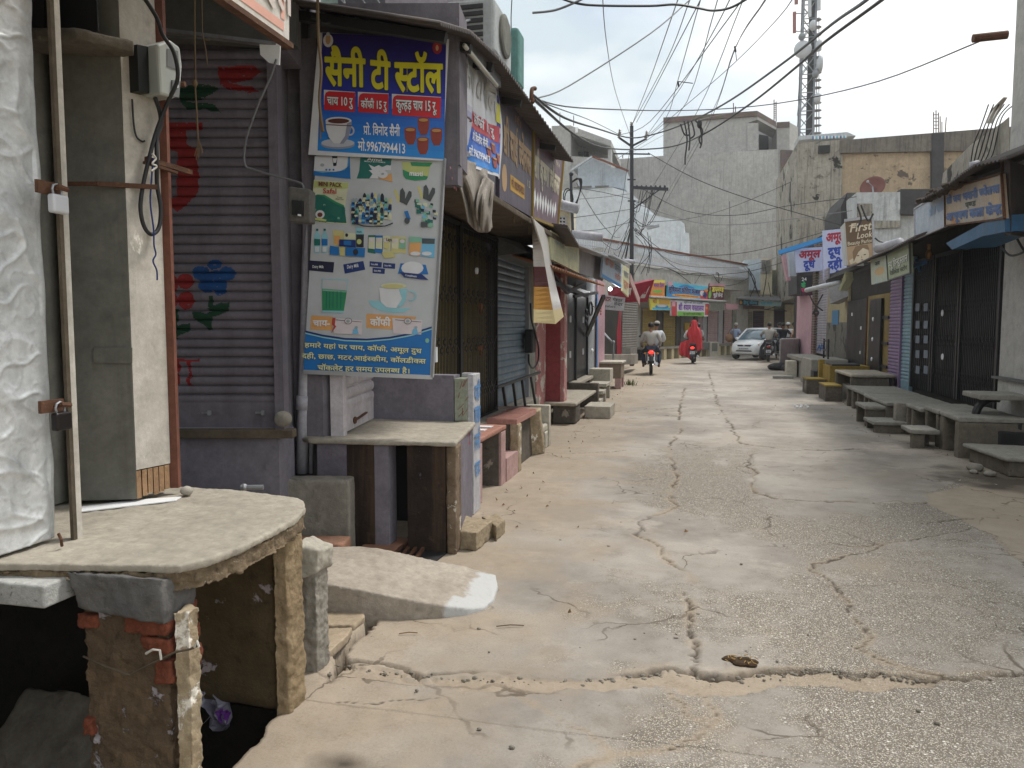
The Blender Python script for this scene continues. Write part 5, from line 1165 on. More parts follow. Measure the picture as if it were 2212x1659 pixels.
o.build('cobweb_strands',label='dusty cobweb strands hanging from the dark soffit',cat='cobweb',kind='stuff')
# left terrace, back walls and the folding gates
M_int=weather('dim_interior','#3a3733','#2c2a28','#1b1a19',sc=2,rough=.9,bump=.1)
o=MB(M_mauve);o.box(-3.3,-2.62,6.3,11.0,.0,5.4);o.build('shop_building',label='two storey shop building behind the folding gates',cat='building')
M_yshut=weather('mustard_shutter','#c2ab62','#a8934f','#4c4226',sc=2,streak=.3,rough=.55,bump=.06)
M_gatec=plain('gate_black',(.016,.017,.019),.38,.3,spec=.5)
def grille(name,lab,x,y0,y1,z0,z1,n,group=None,knobs=()):
 t=thing(name,lab,'gate',(x,(y0+y1)/2,z0),group=group)
 o=MB(M_gatec);w=(y1-y0)/n
 for k in range(n+1):
  y=y0+k*w;o.box(x-.003,x+.003,y-.009,y+.009,z0+.01,z1)
 for k in range(n):o.box(x-.004,x+.004,y0+(k+.5)*w-.004,y0+(k+.5)*w+.004,z0+.01,z1)
 o.build('bars',t)
 o=MB(M_gatec)
 for i in range(4):
  zc=z0+(z1-z0)*(.12+.25*i)
  for k in range(0,n-1):
   a,b=(zc,zc+.16)if k%2 else(zc+.16,zc);o.beam((x+.012,y0+k*w,a),(x+.012,y0+(k+2)*w,b),.014,.004,up=(1,0,0))
 o.build('lattice',t)
 o=MB(M_gatec);o.box(x-.02,x+.02,y0-.02,y1+.02,z1,z1+.04);o.box(x-.02,x+.02,y0-.02,y1+.02,z0,z0+.02);o.box(x-.02,x+.025,y0-.035,y0+.0,z0,z1);o.box(x-.02,x+.025,y1,y1+.035,z0,z1);o.build('frame',t)
 for yy,zz in knobs:
  o=MB(M_rust);o.box(x+.01,x+.045,yy-.05,yy+.05,zz-.03,zz+.03);o.box(x+.02,x+.04,yy-.018,yy+.018,zz-.08,zz-.03);o.build('lock',t)
 return t
t=thing('shop_shutter','mustard roller shutter seen through the black folding gate','shutter',(-2.5,8.0,.55))
o=MB();shutter(o,(-2.48,6.45,0),(-2.48,9.0,0),.56,2.62,.075,V(1,0,0),M_yshut,cols=1);o.build('slats',t)
grille('folding_gate','black folding lattice gate nearest the tea stall, partly behind the product board',-2.36,6.42,7.50,.56,2.62,12,'folding gates of the left shops')
grille('folding_gate','black folding lattice gate with rusty locks, right of the product board',-2.36,7.58,9.0,.56,2.62,15,'folding gates of the left shops',((8.25,1.82),(8.25,1.35)))
o=MB(plain('dial_white','#cfd2d6',.4));p=fx(1028,585,-2.33);o.lathe([(.0,0),(.035,0),(.035,.02),(0,.02)],tuple(p),14,'x');o.build('gate_dial',label='round white door plate on the upper folding gate',cat='door plate')
o=MB(plain('tag_white','#dfe2e6',.4));p=fx(941,766,-2.3);o.prism([(p.x,p.y-.03),(p.x+.01,p.y-.03),(p.x+.01,p.y+.03),(p.x,p.y+.03)],p.z-.07,p.z+.07);o.build('gate_tag',label='bright white tag hanging on the first folding gate',cat='tag')
o=MB(M_conc);o.box(-2.7,-2.2,6.36,10.9,.0,.555);o.build('gate_plinth',label='concrete plinth carrying the folding gates and blue shutter',cat='plinth')
# benches and steps along the left edge
M_darkmas=weather('dark_masonry','#6e675f','#4c463f','#2d2925',sc=4,speck=.5,bump=.4,chip='#9a9288',chipamt=.3)  # dark blotchy masonry, also used for the painted dark in the pink bench
M_pink=weather('pink_paint','#b99a96','#a3837f','#6f5f5a',sc=3,speck=.3,bump=.25,chip='#8d8478',chipamt=.3)
M_redt=weather('red_oxide_tile','#b5857a','#a1766c','#c9b5a8',sc=6,speck=.3,rough=.6,bump=.15);M_brickp=weather('orange_edge','#a8796a','#946a5c','#b9a595',sc=8,speck=.4,bump=.4)
bn=thing('pink_bench','pink painted masonry bench with white striped tiles and an orange edge','bench',(-2.1,6.95,0))
o=MB(M_pink);o.box(-2.3,-1.85,6.38,6.58,0,.545);bevel(o.build('leg',bn),.006);o=MB(M_pink);o.box(-2.3,-1.85,7.28,7.46,0,.545);bevel(o.build('leg',bn),.006);o=MB(M_int);o.box(-2.35,-2.25,6.58,7.28,0,.545);o.build('back_wall',bn);o=MB(M_darkmas);o.box(-2.24,-1.875,7.262,7.279,0,.54);o.build('shade_panel',bn)  # last panel and the back wall paint the dark inside the bench
o=MB(M_brickp);o.box(-2.3,-1.845,6.37,7.47,.547,.60);worn(o.build('edge_slab',bn),.014,.008,.04)
o=MB(M_wht)
for k in range(4):o.box(-2.2,-1.93,6.45+.24*k,6.56+.24*k,.602,.608)
o.build('white_tiles',bn)
o=MB(M_pink);o.box(-2.3,-1.845,7.485,8.0,0,.245);o.build('pink_step',label='low pink step between the pink bench and tiled bench',cat='step')
bn=thing('tiled_bench','masonry bench topped with worn reddish ribbed tiles','bench',(-2.1,8.6,0))
o=MB(M_darkmas);o.box(-2.2,-1.93,8.03,9.2,0,.53);o.build('core',bn)
o=MB(M_redt);o.box(-2.2,-1.86,8.0,9.25,.53,.585)
for k in range(12):o.box(-2.19,-1.87,8.03+.1*k,8.085+.1*k,.586,.592)
o.build('tiles',bn)
o=MB(M_post);o.box(-1.94,-1.84,8.0,8.16,0,.528);worn(o.build('corner_post',bn),.012,.014,.04)
o=MB(M_post);o.hexa([(-2.0,9.1,.0),(-1.80,9.25,.0),(-1.82,9.05,.56),(-2.0,8.95,.56)][::-1],[(-2.0,9.2,.0),(-1.80,9.36,.0),(-1.82,9.16,.6),(-2.0,9.05,.6)][::-1]);worn(o.build('leaning_slab',bn),.012,.02,.05)
M_seat=weather('pale_stone','#c4beb0','#a9a396','#6d675c',sc=4,speck=.35,bump=.35)
bn=thing('stone_chair','pale stone chair with an upright back slab, right of the tiled bench','seat',(-2.05,9.6,0))
o=MB(M_seat);o.box(-2.35,-1.85,9.86,9.98,0,.55);worn(o.build('back_slab',bn),.013,.01,.04)
o=MB(M_seat);o.box(-2.2,-1.87,9.3,9.85,.22,.31);worn(o.build('seat',bn),.013,.012,.04)
o=MB(M_seat);o.box(-2.0,-1.86,9.66,9.84,0,.22);worn(o.build('leg',bn),.013,.014,.04)
bn=thing('slab_bench','dusty flat slab on a dark stone block before the pink pillar','bench',(-2.2,13.2,0))
o=MB(M_slabtop);o.box(-2.85,-1.84,12.15,14.75,.30,.355);worn(o.build('top_slab',bn),.018,.01,.05)
o=MB(M_darkmas);o.box(-2.25,-1.86,12.28,12.8,0,.3);worn(o.build('block',bn),.018,.02,.06)
o=MB(M_dark);o.box(-2.85,-2.75,11.0,14.75,0,.3);o.build('void_shade',bn)  # black panel painted for the dark void under the slab
o=MB(M_conc_l);o.box(-1.83,-1.38,13.05,13.85,0,.215);worn(o.build('stone_block',label='chipped grey stone block standing free beside the dusty slab',cat='stone block'),.014,.016,.05)
bn=thing('gate_landing','raised concrete landing before the black sheet gate','landing',(-2.3,17.2,0))
o=MB(M_darkmas);o.box(-2.85,-1.82,14.88,15.05,0,.475);bevel(o.build('front_wall',bn),.015)
o=MB(M_slabtop);o.box(-2.9,-2.22,15.06,20.2,.41,.475);bevel(o.build('top_slab',bn),.01)
for y0,y1,z in((15.06,15.6,.12),(15.62,16.15,.26),(16.17,16.95,.37)):
 o=MB(M_conc_l);o.box(-2.2,-1.8,y0,y1,z-.07,z);o.box(-1.95,-1.8,y1-.12,y1,0,z-.072);o.box(-2.2,-1.95,y1-.05,y1,0,z-.072);bevel(o.build('step',bn),.01)
o=MB(M_seat);o.box(-2.32,-1.84,17.3,17.9,.30,.62);bevel(o.build('stone_box',label='pale stone box beside the landing of the black gate',cat='stone block'),.012)
bn=thing('brown_bench','brown faced bench with a pale top near the pink column','bench',(-2.05,19.6,0))
o=MB(weather('brown_face','#8a7c6c','#75685a',sc=3,bump=.2));o.box(-2.5,-1.80,19.45,20.4,.26,.64);o.build('body',bn)
o=MB(M_seat);o.box(-2.6,-1.76,19.4,20.5,.641,.69);bevel(o.build('top',bn),.01)
for y in(19.45,20.2):
 o=MB(M_pink);o.box(-1.95,-1.8,y,y+.18,0,.26);o.build('leg',bn)
 # ------------------------------------------------------------------ left side beyond the plum sign
def extr(mb,pts,vec):
 n=len(pts);vec=Vector(vec);pts=[Vector(p)for p in pts]
 nrm=Vector((0,0,0))
 for i in range(n):nrm+=pts[i].cross(pts[(i+1)%n])
 if nrm.dot(vec)>0:pts=pts[::-1]
 mb.add(pts+[p+vec for p in pts],[list(range(n)),list(range(n,2*n))[::-1]]+[[(i+1)%n,i,n+i,n+(i+1)%n]for i in range(n)])
 return mb
def cz(x0,y0,s):return lambda x,y:((x0+x/s)*.88835,(y0+y/s)*.88835)
M_blsh=weather('steel_blue_shutter','#8298a8','#71879a','#5a554e',sc=1.5,streak=.35,rough=.42,bump=.05,metal=.25,spec=.6)
t=thing('blue_shutter','steel blue roller shutter behind the black rack','shutter',(-2.42,10.0,.56))
o=MB();shutter(o,(-2.42,9.1,0),(-2.42,10.92,0),.56,2.62,.085,V(1,0,0),M_blsh,cols=2);o.build('slats',t)
o=MB(M_steel);o.box(-2.44,-2.36,10.93,11.02,.56,2.5);o.build('guide_rail',t)
M_hood=weather('grey_hood','#6c6e6d','#575959','#3c3b39',sc=2,streak=.3,rough=.6)
o=MB(M_hood);o.hexa([(-2.45,9.1,2.45),(-2.0,9.2,2.5),(-2.0,11.0,2.5),(-2.45,11.0,2.45)][::-1],[(-2.45,9.1,2.72),(-2.1,9.2,2.62),(-2.1,11.0,2.62),(-2.45,11.0,2.72)][::-1]);o.build('shutter_hood',label='grey sheet hood over the steel blue shutter',cat='hood')
rk=thing('iron_rack','black iron rack leaning before the steel blue shutter','rack',(-2.1,10.2,.56))
pr_=lambda u,v:fx(u,v,-2.12)
o=MB(M_black);o.beam(pr_(1073,837),pr_(1166,804),.035,.03);o.beam(pr_(1073,880),pr_(1160,880),.03,.03);o.build('rails',rk)
for a,b in((1086,1093),(1108,1115),(1127,1135),(1146,1158)):
 o=MB(M_black);o.beam(pr_(a,832-(a-1086)*.36),pr_(b,880),.03,.03);o.build('bar',rk)
M_gwall=weather('grey_green_wall','#9a9c94','#83857c','#55534a',sc=2,speck=.4,streak=.3,chip='#b9b3a6',chipamt=.35)
M_pinkw=weather('peeling_pink','#b98583','#a87371','#7b6258',sc=3,speck=.3,streak=.2,chip='#c9c2b8',chipamt=.5,chipscale=4,bump=.4)
M_redcol=weather('brick_red_paint','#94474a','#823c40','#553033',sc=3,speck=.2,streak=.2,bump=.1)
o=MB(M_gwall);o.box(-2.7,-2.39,11.02,11.55,.3,2.75);o.build('wall_strip',label='grey green peeling wall strip right of the blue shutter',cat='wall')
o=MB(M_pinkw);o.box(-2.7,-2.37,11.55,12.3,.3,2.75);o.build('pink_wall',label='peeling pink wall behind the folded plastic banner',cat='wall')
pc=thing('red_pilaster','brick red pilaster with pale edges under the folded plastic banner','pillar',(-2.25,12.45,.3))
o=MB(M_redcol);o.box(-2.4,-2.14,12.32,12.6,.33,2.6);o.build('shaft',pc)
o=MB(M_pinkw);o.box(-2.135,-2.07,12.34,12.62,.33,2.6);o.build('pale_edge',pc)
mt=thing('wall_meter','black wall meter with a loop of cable on the pink wall','electric box',fx(1142,745,-2.33))
o=MB(M_mblk);p=fx(1141,762,-2.34);o.box(-2.37,-2.25,p.y-.12,p.y+.12,p.z,p.z+.34);bevel(o.build('case',mt),.02)
o=MB(M_wire);o.tube(smooth_path([fx(u,v,-2.24)for u,v in[(1146,655),(1148,690),(1156,720),(1163,750),(1162,780),(1152,795),(1143,785),(1142,765)]]),.014,6);o.build('cable',mt)
# folded plastic banner
M_fw,M_fm,M_fy,M_fb=plain('flex_grey_white','#bdb9b6',.35),plain('flex_maroon','#5b3436',.4),plain('flex_amber','#b0803a',.4),plain('flex_pale_yellow','#c9b98c',.4)
fbn=thing('folded_banner','torn plastic banner folded lengthwise, white, maroon and amber, hanging off the roof','banner',fx(1180,690,-1.8))
LE=[(1147,468),(1151,540),(1154,600),(1153,697)];MI=[(1150,470),(1172,540),(1182,600),(1200,700)];RE=[(1182,500),(1190,560),(1202,620),(1218,684)]
def edge_(P,j):
 k=j*3;a=min(int(k),2);return Vector((*P[a],0)).lerp(Vector((*P[a+1],0)),k-a)
o=MB()
for s in range(30):
 for side in(0,1):
  jj0,jj1=s/30,(s+1)/30
  A0,A1=(LE,MI)if side==0 else(MI,RE)
  m=M_fw if side==1 else(M_fw if s<16 else M_fm if s<22 else M_fy if s<27 else M_fb)
  if side==1 and s>26:m=M_fb
  x0,x1=(-1.72,-1.62)if side==0 else(-1.62,-1.78)
  q=[edge_(A0,jj0),edge_(A1,jj0),edge_(A1,jj1),edge_(A0,jj1)]
  o.use(m);pts=[fx(q[0].x,q[0].y,x0),fx(q[1].x,q[1].y,x1),fx(q[2].x,q[2].y,x1),fx(q[3].x,q[3].y,x0)];o.add(pts,[[3,2,1,0]])
o.build('flex_sheet',fbn);fbn.children[0].modifiers.new('solid','SOLIDIFY').thickness=.008
# pale yellow sign, rusty sheet, awning, blue sign
M_paley=weather('pale_yellow_sign','#d2cfa8','#c0bd9c','#9a9670',sc=2,streak=.35,speck=.15,rough=.5,bump=.03);M_ghost=plain('ghost_grey_print','#b3b49a',.5);M_ghostb=plain('ghost_blue_print','#a6b3b0',.5)
t,B=sign('yellow_sign','sun faded pale yellow shop sign, its lettering nearly gone',[(1189,497),(1251,536),(1251,590),(1191,560)],M_paley,-1.75)
o=MB();B.text(o,M_ghostb,'मोबाइल',.1,.4,.2,w=.3,bold=.02,layer=2);B.text(o,M_ghost,'स्टूडियो',.42,.62,.3,w=.5,bold=.03,layer=2);B.rect(o,M_ghost,.1,.6,.35,.64);B.rect(o,M_ghost,.1,.7,.33,.73);o.build('lettering',t)
M_rusts=weather('rust_stained_sheet','#a09c9e','#8d898b','#8a5a38',sc=1.5,streak=.25,rough=.55,bump=.05,chip='#99653a',chipamt=.28,chipscale=1.6)
o=MB(M_rusts);c=[fx(u,v,-1.92)for u,v in[(1247,536),(1303,548),(1300,606),(1250,590)]];o.plate(*c,.03);o.beam(c[1],c[2],.04,.04);o.build('rusty_sheet',label='grey tin sheet with orange rust streaks beside the pale yellow sign',cat='sheet')
M_rawn=weather('rust_orange_awning','#9c6b49','#7e573e','#4a3529',sc=3,streak=.3,rough=.7,bump=.1)
a0,a1=fx(1190,575,-1.72),fx(1306,618,-1.55)
def awn(i,j):return a0 .lerp(a1,i)+V(-.75*j,0,.22*j+.012*math.sin(i*28*6.283))
o=MB();o.use(M_rawn,True);o.grid(awn,220,3,back=(0,0,.008));o.build('rusty_awning',label='rusty orange corrugated awning under the rusty tin sheet',cat='awning')
M_tinl=weather('pale_tin','#c2c6c9','#a8acb0','#80776e',sc=2,streak=.2,rough=.45,metal=.3)
for pts,x,lab in(([(1226,492),(1252,536)],-1.55,'curled dark tin edge over the pale yellow sign'),([(1245,528),(1342,566)],-1.6,'pale tin roof edge running above the rusty sheet'),([(1325,553),(1364,573)],-1.5,'short grey tin canopy beside the utility pole')):
 b0,b1=fx(*pts[0],x),fx(*pts[1],x);o=MB(M_tin_d if 'dark' in lab else M_tinl);o.hexa([b0,b1,b1+V(-.9,0,.16),b0+V(-.9,0,.16)][::-1],[b0+V(0,0,.03),b1+V(0,0,.03),b1+V(-.9,0,.19),b0+V(-.9,0,.19)][::-1]);o.build('tin_roof',label=lab,cat='roof')
M_blsign=weather('faded_blue_sign','#b7c1cc','#9fb0c4','#8a7a70',sc=2,streak=.3,rough=.5,bump=.02);M_ored=plain('faded_orange_red','#b9745a',.5);M_bl2=plain('strong_blue','#3f86bd',.5);M_gr2=plain('grey_letter','#6d7078',.5)
t,B=sign('blue_sign','faded shop sign with orange red lettering over a blue base line',[(1304,545),(1345,573),(1342,622),(1300,598)],M_blsign,-1.75)
o=MB();B.text(o,M_ored,'श्री राम',.08,.42,.28,w=.4,bold=.035,layer=2);B.text(o,M_gr2,'जनरल',.54,.42,.26,w=.38,bold=.03,layer=2);B.text(o,M_ored,'स्टोर',.58,.74,.2,w=.36,bold=.03,layer=2);B.rect(o,M_bl2,0,.87,1,1,1);B.rect(o,M_ghostb,.08,.55,.45,.58);B.rect(o,M_ghostb,.08,.64,.42,.67);o.build('lettering',t)
t,B=sign('narrow_sign','narrow cream sign next to the utility pole',[(1346,572),(1359,580),(1358,642),(1345,628)],M_paley,-1.75)
o=MB();B.text(o,M_gr2,'चाय',.1,.4,.2,w=.8,bold=.03,layer=2);B.text(o,M_ored,'दूध',.1,.75,.2,w=.8,bold=.03,layer=2);o.build('lettering',t)
o=MB(M_pink);o.beam(fx(1361,600,-1.75),fx(1381,652,-1.75),.03,.25);o.build('fascia_beam',label='faded pinkish fascia board beside the narrow cream sign',cat='board')
# black sheet gate
gt=thing('sheet_gate','black sheet iron gate in two leaves under the rusty awning','gate',(-2.42,15.8,.475))
yy=[fx(u,760,-2.42).y for u in(1194,1206,1240,1265)]
M_gsheet=weather('worn_black_sheet','#25272b','#17181b','#4c5560',sc=2,streak=.4,speck=.2,rough=.4,bump=.1,metal=.3,spec=.5)
for i in(1,2):
 o=MB(M_gsheet);o.box(-2.44,-2.40,yy[i]+.03,yy[i+1]-.03,.5,2.25);o.build('leaf',gt)
 o=MB(M_wht);ym=yy[i]+(yy[i+1]-yy[i])*.62
 for z in(1.05,1.75):o.box(-2.398,-2.37,ym-.02,ym+.02,z-.08,z+.05)
 o.build('handle',gt)
o=MB(M_black)
for i in range(4):o.box(-2.45,-2.36,yy[i]-.04,yy[i]+.04,.476,2.3)
for z in(.98,1.7):o.box(-2.45,-2.38,yy[0],yy[1],z,z+.06)
o.box(-2.45,-2.3,yy[0],yy[3],2.3,2.37);o.build('frame',gt)
o=MB();shutter(o,(-2.55,yy[0]-.6,0),(-2.55,yy[1]+.5,0),.4,2.3,.08,V(1,0,0),M_palesh,cols=1);o.build('inner_shutter',label='pale inner shutter seen beside the black sheet gate',cat='shutter')
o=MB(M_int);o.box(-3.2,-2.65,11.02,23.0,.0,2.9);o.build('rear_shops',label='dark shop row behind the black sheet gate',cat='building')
tr=MB(M_black);A=lambda u,v:fx(u,v,-1.95)
for p,q in(((1195,592),(1225,632)),((1225,632),(1262,612)),((1196,610),(1268,640)),((1240,640),(1290,632))):tr.beam(A(*p),A(*q),.05,.05)
tr.build('roof_truss',label='black angle iron truss under the rusty awning',cat='truss')
o=MB(M_black);o.beam(fx(1268,724,-2.35),fx(1304,640,-1.75),.07,.07);o.build('brace',label='black diagonal brace propping the awning from the grey column',cat='brace')
M_gcol=weather('grey_column','#a6a8ab','#94969a','#66645f',sc=2,streak=.2,speck=.2)
gc=thing('grey_column','grey plastered column with two white knobs beside the black sheet gate','pillar',(-2.4,18.5,.475))
o=MB(M_gcol);ya,yb=fx(1266,740,-2.4).y,fx(1289,740,-2.4).y;o.box(-2.75,-2.4,ya,yb,.476,2.75);o.build('shaft',gc)
for v in(708,757):
 o=MB(M_wht);p=fx(1279,v,-2.38);o.ball(tuple(p),.04,.09,.05);o.build('knob',gc)
o=MB(M_wire)
for v in(672,686,698):p=fx(1267,v,-2.38);o.lathe([(.02,-.03),(.06,0),(.02,.03)],tuple(p),8,'x')
o.build('hinges',gc)
M_pcol=weather('pink_column','#c9a4ae','#bb95a0','#8d7768',sc=2,speck=.2,streak=.2,chip='#a8917e',chipamt=.3,chipscale=2.5)
pk=thing('pink_column','pale pink column with a blue edge and small red letters, left of the dark doorway','pillar',(-2.35,21,.4))
o=MB(M_pcol);ya,yb=fx(1290,740,-2.35).y,fx(1306,740,-2.35).y;o.box(-2.9,-2.35,ya,yb,.3,2.75);o.build('shaft',pk)
o=MB(M_bluep);o.box(-2.352,-2.34,ya-.12,ya+.1,.5,2.4);o.build('blue_edge',pk)
o=MB(M_redp)
for k in range(6):p=fx(1298,648+6*k,-2.345);o.box(-2.348,-2.343,p.y-.12,p.y+.12,p.z-.03,p.z+.02)
o.build('lettering',pk)
o=MB(M_wire);c=fx(1275,667,-2.36)
for k in range(3):o.tube([c+V(.01*k,.3*math.cos(a),.16*math.sin(a))for a in np.linspace(0,6.283,20)],.012,5)
o.tube(smooth_path([c+V(0,.2,.1),fx(1296,668,-2.2),fx(1302,640,-2.2)]),.012,5);o.build('cable_coil',label='coil of black cable hung on the grey column',cat='cable')
o=MB();o.use(plain('bulb_glow',(.85,1.0,.95),.3,emit=2.5),True);p=fx(1318,624,-2.0);o.ball(tuple(p),.05);bulb=o.build('lit_bulb',label='lit white bulb hanging under the awning beside the faded blue sign',cat='lamp')
lb_=D.lights.new('bulb_light','POINT');lb_.energy=6;lb_.shadow_soft_size=.08;lo=D.objects.new('bulb_light',lb_);COL.objects.link(lo);lo.location=p+V(.12,-.1,-.05)
o=MB();o.use(M_pvc,True);o.tube([fy(1190,436,11.5),fy(1249,452,11.5)],.075,14);o.build('drain_spout',label='pale plastic drain spout above the pale yellow sign, upper of two',cat='pipe',group='plastic drain spouts')
o=MB();o.use(M_pvc,True);o.tube([fy(1236,506,12.5),fy(1302,513,12.5)],.068,14);o.build('drain_spout',label='pale plastic drain spout jutting over the rusty sheet, lower of two',cat='pipe',group='plastic drain spouts')
o=MB();o.use(M_pvc,True);o.tube([fy(1345,563,22),fy(1372,566,22)],.06,12);o.build('drain_spout',label='far small white drain spout beside the utility pole',cat='pipe',group='plastic drain spouts')
# shop with the red sign
M_redsg=weather('red_signboard','#8e2030','#7a1b2a','#4a2328',sc=2,streak=.2,rough=.4,bump=.02);M_offw=plain('sign_offwhite','#a9a39c',.5)
rs=thing('red_sign','dark red projecting shop sign with red letters on grey behind the pole','sign',fd(1365,650,26))
B1=Board(fd(1318,622,26),fd(1368,612,26.3),fd(1362,648,26.3),fd(1322,640,26));B2=Board(fd(1362,616,26.3),fd(1414,604,27),fd(1398,652,27),fd(1346,653,26.2))
o=MB();B1 .panel(o,M_redsg,.2);B2 .panel(o,M_redsg,.2);o.build('panel',rs)
o=MB();B2 .poly(o,M_offw,[(.12,.18),(.9,.18),(.84,.82),(.1,.82)],1);B2 .text(o,M_redsg,'प्रिन्टर्स',.15,.62,.3,w=.68,bold=.05,layer=3);B2 .text(o,M_redsg,'ए टेलर',.45,.8,.1,layer=3);B1 .text(o,M_offw,'ज',.8,.7,.4,bold=.05,layer=3);o.build('lettering',rs)
ws2=thing('white_sign','small white sign with black lettering and a hand drawn picture over the dark doorway','sign',fd(1325,668,23))
B=Board(fd(1304,637,23),fd(1351,643,23.3),fd(1347,672,23.3),fd(1303,668,23));o=MB();B.panel(o,M_strip,.05);o.build('panel',ws2)
o=MB();B.text(o,M_redp,'स्टार',.03,.4,.28,w=.3,bold=.03,layer=2);B.text(o,M_blk,'मोबाइल',.42,.35,.2,w=.45,bold=.02,layer=2);B.text(o,M_blk,'सेन्टर',.5,.64,.2,w=.4,bold=.02,layer=2);B.text(o,M_blk,'यहाँ सभी प्रकार के',.03,.85,.12,w=.55,layer=2);o.build('lettering',ws2)
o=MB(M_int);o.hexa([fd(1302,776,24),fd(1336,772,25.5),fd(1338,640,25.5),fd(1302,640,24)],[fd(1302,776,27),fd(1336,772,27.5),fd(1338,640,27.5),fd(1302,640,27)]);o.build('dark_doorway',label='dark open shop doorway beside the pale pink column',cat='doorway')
M_rj=weather('crimson_jamb','#a32737','#8d2030',sc=2,rough=.5)
o=MB(M_rj);o.hexa([fd(1333,770,25.3),fd(1342,768,25.6),fd(1340,655,25.6),fd(1332,655,25.3)],[fd(1334,770,26.3),fd(1343,768,26.4),fd(1341,655,26.4),fd(1333,655,26.3)]);o.build('door_jamb',label='crimson door jamb right of the dark doorway',cat='door jamb')
M_gsh=weather('grey_shutter','#88857f','#767370','#504c47',sc=1,streak=.3,rough=.55)
o=MB();shutter(o,fd(1343,770,27.5),fd(1376,766,29.5),.55,3.1,.09,(lambda d:V(d.y,-d.x,0))((fd(1376,766,29.5)-fd(1343,770,27.5)).normalized()),M_gsh,cols=1);o.build('grey_shutter',label='grey roller shutter behind the utility pole',cat='shutter')
hr=MB(M_steel);hr.tube([fd(1302,716,23.5),fd(1325,742,22.5),fd(1325,790,22.5)],.03,6);hr.ball(tuple(fd(1325,739,22.5)),.05);hr.build('handrail',label='grey steel handrail before the dark doorway',cat='handrail')
o=MB(M_conc);o.hexa([fd(1304,792,22.2),fd(1372,786,26.5),fd(1372,766,26.5),fd(1304,767,22.2)],[fd(1306,790,25),fd(1378,785,28.5),fd(1378,764,28.5),fd(1306,764,25)]);o.build('shop_step',label='brown concrete shop step below the dark doorway',cat='step')
o=MB(M_clad);o.hexa([fd(1344,778,26.0),fd(1362,777,26.6),fd(1362,752,26.6),fd(1344,752,26.0)],[fd(1345,778,26.5),fd(1363,777,27),fd(1363,752,27),fd(1345,752,26.5)]);o.build('shop_counter_box',label='small brown box on the step behind the pole',cat='box')
# ------------------------------------------------------------------ utility pole
M_pole=plain('pole_paint',(.035,.037,.045),.5,.3)
PB=V(-2.42,30.6,0);PD=31.0
def pp_(u,v):return fpl(u,v,(PB.x,PB.y),(PB.x+math.cos(YAW),PB.y+math.sin(YAW)))
pole=thing('utility_pole','dark steel utility pole with insulators, cross arms and a brown lower sleeve','pole',PB)
o=MB(M_pole);a,b=pp_(1365,790),pp_(1364.5,272);o.tube([V(a.x,a.y,-.3),b],[.085,.07],10);o.build('mast',pole)
o=MB(plain('pole_sleeve','#5a3f33',.7));o.tube([pp_(1365,789),pp_(1365,690)],.097,10);o.build('sleeve',pole)
def arm(pts,w):o=MB(M_pole);[o.beam(pp_(*p),pp_(*q),w,w)for p,q in zip(pts[:-1],pts[1:])];return o.build('cross_arm',pole)
arm([(1338,298),(1364,316)],.07);arm([(1364,316),(1394,301)],.07);arm([(1325,332),(1404,333)],.05);arm([(1366,405),(1443,409)],.11);arm([(1368,452),(1424,410)],.05);arm([(1355,388),(1373,388)],.05);arm([(1356,434),(1373,435)],.05)
M_ins=plain('insulator','#8a8783',.3)
for u,v in((1364,268),(1337,292),(1395,296),(1339,284),(1397,288)):
 o=MB(M_ins);p=pp_(u,v);o.lathe([(.03,-.12),(.06,-.08),(.03,-.05),(.07,-.02),(.03,.02),(.06,.05),(.02,.1)],tuple(p),10);o.build('insulator',pole)
for k in range(7):
 o=MB(M_pole);p=pp_(1376+10*k,404);o.lathe([(.03,-.03),(.05,.02),(.02,.07)],tuple(p),8);o.build('insulator',pole)
o=MB(M_steel);a,b=pp_(1372,505),pp_(1412,487);o.tube(smooth_path([a,pp_(1388,493),pp_(1400,488),b]),.03,6);o.hexa([pp_(1396,491),pp_(1424,484),pp_(1424,489),pp_(1398,495)],[q+V(0,.2,0)for q in(pp_(1396,491),pp_(1424,484),pp_(1424,489),pp_(1398,495))]);o.build('street_lamp',label='grey street lamp arm fixed to the utility pole',cat='street lamp')
o=MB(M_clad);p=pp_(1357,715);o.box(p.x-.12,p.x+.1,p.y-.15,p.y-.09,p.z-.28,p.z+.28);o.build('pole_box',pole)
o=MB(plain('pole_mark','#c9842f',.6));p=pp_(1366.5,748);o.box(p.x-.04,p.x+.06,p.y-.105,p.y-.098,p.z-.13,p.z+.1);o.build('pole_mark',pole)
# ------------------------------------------------------------------ far row of shops on the bend
RA,RB_=(-3.2,34.9),(1.3,44.8)
rd=Vector((RB_[0]-RA[0],RB_[1]-RA[1],0)).normalized();rn=Vector((rd.y,-rd.x,0))
def row(u,v,out=0.0):
 a=Vector((*RA,0))+rn*out;b=Vector((*RB_,0))+rn*out;return fpl(u,v,a,b)
c5=cz(1560,620,5.53);c4=cz(1400,640,5.53)
def r5_(x,y,out=0):return row(*c5(x,y),out)
def r4_(x,y,out=0):return row(*c4(x,y),out)
M_rowwall=weather('row_wall','#c4c3be','#adaca7','#65635c',sc=.8,streak=.25,speck=.2)
M_darkpil=weather('dim_pillar','#6b6663','#575350','#3a3735',sc=2,streak=.3)
rb=thing('row_building','low grey shop row on the bend with a lattice railed terrace','building',row(1480,772))
o=MB(M_rowwall);a,b=row(1300,770),row(1614,766);zt=5.0
o.hexa([V(a.x,a.y,0),V(b.x,b.y,0),V(b.x,b.y,zt),V(a.x,a.y,zt)],[V(a.x,a.y,0)-rn*6,V(b.x,b.y,0)-rn*6,V(b.x,b.y,zt)-rn*6,V(a.x,a.y,zt)-rn*6]);o.build('wall',rb)
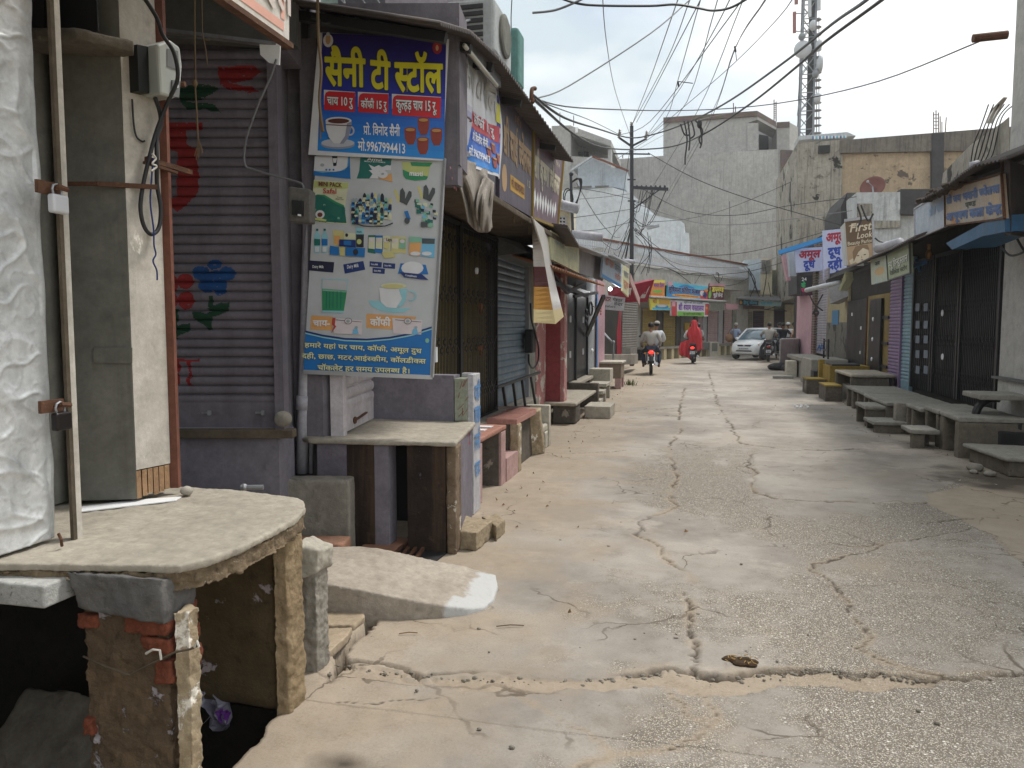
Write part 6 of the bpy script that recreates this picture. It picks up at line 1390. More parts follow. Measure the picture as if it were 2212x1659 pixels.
o=MB(M_rowwall);tl,tr,br,bl=row(1372,572,.9),row(1612,607,.9),row(1612,628,.9),row(1372,612,.9);o.hexa([bl,br,tr,tl],[p-rn*.9 for p in(bl,br,tr,tl)]);o.build('fascia',rb)
M_rail=weather('railing_paint','#c6cad2','#b3b8c2','#77706a',sc=2,rough=.6)
o=MB(M_rail);t0,t1,u0,u1=row(1250,508,.9),row(1614,572,.9),row(1250,545,.9),row(1614,603,.9)
NB_=105
for k in range(NB_+1):
 p,q=t0 .lerp(t1,k/NB_),u0 .lerp(u1,k/NB_);o.beam(p,q.lerp(p,.02),.035,.03)
o.beam(u0,u1,.16,.1);o.beam(t0 .lerp(u0,.1),t1 .lerp(u1,.1),.05,.05);o.beam(t0 .lerp(u0,.5),t1 .lerp(u1,.5),.04,.03);o.build('lattice',rb)
o=MB(M_orange);o.beam(t0,t1,.09,.09);o.build('handrail',rb)
M_ysh2=weather('ochre_shutter','#b39b58','#9c8749','#5b4d2c',sc=1,streak=.35,rough=.55);M_psh=weather('rose_shutter','#c6acac','#b29a9a','#6b5a58',sc=1,streak=.3,rough=.55)
for fn,x0,x1,yt,yb,m,lb in((r4_,880,1085,600,1185,M_ysh2,'ochre shutter of the far row right of the utility pole'),(r4_,1160,1345,650,1185,M_ysh2,'ochre shutter of the far row behind the two riders'),(r5_,512,705,820,1290,M_gsh,'grey shutter of the far row with a yellow notice'),(r5_,735,816,780,1180,M_psh,'narrow rose shutter of the far row beside the scooter'),(r5_,875,1020,750,1170,M_psh,'rose shutter of the far row above the white cooler'),(r5_,1090,1218,740,1240,M_psh,'rightmost rose shutter of the far row behind the walking man')):
 a,b,z1=fn(x0,yb,.05),fn(x1,yb,.05),fn(x0,yt,.05).z;t=thing('row_shutter',lb,'shutter',(a+b)/2,group='shutters of the far row');t.location.z=.6
 o=MB();shutter(o,a,b,.6,z1,.11,rn,m,cols=1,per=5,box=.2);o.build('slats',t)
 for q in(a,b):o=MB(M_darkpil);o.beam(V(q.x,q.y,.6)+rn*.02,V(q.x,q.y,z1)+rn*.02,.07,.06);o.build('guide_rail',t)
for fn,x0,x1,yt,m,lb in((r4_,1092,1155,640,M_darkpil,'dim pillar between the two ochre shutters'),(r5_,466,508,830,M_darkpil,'dim pillar between ochre and grey shutters'),(r5_,706,733,830,M_darkpil,'thin dim pillar right of the grey shutter'),(r5_,818,872,840,M_strip,'pale peeling pillar left of the rose shutter'),(r5_,1032,1086,760,M_strip,'pale blotched pillar right of the white cooler'),(r5_,1222,1270,740,M_gwall,'grey end pillar of the far row')):
 a,b=fn(x0,1200,.12),fn(x1,1200,.12);zt=fn(x0,yt,.12).z;o=MB(m);o.hexa([V(a.x,a.y,.0),V(b.x,b.y,.0),V(b.x,b.y,zt),V(a.x,a.y,zt)],[V(a.x,a.y,0)-rn*.1,V(b.x,b.y,0)-rn*.1,V(b.x,b.y,zt)-rn*.1,V(a.x,a.y,zt)-rn*.1]);o.build('pillar',label=lb,cat='pillar',group='pillars of the far row')
lg=thing('row_ledge','long shop ledge with cream legs and dark hollows along the far row','ledge',row(1450,775,.7))
o=MB(M_conc);a,b=row(1376,760,.05),row(1590,760,.05);o.hexa([V(a.x,a.y,.5)+rn*.8,V(b.x,b.y,.5)+rn*.8,V(b.x,b.y,.6)+rn*.8,V(a.x,a.y,.6)+rn*.8],[V(a.x,a.y,.5),V(b.x,b.y,.5),V(b.x,b.y,.6),V(a.x,a.y,.6)]);o.build('slab',lg)
M_leg=plain('cream_leg','#b9ad8c',.8)
for k in range(15):
 p=a.lerp(b,(k+.5)/15);o=MB(M_leg);q=p+rd*.28;o.hexa([V(p.x,p.y,0)+rn*.78,V(q.x,q.y,0)+rn*.78,V(q.x,q.y,.5)+rn*.78,V(p.x,p.y,.5)+rn*.78],[V(p.x,p.y,0),V(q.x,q.y,0),V(q.x,q.y,.5),V(p.x,p.y,.5)]);o.build('leg',lg)
o=MB(M_dark);o.hexa([V(a.x,a.y,0)+rn*.15,V(b.x,b.y,0)+rn*.15,V(b.x,b.y,.49)+rn*.15,V(a.x,a.y,.49)+rn*.15],[V(a.x,a.y,0),V(b.x,b.y,0),V(b.x,b.y,.49),V(a.x,a.y,.49)]);o.build('hollow_shade',lg)  # black panel painted for the shade behind the legs
ck=thing('display_cooler','white framed display cooler standing on the road edge before the far row','cooler',r5_(980,1360,1.0))
A=lambda x,y,d=1.0:r5_(x,y,d)
o=MB(M_seat);o.hexa([A(925,1362),A(1040,1352),A(1042,1168),A(925,1172)],[p-rn*.5 for p in(A(925,1362),A(1040,1352),A(1042,1168),A(925,1172))]);o.build('case',ck)
o=MB(M_clad);o.plate(A(950,1185,1.02),A(1022,1182,1.02),A(1020,1290,1.02),A(950,1295,1.02),.01);o.build('glass',ck)
o=MB(M_hood);o.hexa([A(800,1275,.95),A(920,1270,.95),A(922,1175,.95),A(800,1178,.95)],[p-rn*.5 for p in(A(800,1275,.95),A(920,1270,.95),A(922,1175,.95),A(800,1178,.95))]);o.build('metal_chest',label='grey metal chest beside the white display cooler',cat='chest')
o=MB(plain('yellow_notice','#c0982f',.6));o.plate(r5_(580,908,.1),r5_(662,912,.1),r5_(660,1030,.1),r5_(580,1025,.1),.01);o.build('notice',label='yellow notice pasted on the grey far shutter',cat='notice')
# their signs
def rsign(lab,pts,m,out=.95,fn=r5_):
 tl,tr,br,bl=[fn(x,y,out)for x,y in pts];t=thing('shop_sign',lab,'sign',(bl+br)/2,group='signs of the far row');B=Board(tl,tr,br,bl);o=MB();B.panel(o,m,.08);o.build('panel',t);return t,B
S={k:plain('sign_'+k,c,.5)for k,c in dict(orange='#d08a45',blue='#2e86c4',sky='#55b7d6',maroon='#571f33',yel='#dcd25a',white='#c9ccd2',purple='#7a4a9c',green='#6fae4c',pink='#c99aa8',red='#b2363f',navy='#22346e',gold='#d3a545',dblue='#2b5c9e').items()}
t,B=rsign('orange shop sign with purple lettering, leftmost of the far upper signs',[(1030,228),(1200,228),(1195,452),(1012,450)],S['orange'],.95,r4_)
o=MB();B.rect(o,S['yel'],0,.0,1,.16);B.text(o,S['purple'],'भारत टेलर',.12,.42,.2,w=.8,bold=.04,layer=2);B.disc(o,S['green'],.45,.68,.38,.09);B.rect(o,S['red'],0,.82,.8,.86);o.build('lettering',t)
t,B=rsign('wide blue sign with white rimmed blue lettering of a blanket shop',[(358,362),(890,425),(888,602),(352,560)],S['sky'])
o=MB();B.disc(o,S['blue'],.45,.3,.2,.22);B.disc(o,S['pink'],.05,.12,.07,.14);B.rect(o,S['blue'],0,.55,.8,1.0,1);B.rect(o,S['red'],.8,.3,1,1,1)
B.disc(o,S['gold'],.45,.85,.36,.12,2);B.disc(o,S['white'],.85,.55,.06,.2,2);B.disc(o,S['navy'],.92,.65,.06,.22,2);B.disc(o,S['orange'],.96,.3,.05,.12,2)
B.text(o,S['white'],'लुधियाना कोरिया कम्बल',.01,.64,.3,w=.78,bold=.09,layer=3);B.text(o,S['navy'],'लुधियाना कोरिया कम्बल',.01,.64,.3,w=.78,bold=.05,layer=5);B.text(o,S['red'],'के कम्बल, हमेशा कपड़े व जयपुरी रजाई',.16,.89,.08,w=.58,bold=.02,layer=4);o.build('lettering',t)
t,B=rsign('maroon sign with yellow and white lettering of a bangle shop',[(915,382),(1118,392),(1100,602),(890,600)],S['maroon'])
o=MB();B.rect(o,S['pink'],0,0,1,.16);B.text(o,S['yel'],'डायमण्ड',.2,.5,.27,w=.76,bold=.05,layer=2);B.text(o,S['white'],'चूड़ी केन्द्र',.32,.82,.2,w=.6,bold=.04,layer=2);B.disc(o,S['green'],.1,.68,.09,.25);B.text(o,S['yel'],'र',.05,.42,.16,bold=.05,layer=2);o.build('lettering',t)
t,B=rsign('small yellow sign with a blue car picture below the orange one',[(120,585),(392,590),(390,742),(132,740)],S['yel'],1.0)
o=MB();B.rect(o,S['gold'],.4,.05,.95,.5);B.disc(o,S['blue'],.55,.7,.35,.2);B.disc(o,S['white'],.55,.62,.25,.12,2);B.rect(o,S['sky'],.05,.78,1,.98);B.text(o,S['red'],'श्री',.1,.4,.3,w=.2,layer=2);o.build('lettering',t)
t,B=rsign('white sign with purple lettering and a green base, lower centre of the far row',[(398,605),(905,640),(895,828),(402,815)],S['white'],1.05)
o=MB();B.rect(o,S['green'],.15,.7,.88,1.0);B.rect(o,S['red'],0,.1,.14,1.0);B.rect(o,S['pink'],.02,.0,.1,.4,2);B.rect(o,S['red'],.9,.1,1.0,.9);B.text(o,S['purple'],'श्री श्याम वस्त्रालय',.18,.6,.32,w=.68,bold=.05,layer=2);B.text(o,S['navy'],'सूटिंग शर्टिंग साड़ियाँ',.32,.14,.1,w=.5,layer=2);B.text(o,S['maroon'],'सूट, कुर्ती व साड़ी के विक्रेता',.3,.92,.12,w=.5,bold=.02,layer=3);B.disc(o,S['orange'],.94,.4,.03,.1,2);o.build('lettering',t)
t,B=rsign('faded grey green sign at the right end of the far row',[(905,640),(1118,650),(1112,745),(905,742)],M_gwall,1.0)
t,B=rsign('small pinkish rounded sign right of the faded grey green one',[(1135,655),(1298,660),(1300,732),(1138,728)],S['pink'],1.0)
o=MB(M_tinl);a,b=r5_(125,572,1.1),r5_(1148,632,1.1);o.hexa([a,b,b-rn*1.1+V(0,0,.2),a-rn*1.1+V(0,0,.2)][::-1],[p+V(0,0,.06)for p in(a,b,b-rn*1.1+V(0,0,.2),a-rn*1.1+V(0,0,.2))][::-1]);o.build('tin_canopy',label='long thin tin canopy between upper and lower signs of the far row',cat='canopy')
o=MB(M_wire)
for pts in([(40,160),(200,190),(340,175),(480,240),(660,380)],[(340,175),(560,260),(720,245),(900,260)],[(960,260),(1040,375),(1090,290)],[(800,250),(720,380)],[(1040,375),(1035,250),(1000,240)],[(1130,415),(1280,390),(1440,310)]):o.tube(smooth_path([r5_(x,y,1.0)for x,y in pts]),.02,4)
o.build('wall_cables',label='black cables draped over the grey fascia of the far row',cat='cables',kind='stuff')
# building after the row: pale blue upper storey, cream ground floor
c6=cz(1740,640,5.53)
def F6(x,y,d=49.0):return fy(*c6(x,y),d)
M_pblue=weather('pale_blue_wall','#c9d6df','#b6c4ce','#7c8288',sc=.6,streak=.25);M_creamw=weather('cream_wall','#ddd4ba','#cabfa4','#857a62',sc=.8,streak=.3,speck=.2);M_brsh=weather('maroon_shutter','#57414a','#48363e','#2d2427',sc=1,streak=.3);M_bgsh=weather('beige_shutter','#aaa48d','#86806c','#5a5648',sc=1,streak=.3)
cb=thing('corner_house','two storey house with pale blue upper wall and cream shop front beyond the car','building',F6(550,960));cb.location.z=0
o=MB(M_pblue);extr(o,[F6(455,360),F6(605,365),F6(605,-60),F6(380,-40),F6(380,120),F6(455,150)],(0,5,0));o.build('upper_wall',cb)
o=MB(M_creamw);extr(o,[F6(606,420),F6(760,425),F6(760,-70),F6(606,-60)],(0,5,0));o.build('cream_bay',cb)
o=MB(M_creamw);extr(o,[F6(270,1150,49.5),F6(780,1150,49.5),F6(780,420,49.5),F6(270,380,49.5)],(0,5,0));o.build('ground_floor',cb)
wd=MB(M_strip);c=[F6(608,-45,48.9),F6(738,-45,48.9),F6(738,130,48.9),F6(608,125,48.9)];wd.plate(*c,.1);w_=wd.build('window',cb)
o=MB(M_clad);o.plate(F6(620,-40,48.75),F6(672,-40,48.75),F6(672,108,48.75),F6(620,105,48.75),.03);o.plate(F6(680,-40,48.75),F6(732,-40,48.75),F6(732,112,48.75),F6(680,108,48.75),.03);o.build('pane',w_)
o=MB();a,b=F6(325,960,49.2),F6(492,960,49.2);shutter(o,a,b,.3,F6(325,655,49.2).z,.12,V(0,-1,0),M_bgsh,cols=1,per=5);o.build('beige_shutter',cb)
o=MB();a,b=F6(498,960,49.2),F6(645,960,49.2);shutter(o,a,b,.3,F6(498,640,49.2).z,.12,V(0,-1,0),M_brsh,cols=1,per=5);o.build('maroon_shutter',cb)
t=thing('shop_sign','dark teal sign with pale blue lettering above the maroon shutter','sign',F6(450,565,47.6));B=Board(F6(300,488,47.6),F6(578,505,47.6),F6(575,568,47.6),F6(300,560,47.6));o=MB();B.panel(o,plain('sign_teal','#23475a',.5),.08);o.build('panel',t);o=MB();B.text(o,S['sky'],'हिन्दू ज्वैलर्स',.28,.78,.5,w=.66,bold=.03,layer=2);B.disc(o,S['gold'],.15,.5,.07,.35);o.build('lettering',t)
t=thing('shop_sign','washed out aqua sign right of the dark teal one','sign',F6(730,575,47.6));B=Board(F6(580,505,47.6),F6(890,518,47.6),F6(880,578,47.6),F6(580,572,47.6));o=MB();B.panel(o,plain('sign_aqua','#9fc0c4',.5),.08);o.build('panel',t);o=MB();B.text(o,S['sky'],'साड़ी सेन्टर',.1,.75,.5,w=.5,bold=.03,layer=2);o.build('lettering',t)
o=MB(M_tin);a,b=F6(270,488,47.2),F6(900,510,47.2);o.hexa([a,b,b+V(0,1.6,.3),a+V(0,1.6,.3)][::-1],[p+V(0,0,.07)for p in(a,b,b+V(0,1.6,.3),a+V(0,1.6,.3))][::-1]);o.build('tin_canopy',label='bluish tin canopy over the teal sign',cat='canopy')
o=MB(M_rust);a,b=F6(360,570,47.8),F6(655,580,47.8);o.plate(F6(370,562,47.8),F6(655,580,47.8),F6(655,618,47.8),F6(370,612,47.8),.06);o.build('rusty_board',label='rusty board under the dark teal sign',cat='board')
M_bri=weather('brown_door','#4d4045','#3e3338',sc=1,streak=.3)
ob=thing('peeling_house','narrow grey peeling house with a dark maroon door beside the corner house','building',F6(850,960,50));ob.location.z=0
o=MB(M_gwall);extr(o,[F6(762,1150,50),F6(1260,1150,50),F6(1260,90,50),F6(762,90,50)],(0,5,0));o.build('wall',ob)
o=MB(M_bri);o.plate(F6(790,620,49.9),F6(930,625,49.9),F6(930,1000,49.9),F6(790,1000,49.9),.1);o.build('door',ob)
o=MB(M_creamw);extr(o,[F6(935,1150,49.7),F6(1260,1150,49.7),F6(1260,560,49.7),F6(935,555,49.7)],(0,.25,0));o.build('cream_wall',ob)
o=MB(M_strip);o.plate(F6(885,205,48.5),F6(1110,205,48.5),F6(1110,235,48.5),F6(885,235,48.5),1.5);o.build('balcony_slab',ob);o=MB(M_strip);o.plate(F6(890,325,48.5),F6(1110,325,48.5),F6(1110,345,48.5),F6(890,345,48.5),1.5);o.build('balcony_slab',ob)
t=thing('shop_sign','faded orange and white sign under the balcony of the peeling house','sign',F6(1010,500,48));B=Board(F6(925,360,48),F6(1112,370,48),F6(1112,545,48),F6(918,500,48));o=MB();B.panel(o,M_strip,.08);o.build('panel',t);o=MB();B.rect(o,S['orange'],.05,.02,1,.35);B.text(o,S['navy'],'कपड़ा घर',.1,.75,.22,w=.8,bold=.02,layer=2);o.build('lettering',t)
o=MB(plain('yellow_cloth','#c9b43a',.6));o.plate(F6(1045,640,47.5),F6(1115,660,47.5),F6(1115,690,47.5),F6(1045,672,47.5),.05);o.build('shop_sign',label='small bright yellow strip sign beside the pink house wall',cat='sign')
# ------------------------------------------------------------------ buildings behind
cB=cz(1240,200,2.37);c7=cz(1790,300,2.37)
def FB(x,y,d):return fy(*cB(x,y),d)
def F7(x,y,d):return fy(*c7(x,y),d)
def house(name,lab,cat='building',at=None):
 t=thing(name,lab,cat,at);t.location.z=0;return t
M_pw=weather('pale_limewall','#d6dce1','#c3cad0','#9c8d72',sc=.35,streak=.25,speck=.15,rough=.9,chip='#b59c72',chipamt=.22,chipscale=.35,bump=.1);M_gable=weather('grey_gable','#aeb6bd','#a1a9b0','#7b8086',sc=.5,streak=.3,bump=.1)
M_cg=weather('raw_cement','#b6b5b2','#9b9a98','#72716f',sc=.22,streak=.6,speck=.15,rough=.9,bump=.15,bscale=6);M_cg2=weather('raw_cement_new','#b3b2af','#9d9d9b','#7a7a78',sc=.3,streak=.3,bump=.1,bscale=6)
M_bk=bricks('brick_wall','#77564c','#5d443d','#8f8a84')
wh=house('gabled_house','pale white house with a grey gabled roof room and rust stains, behind the pole',at=FB(650,900,52))
o=MB(M_pw);extr(o,[FB(300,1130,52),FB(830,1130,52),FB(830,760,52),FB(700,640,52),FB(590,605,52),FB(300,625,52)],(0,7,0));o.build('wall',wh)
o=MB(M_pw);extr(o,[FB(735,1130,50),FB(1005,1130,50),FB(1005,815,50),FB(985,800,50),FB(735,745,50)],(0,5,0));o.build('annex_wall',wh)
o=MB(M_pw);extr(o,[FB(985,1130,49.6),FB(1031,1130,49.6),FB(1031,870,49.6),FB(985,860,49.6)],(0,5,0));o.build('annex_corner',wh)
o=MB(M_gable);extr(o,[FB(392,612,54),FB(592,602,54),FB(590,492,54),FB(475,435,54),FB(360,500,54),FB(392,495,54)],(0,6,0));extr(o,[FB(592,602,54),FB(668,618,54),FB(670,505,54),FB(590,492,54)],(0,5,0));g_=o.build('gable_room',wh)
o=MB(M_tinl);a,b,c=FB(352,508,53.6),FB(475,428,53.6),FB(682,512,53.6);o.beam(a,b,.25,.12);o.build('roof_edge',wh);o=MB(M_orange);o.beam(b,FB(560,460,53.6),.22,.12);o.beam(FB(560,460,53.6),c,.22,.12);o.build('roof_ridge',wh)
o=MB(M_clad);o.plate(FB(385,600,51.8),FB(470,596,51.8),FB(470,606,51.8),FB(385,610,51.8),.1);o.plate(FB(490,596,51.8),FB(570,594,51.8),FB(570,602,51.8),FB(490,606,51.8),.1);o.build('roof_vents',wh)
o=MB(M_steel);o.tube([FB(530,600,53.8),FB(530,505,53.8)],.06,6);o.build('vent_pipe',wh)
lh=house('unfinished_house','unfinished raw concrete house with an open balcony at the upper left',at=FB(400,600,58))
o=MB(M_cg2);extr(o,[FB(240,900,58),FB(350,900,58),FB(350,248,58),FB(240,252,58)],(0,8,0));o.build('side_wall',lh)
o=MB(M_cg2);extr(o,[FB(350,900,58.2),FB(582,900,58.2),FB(582,440,58.2),FB(350,425,58.2)],(0,8,0));extr(o,[FB(345,248,57.8),FB(582,335,57.8),FB(582,368,57.8),FB(345,290,57.8)],(0,8,0));extr(o,[FB(565,440,58.2),FB(582,440,58.2),FB(582,360,58.2),FB(565,355,58.2)],(0,1,0));o.build('balcony',lh)
o=MB(M_cg);extr(o,[FB(350,430,62),FB(582,440,62),FB(582,350,62),FB(350,280,62)],(0,1,0));o.build('back_wall',lh)
for x in(392,425):
 o=MB(M_dark);o.plate(FB(x,400,61.9),FB(x+28,402,61.9),FB(x+28,445,61.9),FB(x,445,61.9),.1);o.build('window',lh)
o=MB(M_rust)
for x,y in((288,175),(367,192)):o.beam(FB(x,250,59),FB(x,y,59),.05,.05)
o.build('rebars',lh)
o=MB(M_wht);p=FB(384,270,57.7);o.box(p.x-.1,p.x+.1,p.y,p.y+.1,p.z-.25,p.z+.15);o.build('lamp',lh)
gt_=house('cement_block','tall blank grey cement building with an unfinished brick parapet',at=FB(1200,900,66))
o=MB(M_cg);extr(o,[FB(560,1200,66),FB(1558,1200,66),FB(1558,385,66),FB(1430,392,66),FB(884,424,66),FB(575,446,66)],(0,12,0));o.build('main_wall',gt_)
o=MB(M_cg2);extr(o,[FB(884,430,66.3),FB(1370,400,66.3),FB(1370,235,66.3),FB(1425,215,66.3),FB(1425,192,66.3),FB(884,232,66.3)],(0,10,0));o.build('upper_storey',gt_)
o=MB(M_bk);extr(o,[FB(884,233,66.1),FB(1425,193,66.1),FB(1425,164,66.1),FB(884,203,66.1)],(0,.3,0));extr(o,[FB(1425,193,66.1),FB(1535,262,69),FB(1535,228,69),FB(1425,164,66.1)],(0,.3,0));o.build('parapet',gt_)
o=MB(M_cg2);extr(o,[FB(1368,395,66.2),FB(1432,390,66.2),FB(1432,235,66.2),FB(1368,235,66.2)],(0,.6,0));extr(o,[FB(1425,215,66.2),FB(1536,275,69),FB(1536,262,69),FB(1425,193,66.2)],(0,3,0));o.build('terrace_frame',gt_)
o=MB(M_cg);extr(o,[FB(1432,390,72),FB(1540,390,72),FB(1540,250,72),FB(1432,200,72)],(0,1,0));o.build('terrace_wall',gt_)
o=MB(M_dark);o.plate(FB(1436,300,71.8),FB(1490,310,71.8),FB(1490,388,71.8),FB(1436,388,71.8),.1);o.build('terrace_door',gt_)
o=MB(M_cg2);extr(o,[FB(1538,392,68),FB(1612,390,68),FB(1612,232,68),FB(1538,262,68)],(0,4,0));extr(o,[FB(1612,390,68),FB(1660,392,70),FB(1660,258,70),FB(1612,232,68)],(0,4,0));o.build('stair_room',gt_)
o=MB(M_bk);extr(o,[FB(1538,262,67.9),FB(1612,258,67.9),FB(1612,226,67.9),FB(1538,230,67.9)],(0,.3,0));o.build('stair_parapet',gt_)
o=MB(M_bk);extr(o,[FB(1560,1200,65.8),FB(1625,1200,65.8),FB(1625,392,65.8),FB(1560,388,65.8)],(0,6,0));o.build('brick_corner',gt_)
o=MB(M_bk);extr(o,[FB(1625,1200,65.6),FB(1662,1200,67),FB(1662,400,67),FB(1625,392,65.6)],(0,3,0));o.build('brick_return',gt_)
o=MB(M_rust)
for x,y0,y1 in((1288,175,120),(1300,172,140),(1522,225,100),(1534,226,112),(600,440,425),(615,440,428),(650,438,420)):o.beam(FB(x,y0,67),FB(x,y1,67),.07,.07)
for k in range(8):o.beam(FB(1522,120+12*k,67),FB(1534,122+12*k,67),.04,.04)
o.build('rebars',gt_)
# brown stained wall on the right
M_brw=weather('ochre_stained_wall','#b5a288','#9e8d77','#4a433b',sc=.45,speck=.75,streak=.3,rough=.95,bump=.2,bscale=9,chip='#5b534a',chipamt=.42,chipscale=1.1);M_beam=weather('sooted_beam','#807a72','#67625c','#2b2a28',sc=.7,streak=.7,speck=.3,bump=.15,bscale=12);M_mould=weather('mouldy_wall','#aaa69b','#857f75','#23221f',sc=.6,streak=.75,speck=.6,bump=.2,bscale=12,chip='#2f2d2a',chipamt=.45,chipscale=.9);M_dkc=weather('dark_concrete','#4c4b4d','#413f41','#2b2a2b',sc=1,streak=.3,bump=.1)
bw=house('stained_building','large stained ochre building with a dark concrete frame at the right',at=F7(900,700,40))
o=MB(M_brw);extr(o,[F7(610,1000,40),F7(1700,1000,40),F7(1700,160,40),F7(610,165,40)],(0,10,0));o.build('wall',bw)
o=MB(M_mould);extr(o,[F7(354,1000,39.9),F7(612,1000,39.9),F7(612,95,39.9),F7(354,112,39.9)],(0,10,0));o.build('mouldy_bay',bw)
o=MB(M_beam);extr(o,[F7(600,170,39.8),F7(1700,150,39.8),F7(1700,10,39.8),F7(600,97,39.8)],(0,10,0));o.build('roof_beam',bw)
o=MB(M_dkc);extr(o,[F7(1130,400,39.7),F7(1198,400,39.7),F7(1198,52,39.7),F7(1130,58,39.7)],(0,1,0));o.build('column',bw)
o=MB(M_rust)
for x,y in((1138,-65),(1152,-75),(1166,-62),(1176,-40),(1186,-10),(1205,-35)):o.beam(F7(x,55,40.5),F7(x+(6 if x>1200 else 0),y,40.5),.035,.035)
for k in range(5):o.beam(F7(1138,-50+20*k,40.5),F7(1168,-50+20*k,40.5),.025,.025)
o.build('rebars',bw)
o=MB(M_dark);p=F7(515,150,39.6);o.box(p.x-.3,p.x+.2,p.y,p.y+.2,p.z-.15,p.z+.2);o.build('vent_hole',bw)
rf=thing('roof_shed','pale roof shed with a slotted front on top of the stained building','shed',F7(520,100,43))
o=MB(M_tinl);extr(o,[F7(365,95,43),F7(690,72,43),F7(640,50,43),F7(360,72,43)],(0,2,0));o.build('roof',rf)
for k in range(20):
 o=MB((S['dblue'],M_wht,S['sky'],M_wht)[k%4]);x=440+10*k;o.plate(F7(x,74-.2*k,42.9),F7(x+6,74-.2*k,42.9),F7(x+6,92-.4*k,42.9),F7(x,92-.4*k,42.9),.02);o.build('slot',rf)
 # small white house with dish
sh=house('white_roof_house','white washed roof room with black mould streaks under the satellite dish',at=F7(820,800,31))
M_wm=weather('mouldy_white','#c5c8c8','#aeb2b3','#3c3c3c',sc=.8,streak=.5,speck=.35,bump=.15,bscale=20)
o=MB(M_wm);extr(o,[F7(695,980,31),F7(950,980,31),F7(945,395,31),F7(695,398,31)],(0,5,0));o.build('front_wall',sh)
o=MB(M_dkc);extr(o,[F7(700,980,31.05),F7(605,1000,33),F7(605,480,33),F7(640,400,33),F7(694,400,31.05)],(0,4,0));o.build('side_wall',sh)
o=MB(M_mould);o.plate(F7(790,560,30.9),F7(945,560,30.9),F7(945,600,30.9),F7(790,605,30.9),.12);o.build('ledge',sh)
o=MB(M_dkc);extr(o,[F7(948,520,31.3),F7(1240,520,31.3),F7(1240,378,31.3),F7(948,378,31.3)],(0,4,0));o.plate(F7(948,490,30.9),F7(1100,490,30.9),F7(1100,525,30.9),F7(948,525,30.9),.6);o.build('dark_room',sh)
o=MB(M_wm);extr(o,[F7(948,1000,31.2),F7(1240,1000,31.2),F7(1240,526,31.2),F7(948,526,31.2)],(0,4,0));o.build('lower_wall',sh)
o=MB(M_mould);extr(o,[F7(700,560,30.85),F7(785,560,30.85),F7(785,462,30.85),F7(700,462,30.85)],(0,.12,0));o.build('mouldy_box',sh)
ds=thing('satellite_dish','reddish brown satellite dish on the white roof room','satellite dish',F7(790,392,32))
o=MB();o.use(plain('dish_red','#6b3f38',.5),True);c=F7(786,365,32);ax=Vector((-.5,-.8,.25)).normalized();ux=ax.cross(Vector((0,0,1))).normalized();uy=ux.cross(ax)
vs=[c];fs=[]
for r in range(1,6):
 for k in range(20):t_=k*math.pi/10;q=r/5;vs.append(c+(ux*math.cos(t_)*.48+uy*math.sin(t_)*.42)*q+ax*(.12*q*q-.12))
for k in range(20):fs.append([0,1+k,1+(k+1)%20])
for r in range(4):
 for k in range(20):fs.append([1+r*20+k,1+(r+1)*20+k,1+(r+1)*20+(k+1)%20,1+r*20+(k+1)%20])
o.add(vs,fs);d_o=o.build('reflector',ds);d_o.modifiers.new('solid','SOLIDIFY').thickness=.015
o=MB(M_steel);o.beam(c,F7(790,398,32),.05,.05);o.beam(c,c+ax*.5,.025,.025);o.ball(tuple(c+ax*.5),.05);o.build('mount',ds)
# cell tower
M_gal=plain('galvanised','#83878c',.5,.5);M_ant=plain('antenna_white','#b4b8bd',.5);M_anr=plain('tower_red','#8a5d57',.6)
cS=cz(1580,0,2.431)
def FS(x,y,d=74.0):return fy(*cS(x,y),d)
tw=thing('cell_tower','lattice steel cell tower with drum dishes and panel antennas','tower',FS(930,880));tw.location.z=0
bx0,bx1=FS(878,800),FS(972,800);zt_=FS(930,-160).z;wdt=bx1 .x-bx0 .x;y0_=74.0
def leg(i,z):k=.5*wdt*(1-.25*max(0,z-bx0 .z)/(zt_-bx0 .z));cx_=(bx0 .x+bx1 .x)/2;s_=((-1,0),(1,0),(1,1),(-1,1))[i];return V(cx_+s_[0]*k,y0_+s_[1]*2*k,z)
o=MB(M_gal)
for i in range(4):o.beam(leg(i,0),leg(i,zt_),.16,.16)
o.build('legs',tw)
o=MB(M_gal);z=0;k=0
while z<zt_-1.6:
 for i in range(4):
  j=(i+1)%4;o.beam(leg(i,z),leg(j,z+1.6),.07,.07);o.beam(leg(i,z+1.6),leg(j,z+1.6),.07,.07)
  if k%2:o.beam(leg(j,z),leg(i,z+1.6),.07,.07)
 z+=1.6;k+=1
o.build('bracing',tw)
o=MB(M_wire);o.beam(V((bx0 .x+bx1 .x)/2+.25,74.4,0),V((bx0 .x+bx1 .x)/2+.25,74.4,zt_),.5,.2);o.build('cable_ladder',tw)
for x,y,r_ in((905,290,.75),(998,268,.5),(1003,378,.7),(990,580,.5),(960,150,.45),(900,215,.3),(978,435,.4)):
 p=FS(x,y,73.2);o=MB();o.use(M_ant if r_>.42 else M_gal,True);o.lathe([(0.02,-.25),(r_*.6,-.2),(r_,-.0),(r_,.18),(r_*.9,.22),(.02,.28)],tuple(p),18,'y' if x<950 else 'x');o.build('drum_dish',tw)
for x,y0,y1 in((855,70,195),(1000,-40,60),(866,-40,25),(945,-60,100)):
 o=MB(M_ant if x>900 else M_anr);a,b=FS(x,y0,73.4),FS(x,y1,73.4);o.beam(a,b,.28,.16);o.build('panel_antenna',tw)
o=MB(M_gal)
for x,y in((855,80),(855,185),(1000,0)):o.beam(FS(x,y,73.6),FS(925,y,74.2),.07,.07)
a=FS(990,800);
for k in range(16):p=FS(990,780-45*k);o.lathe([(.40,-.02),(.44,-.02),(.44,.02),(.40,.02)],(p.x,74.5,p.z),12)
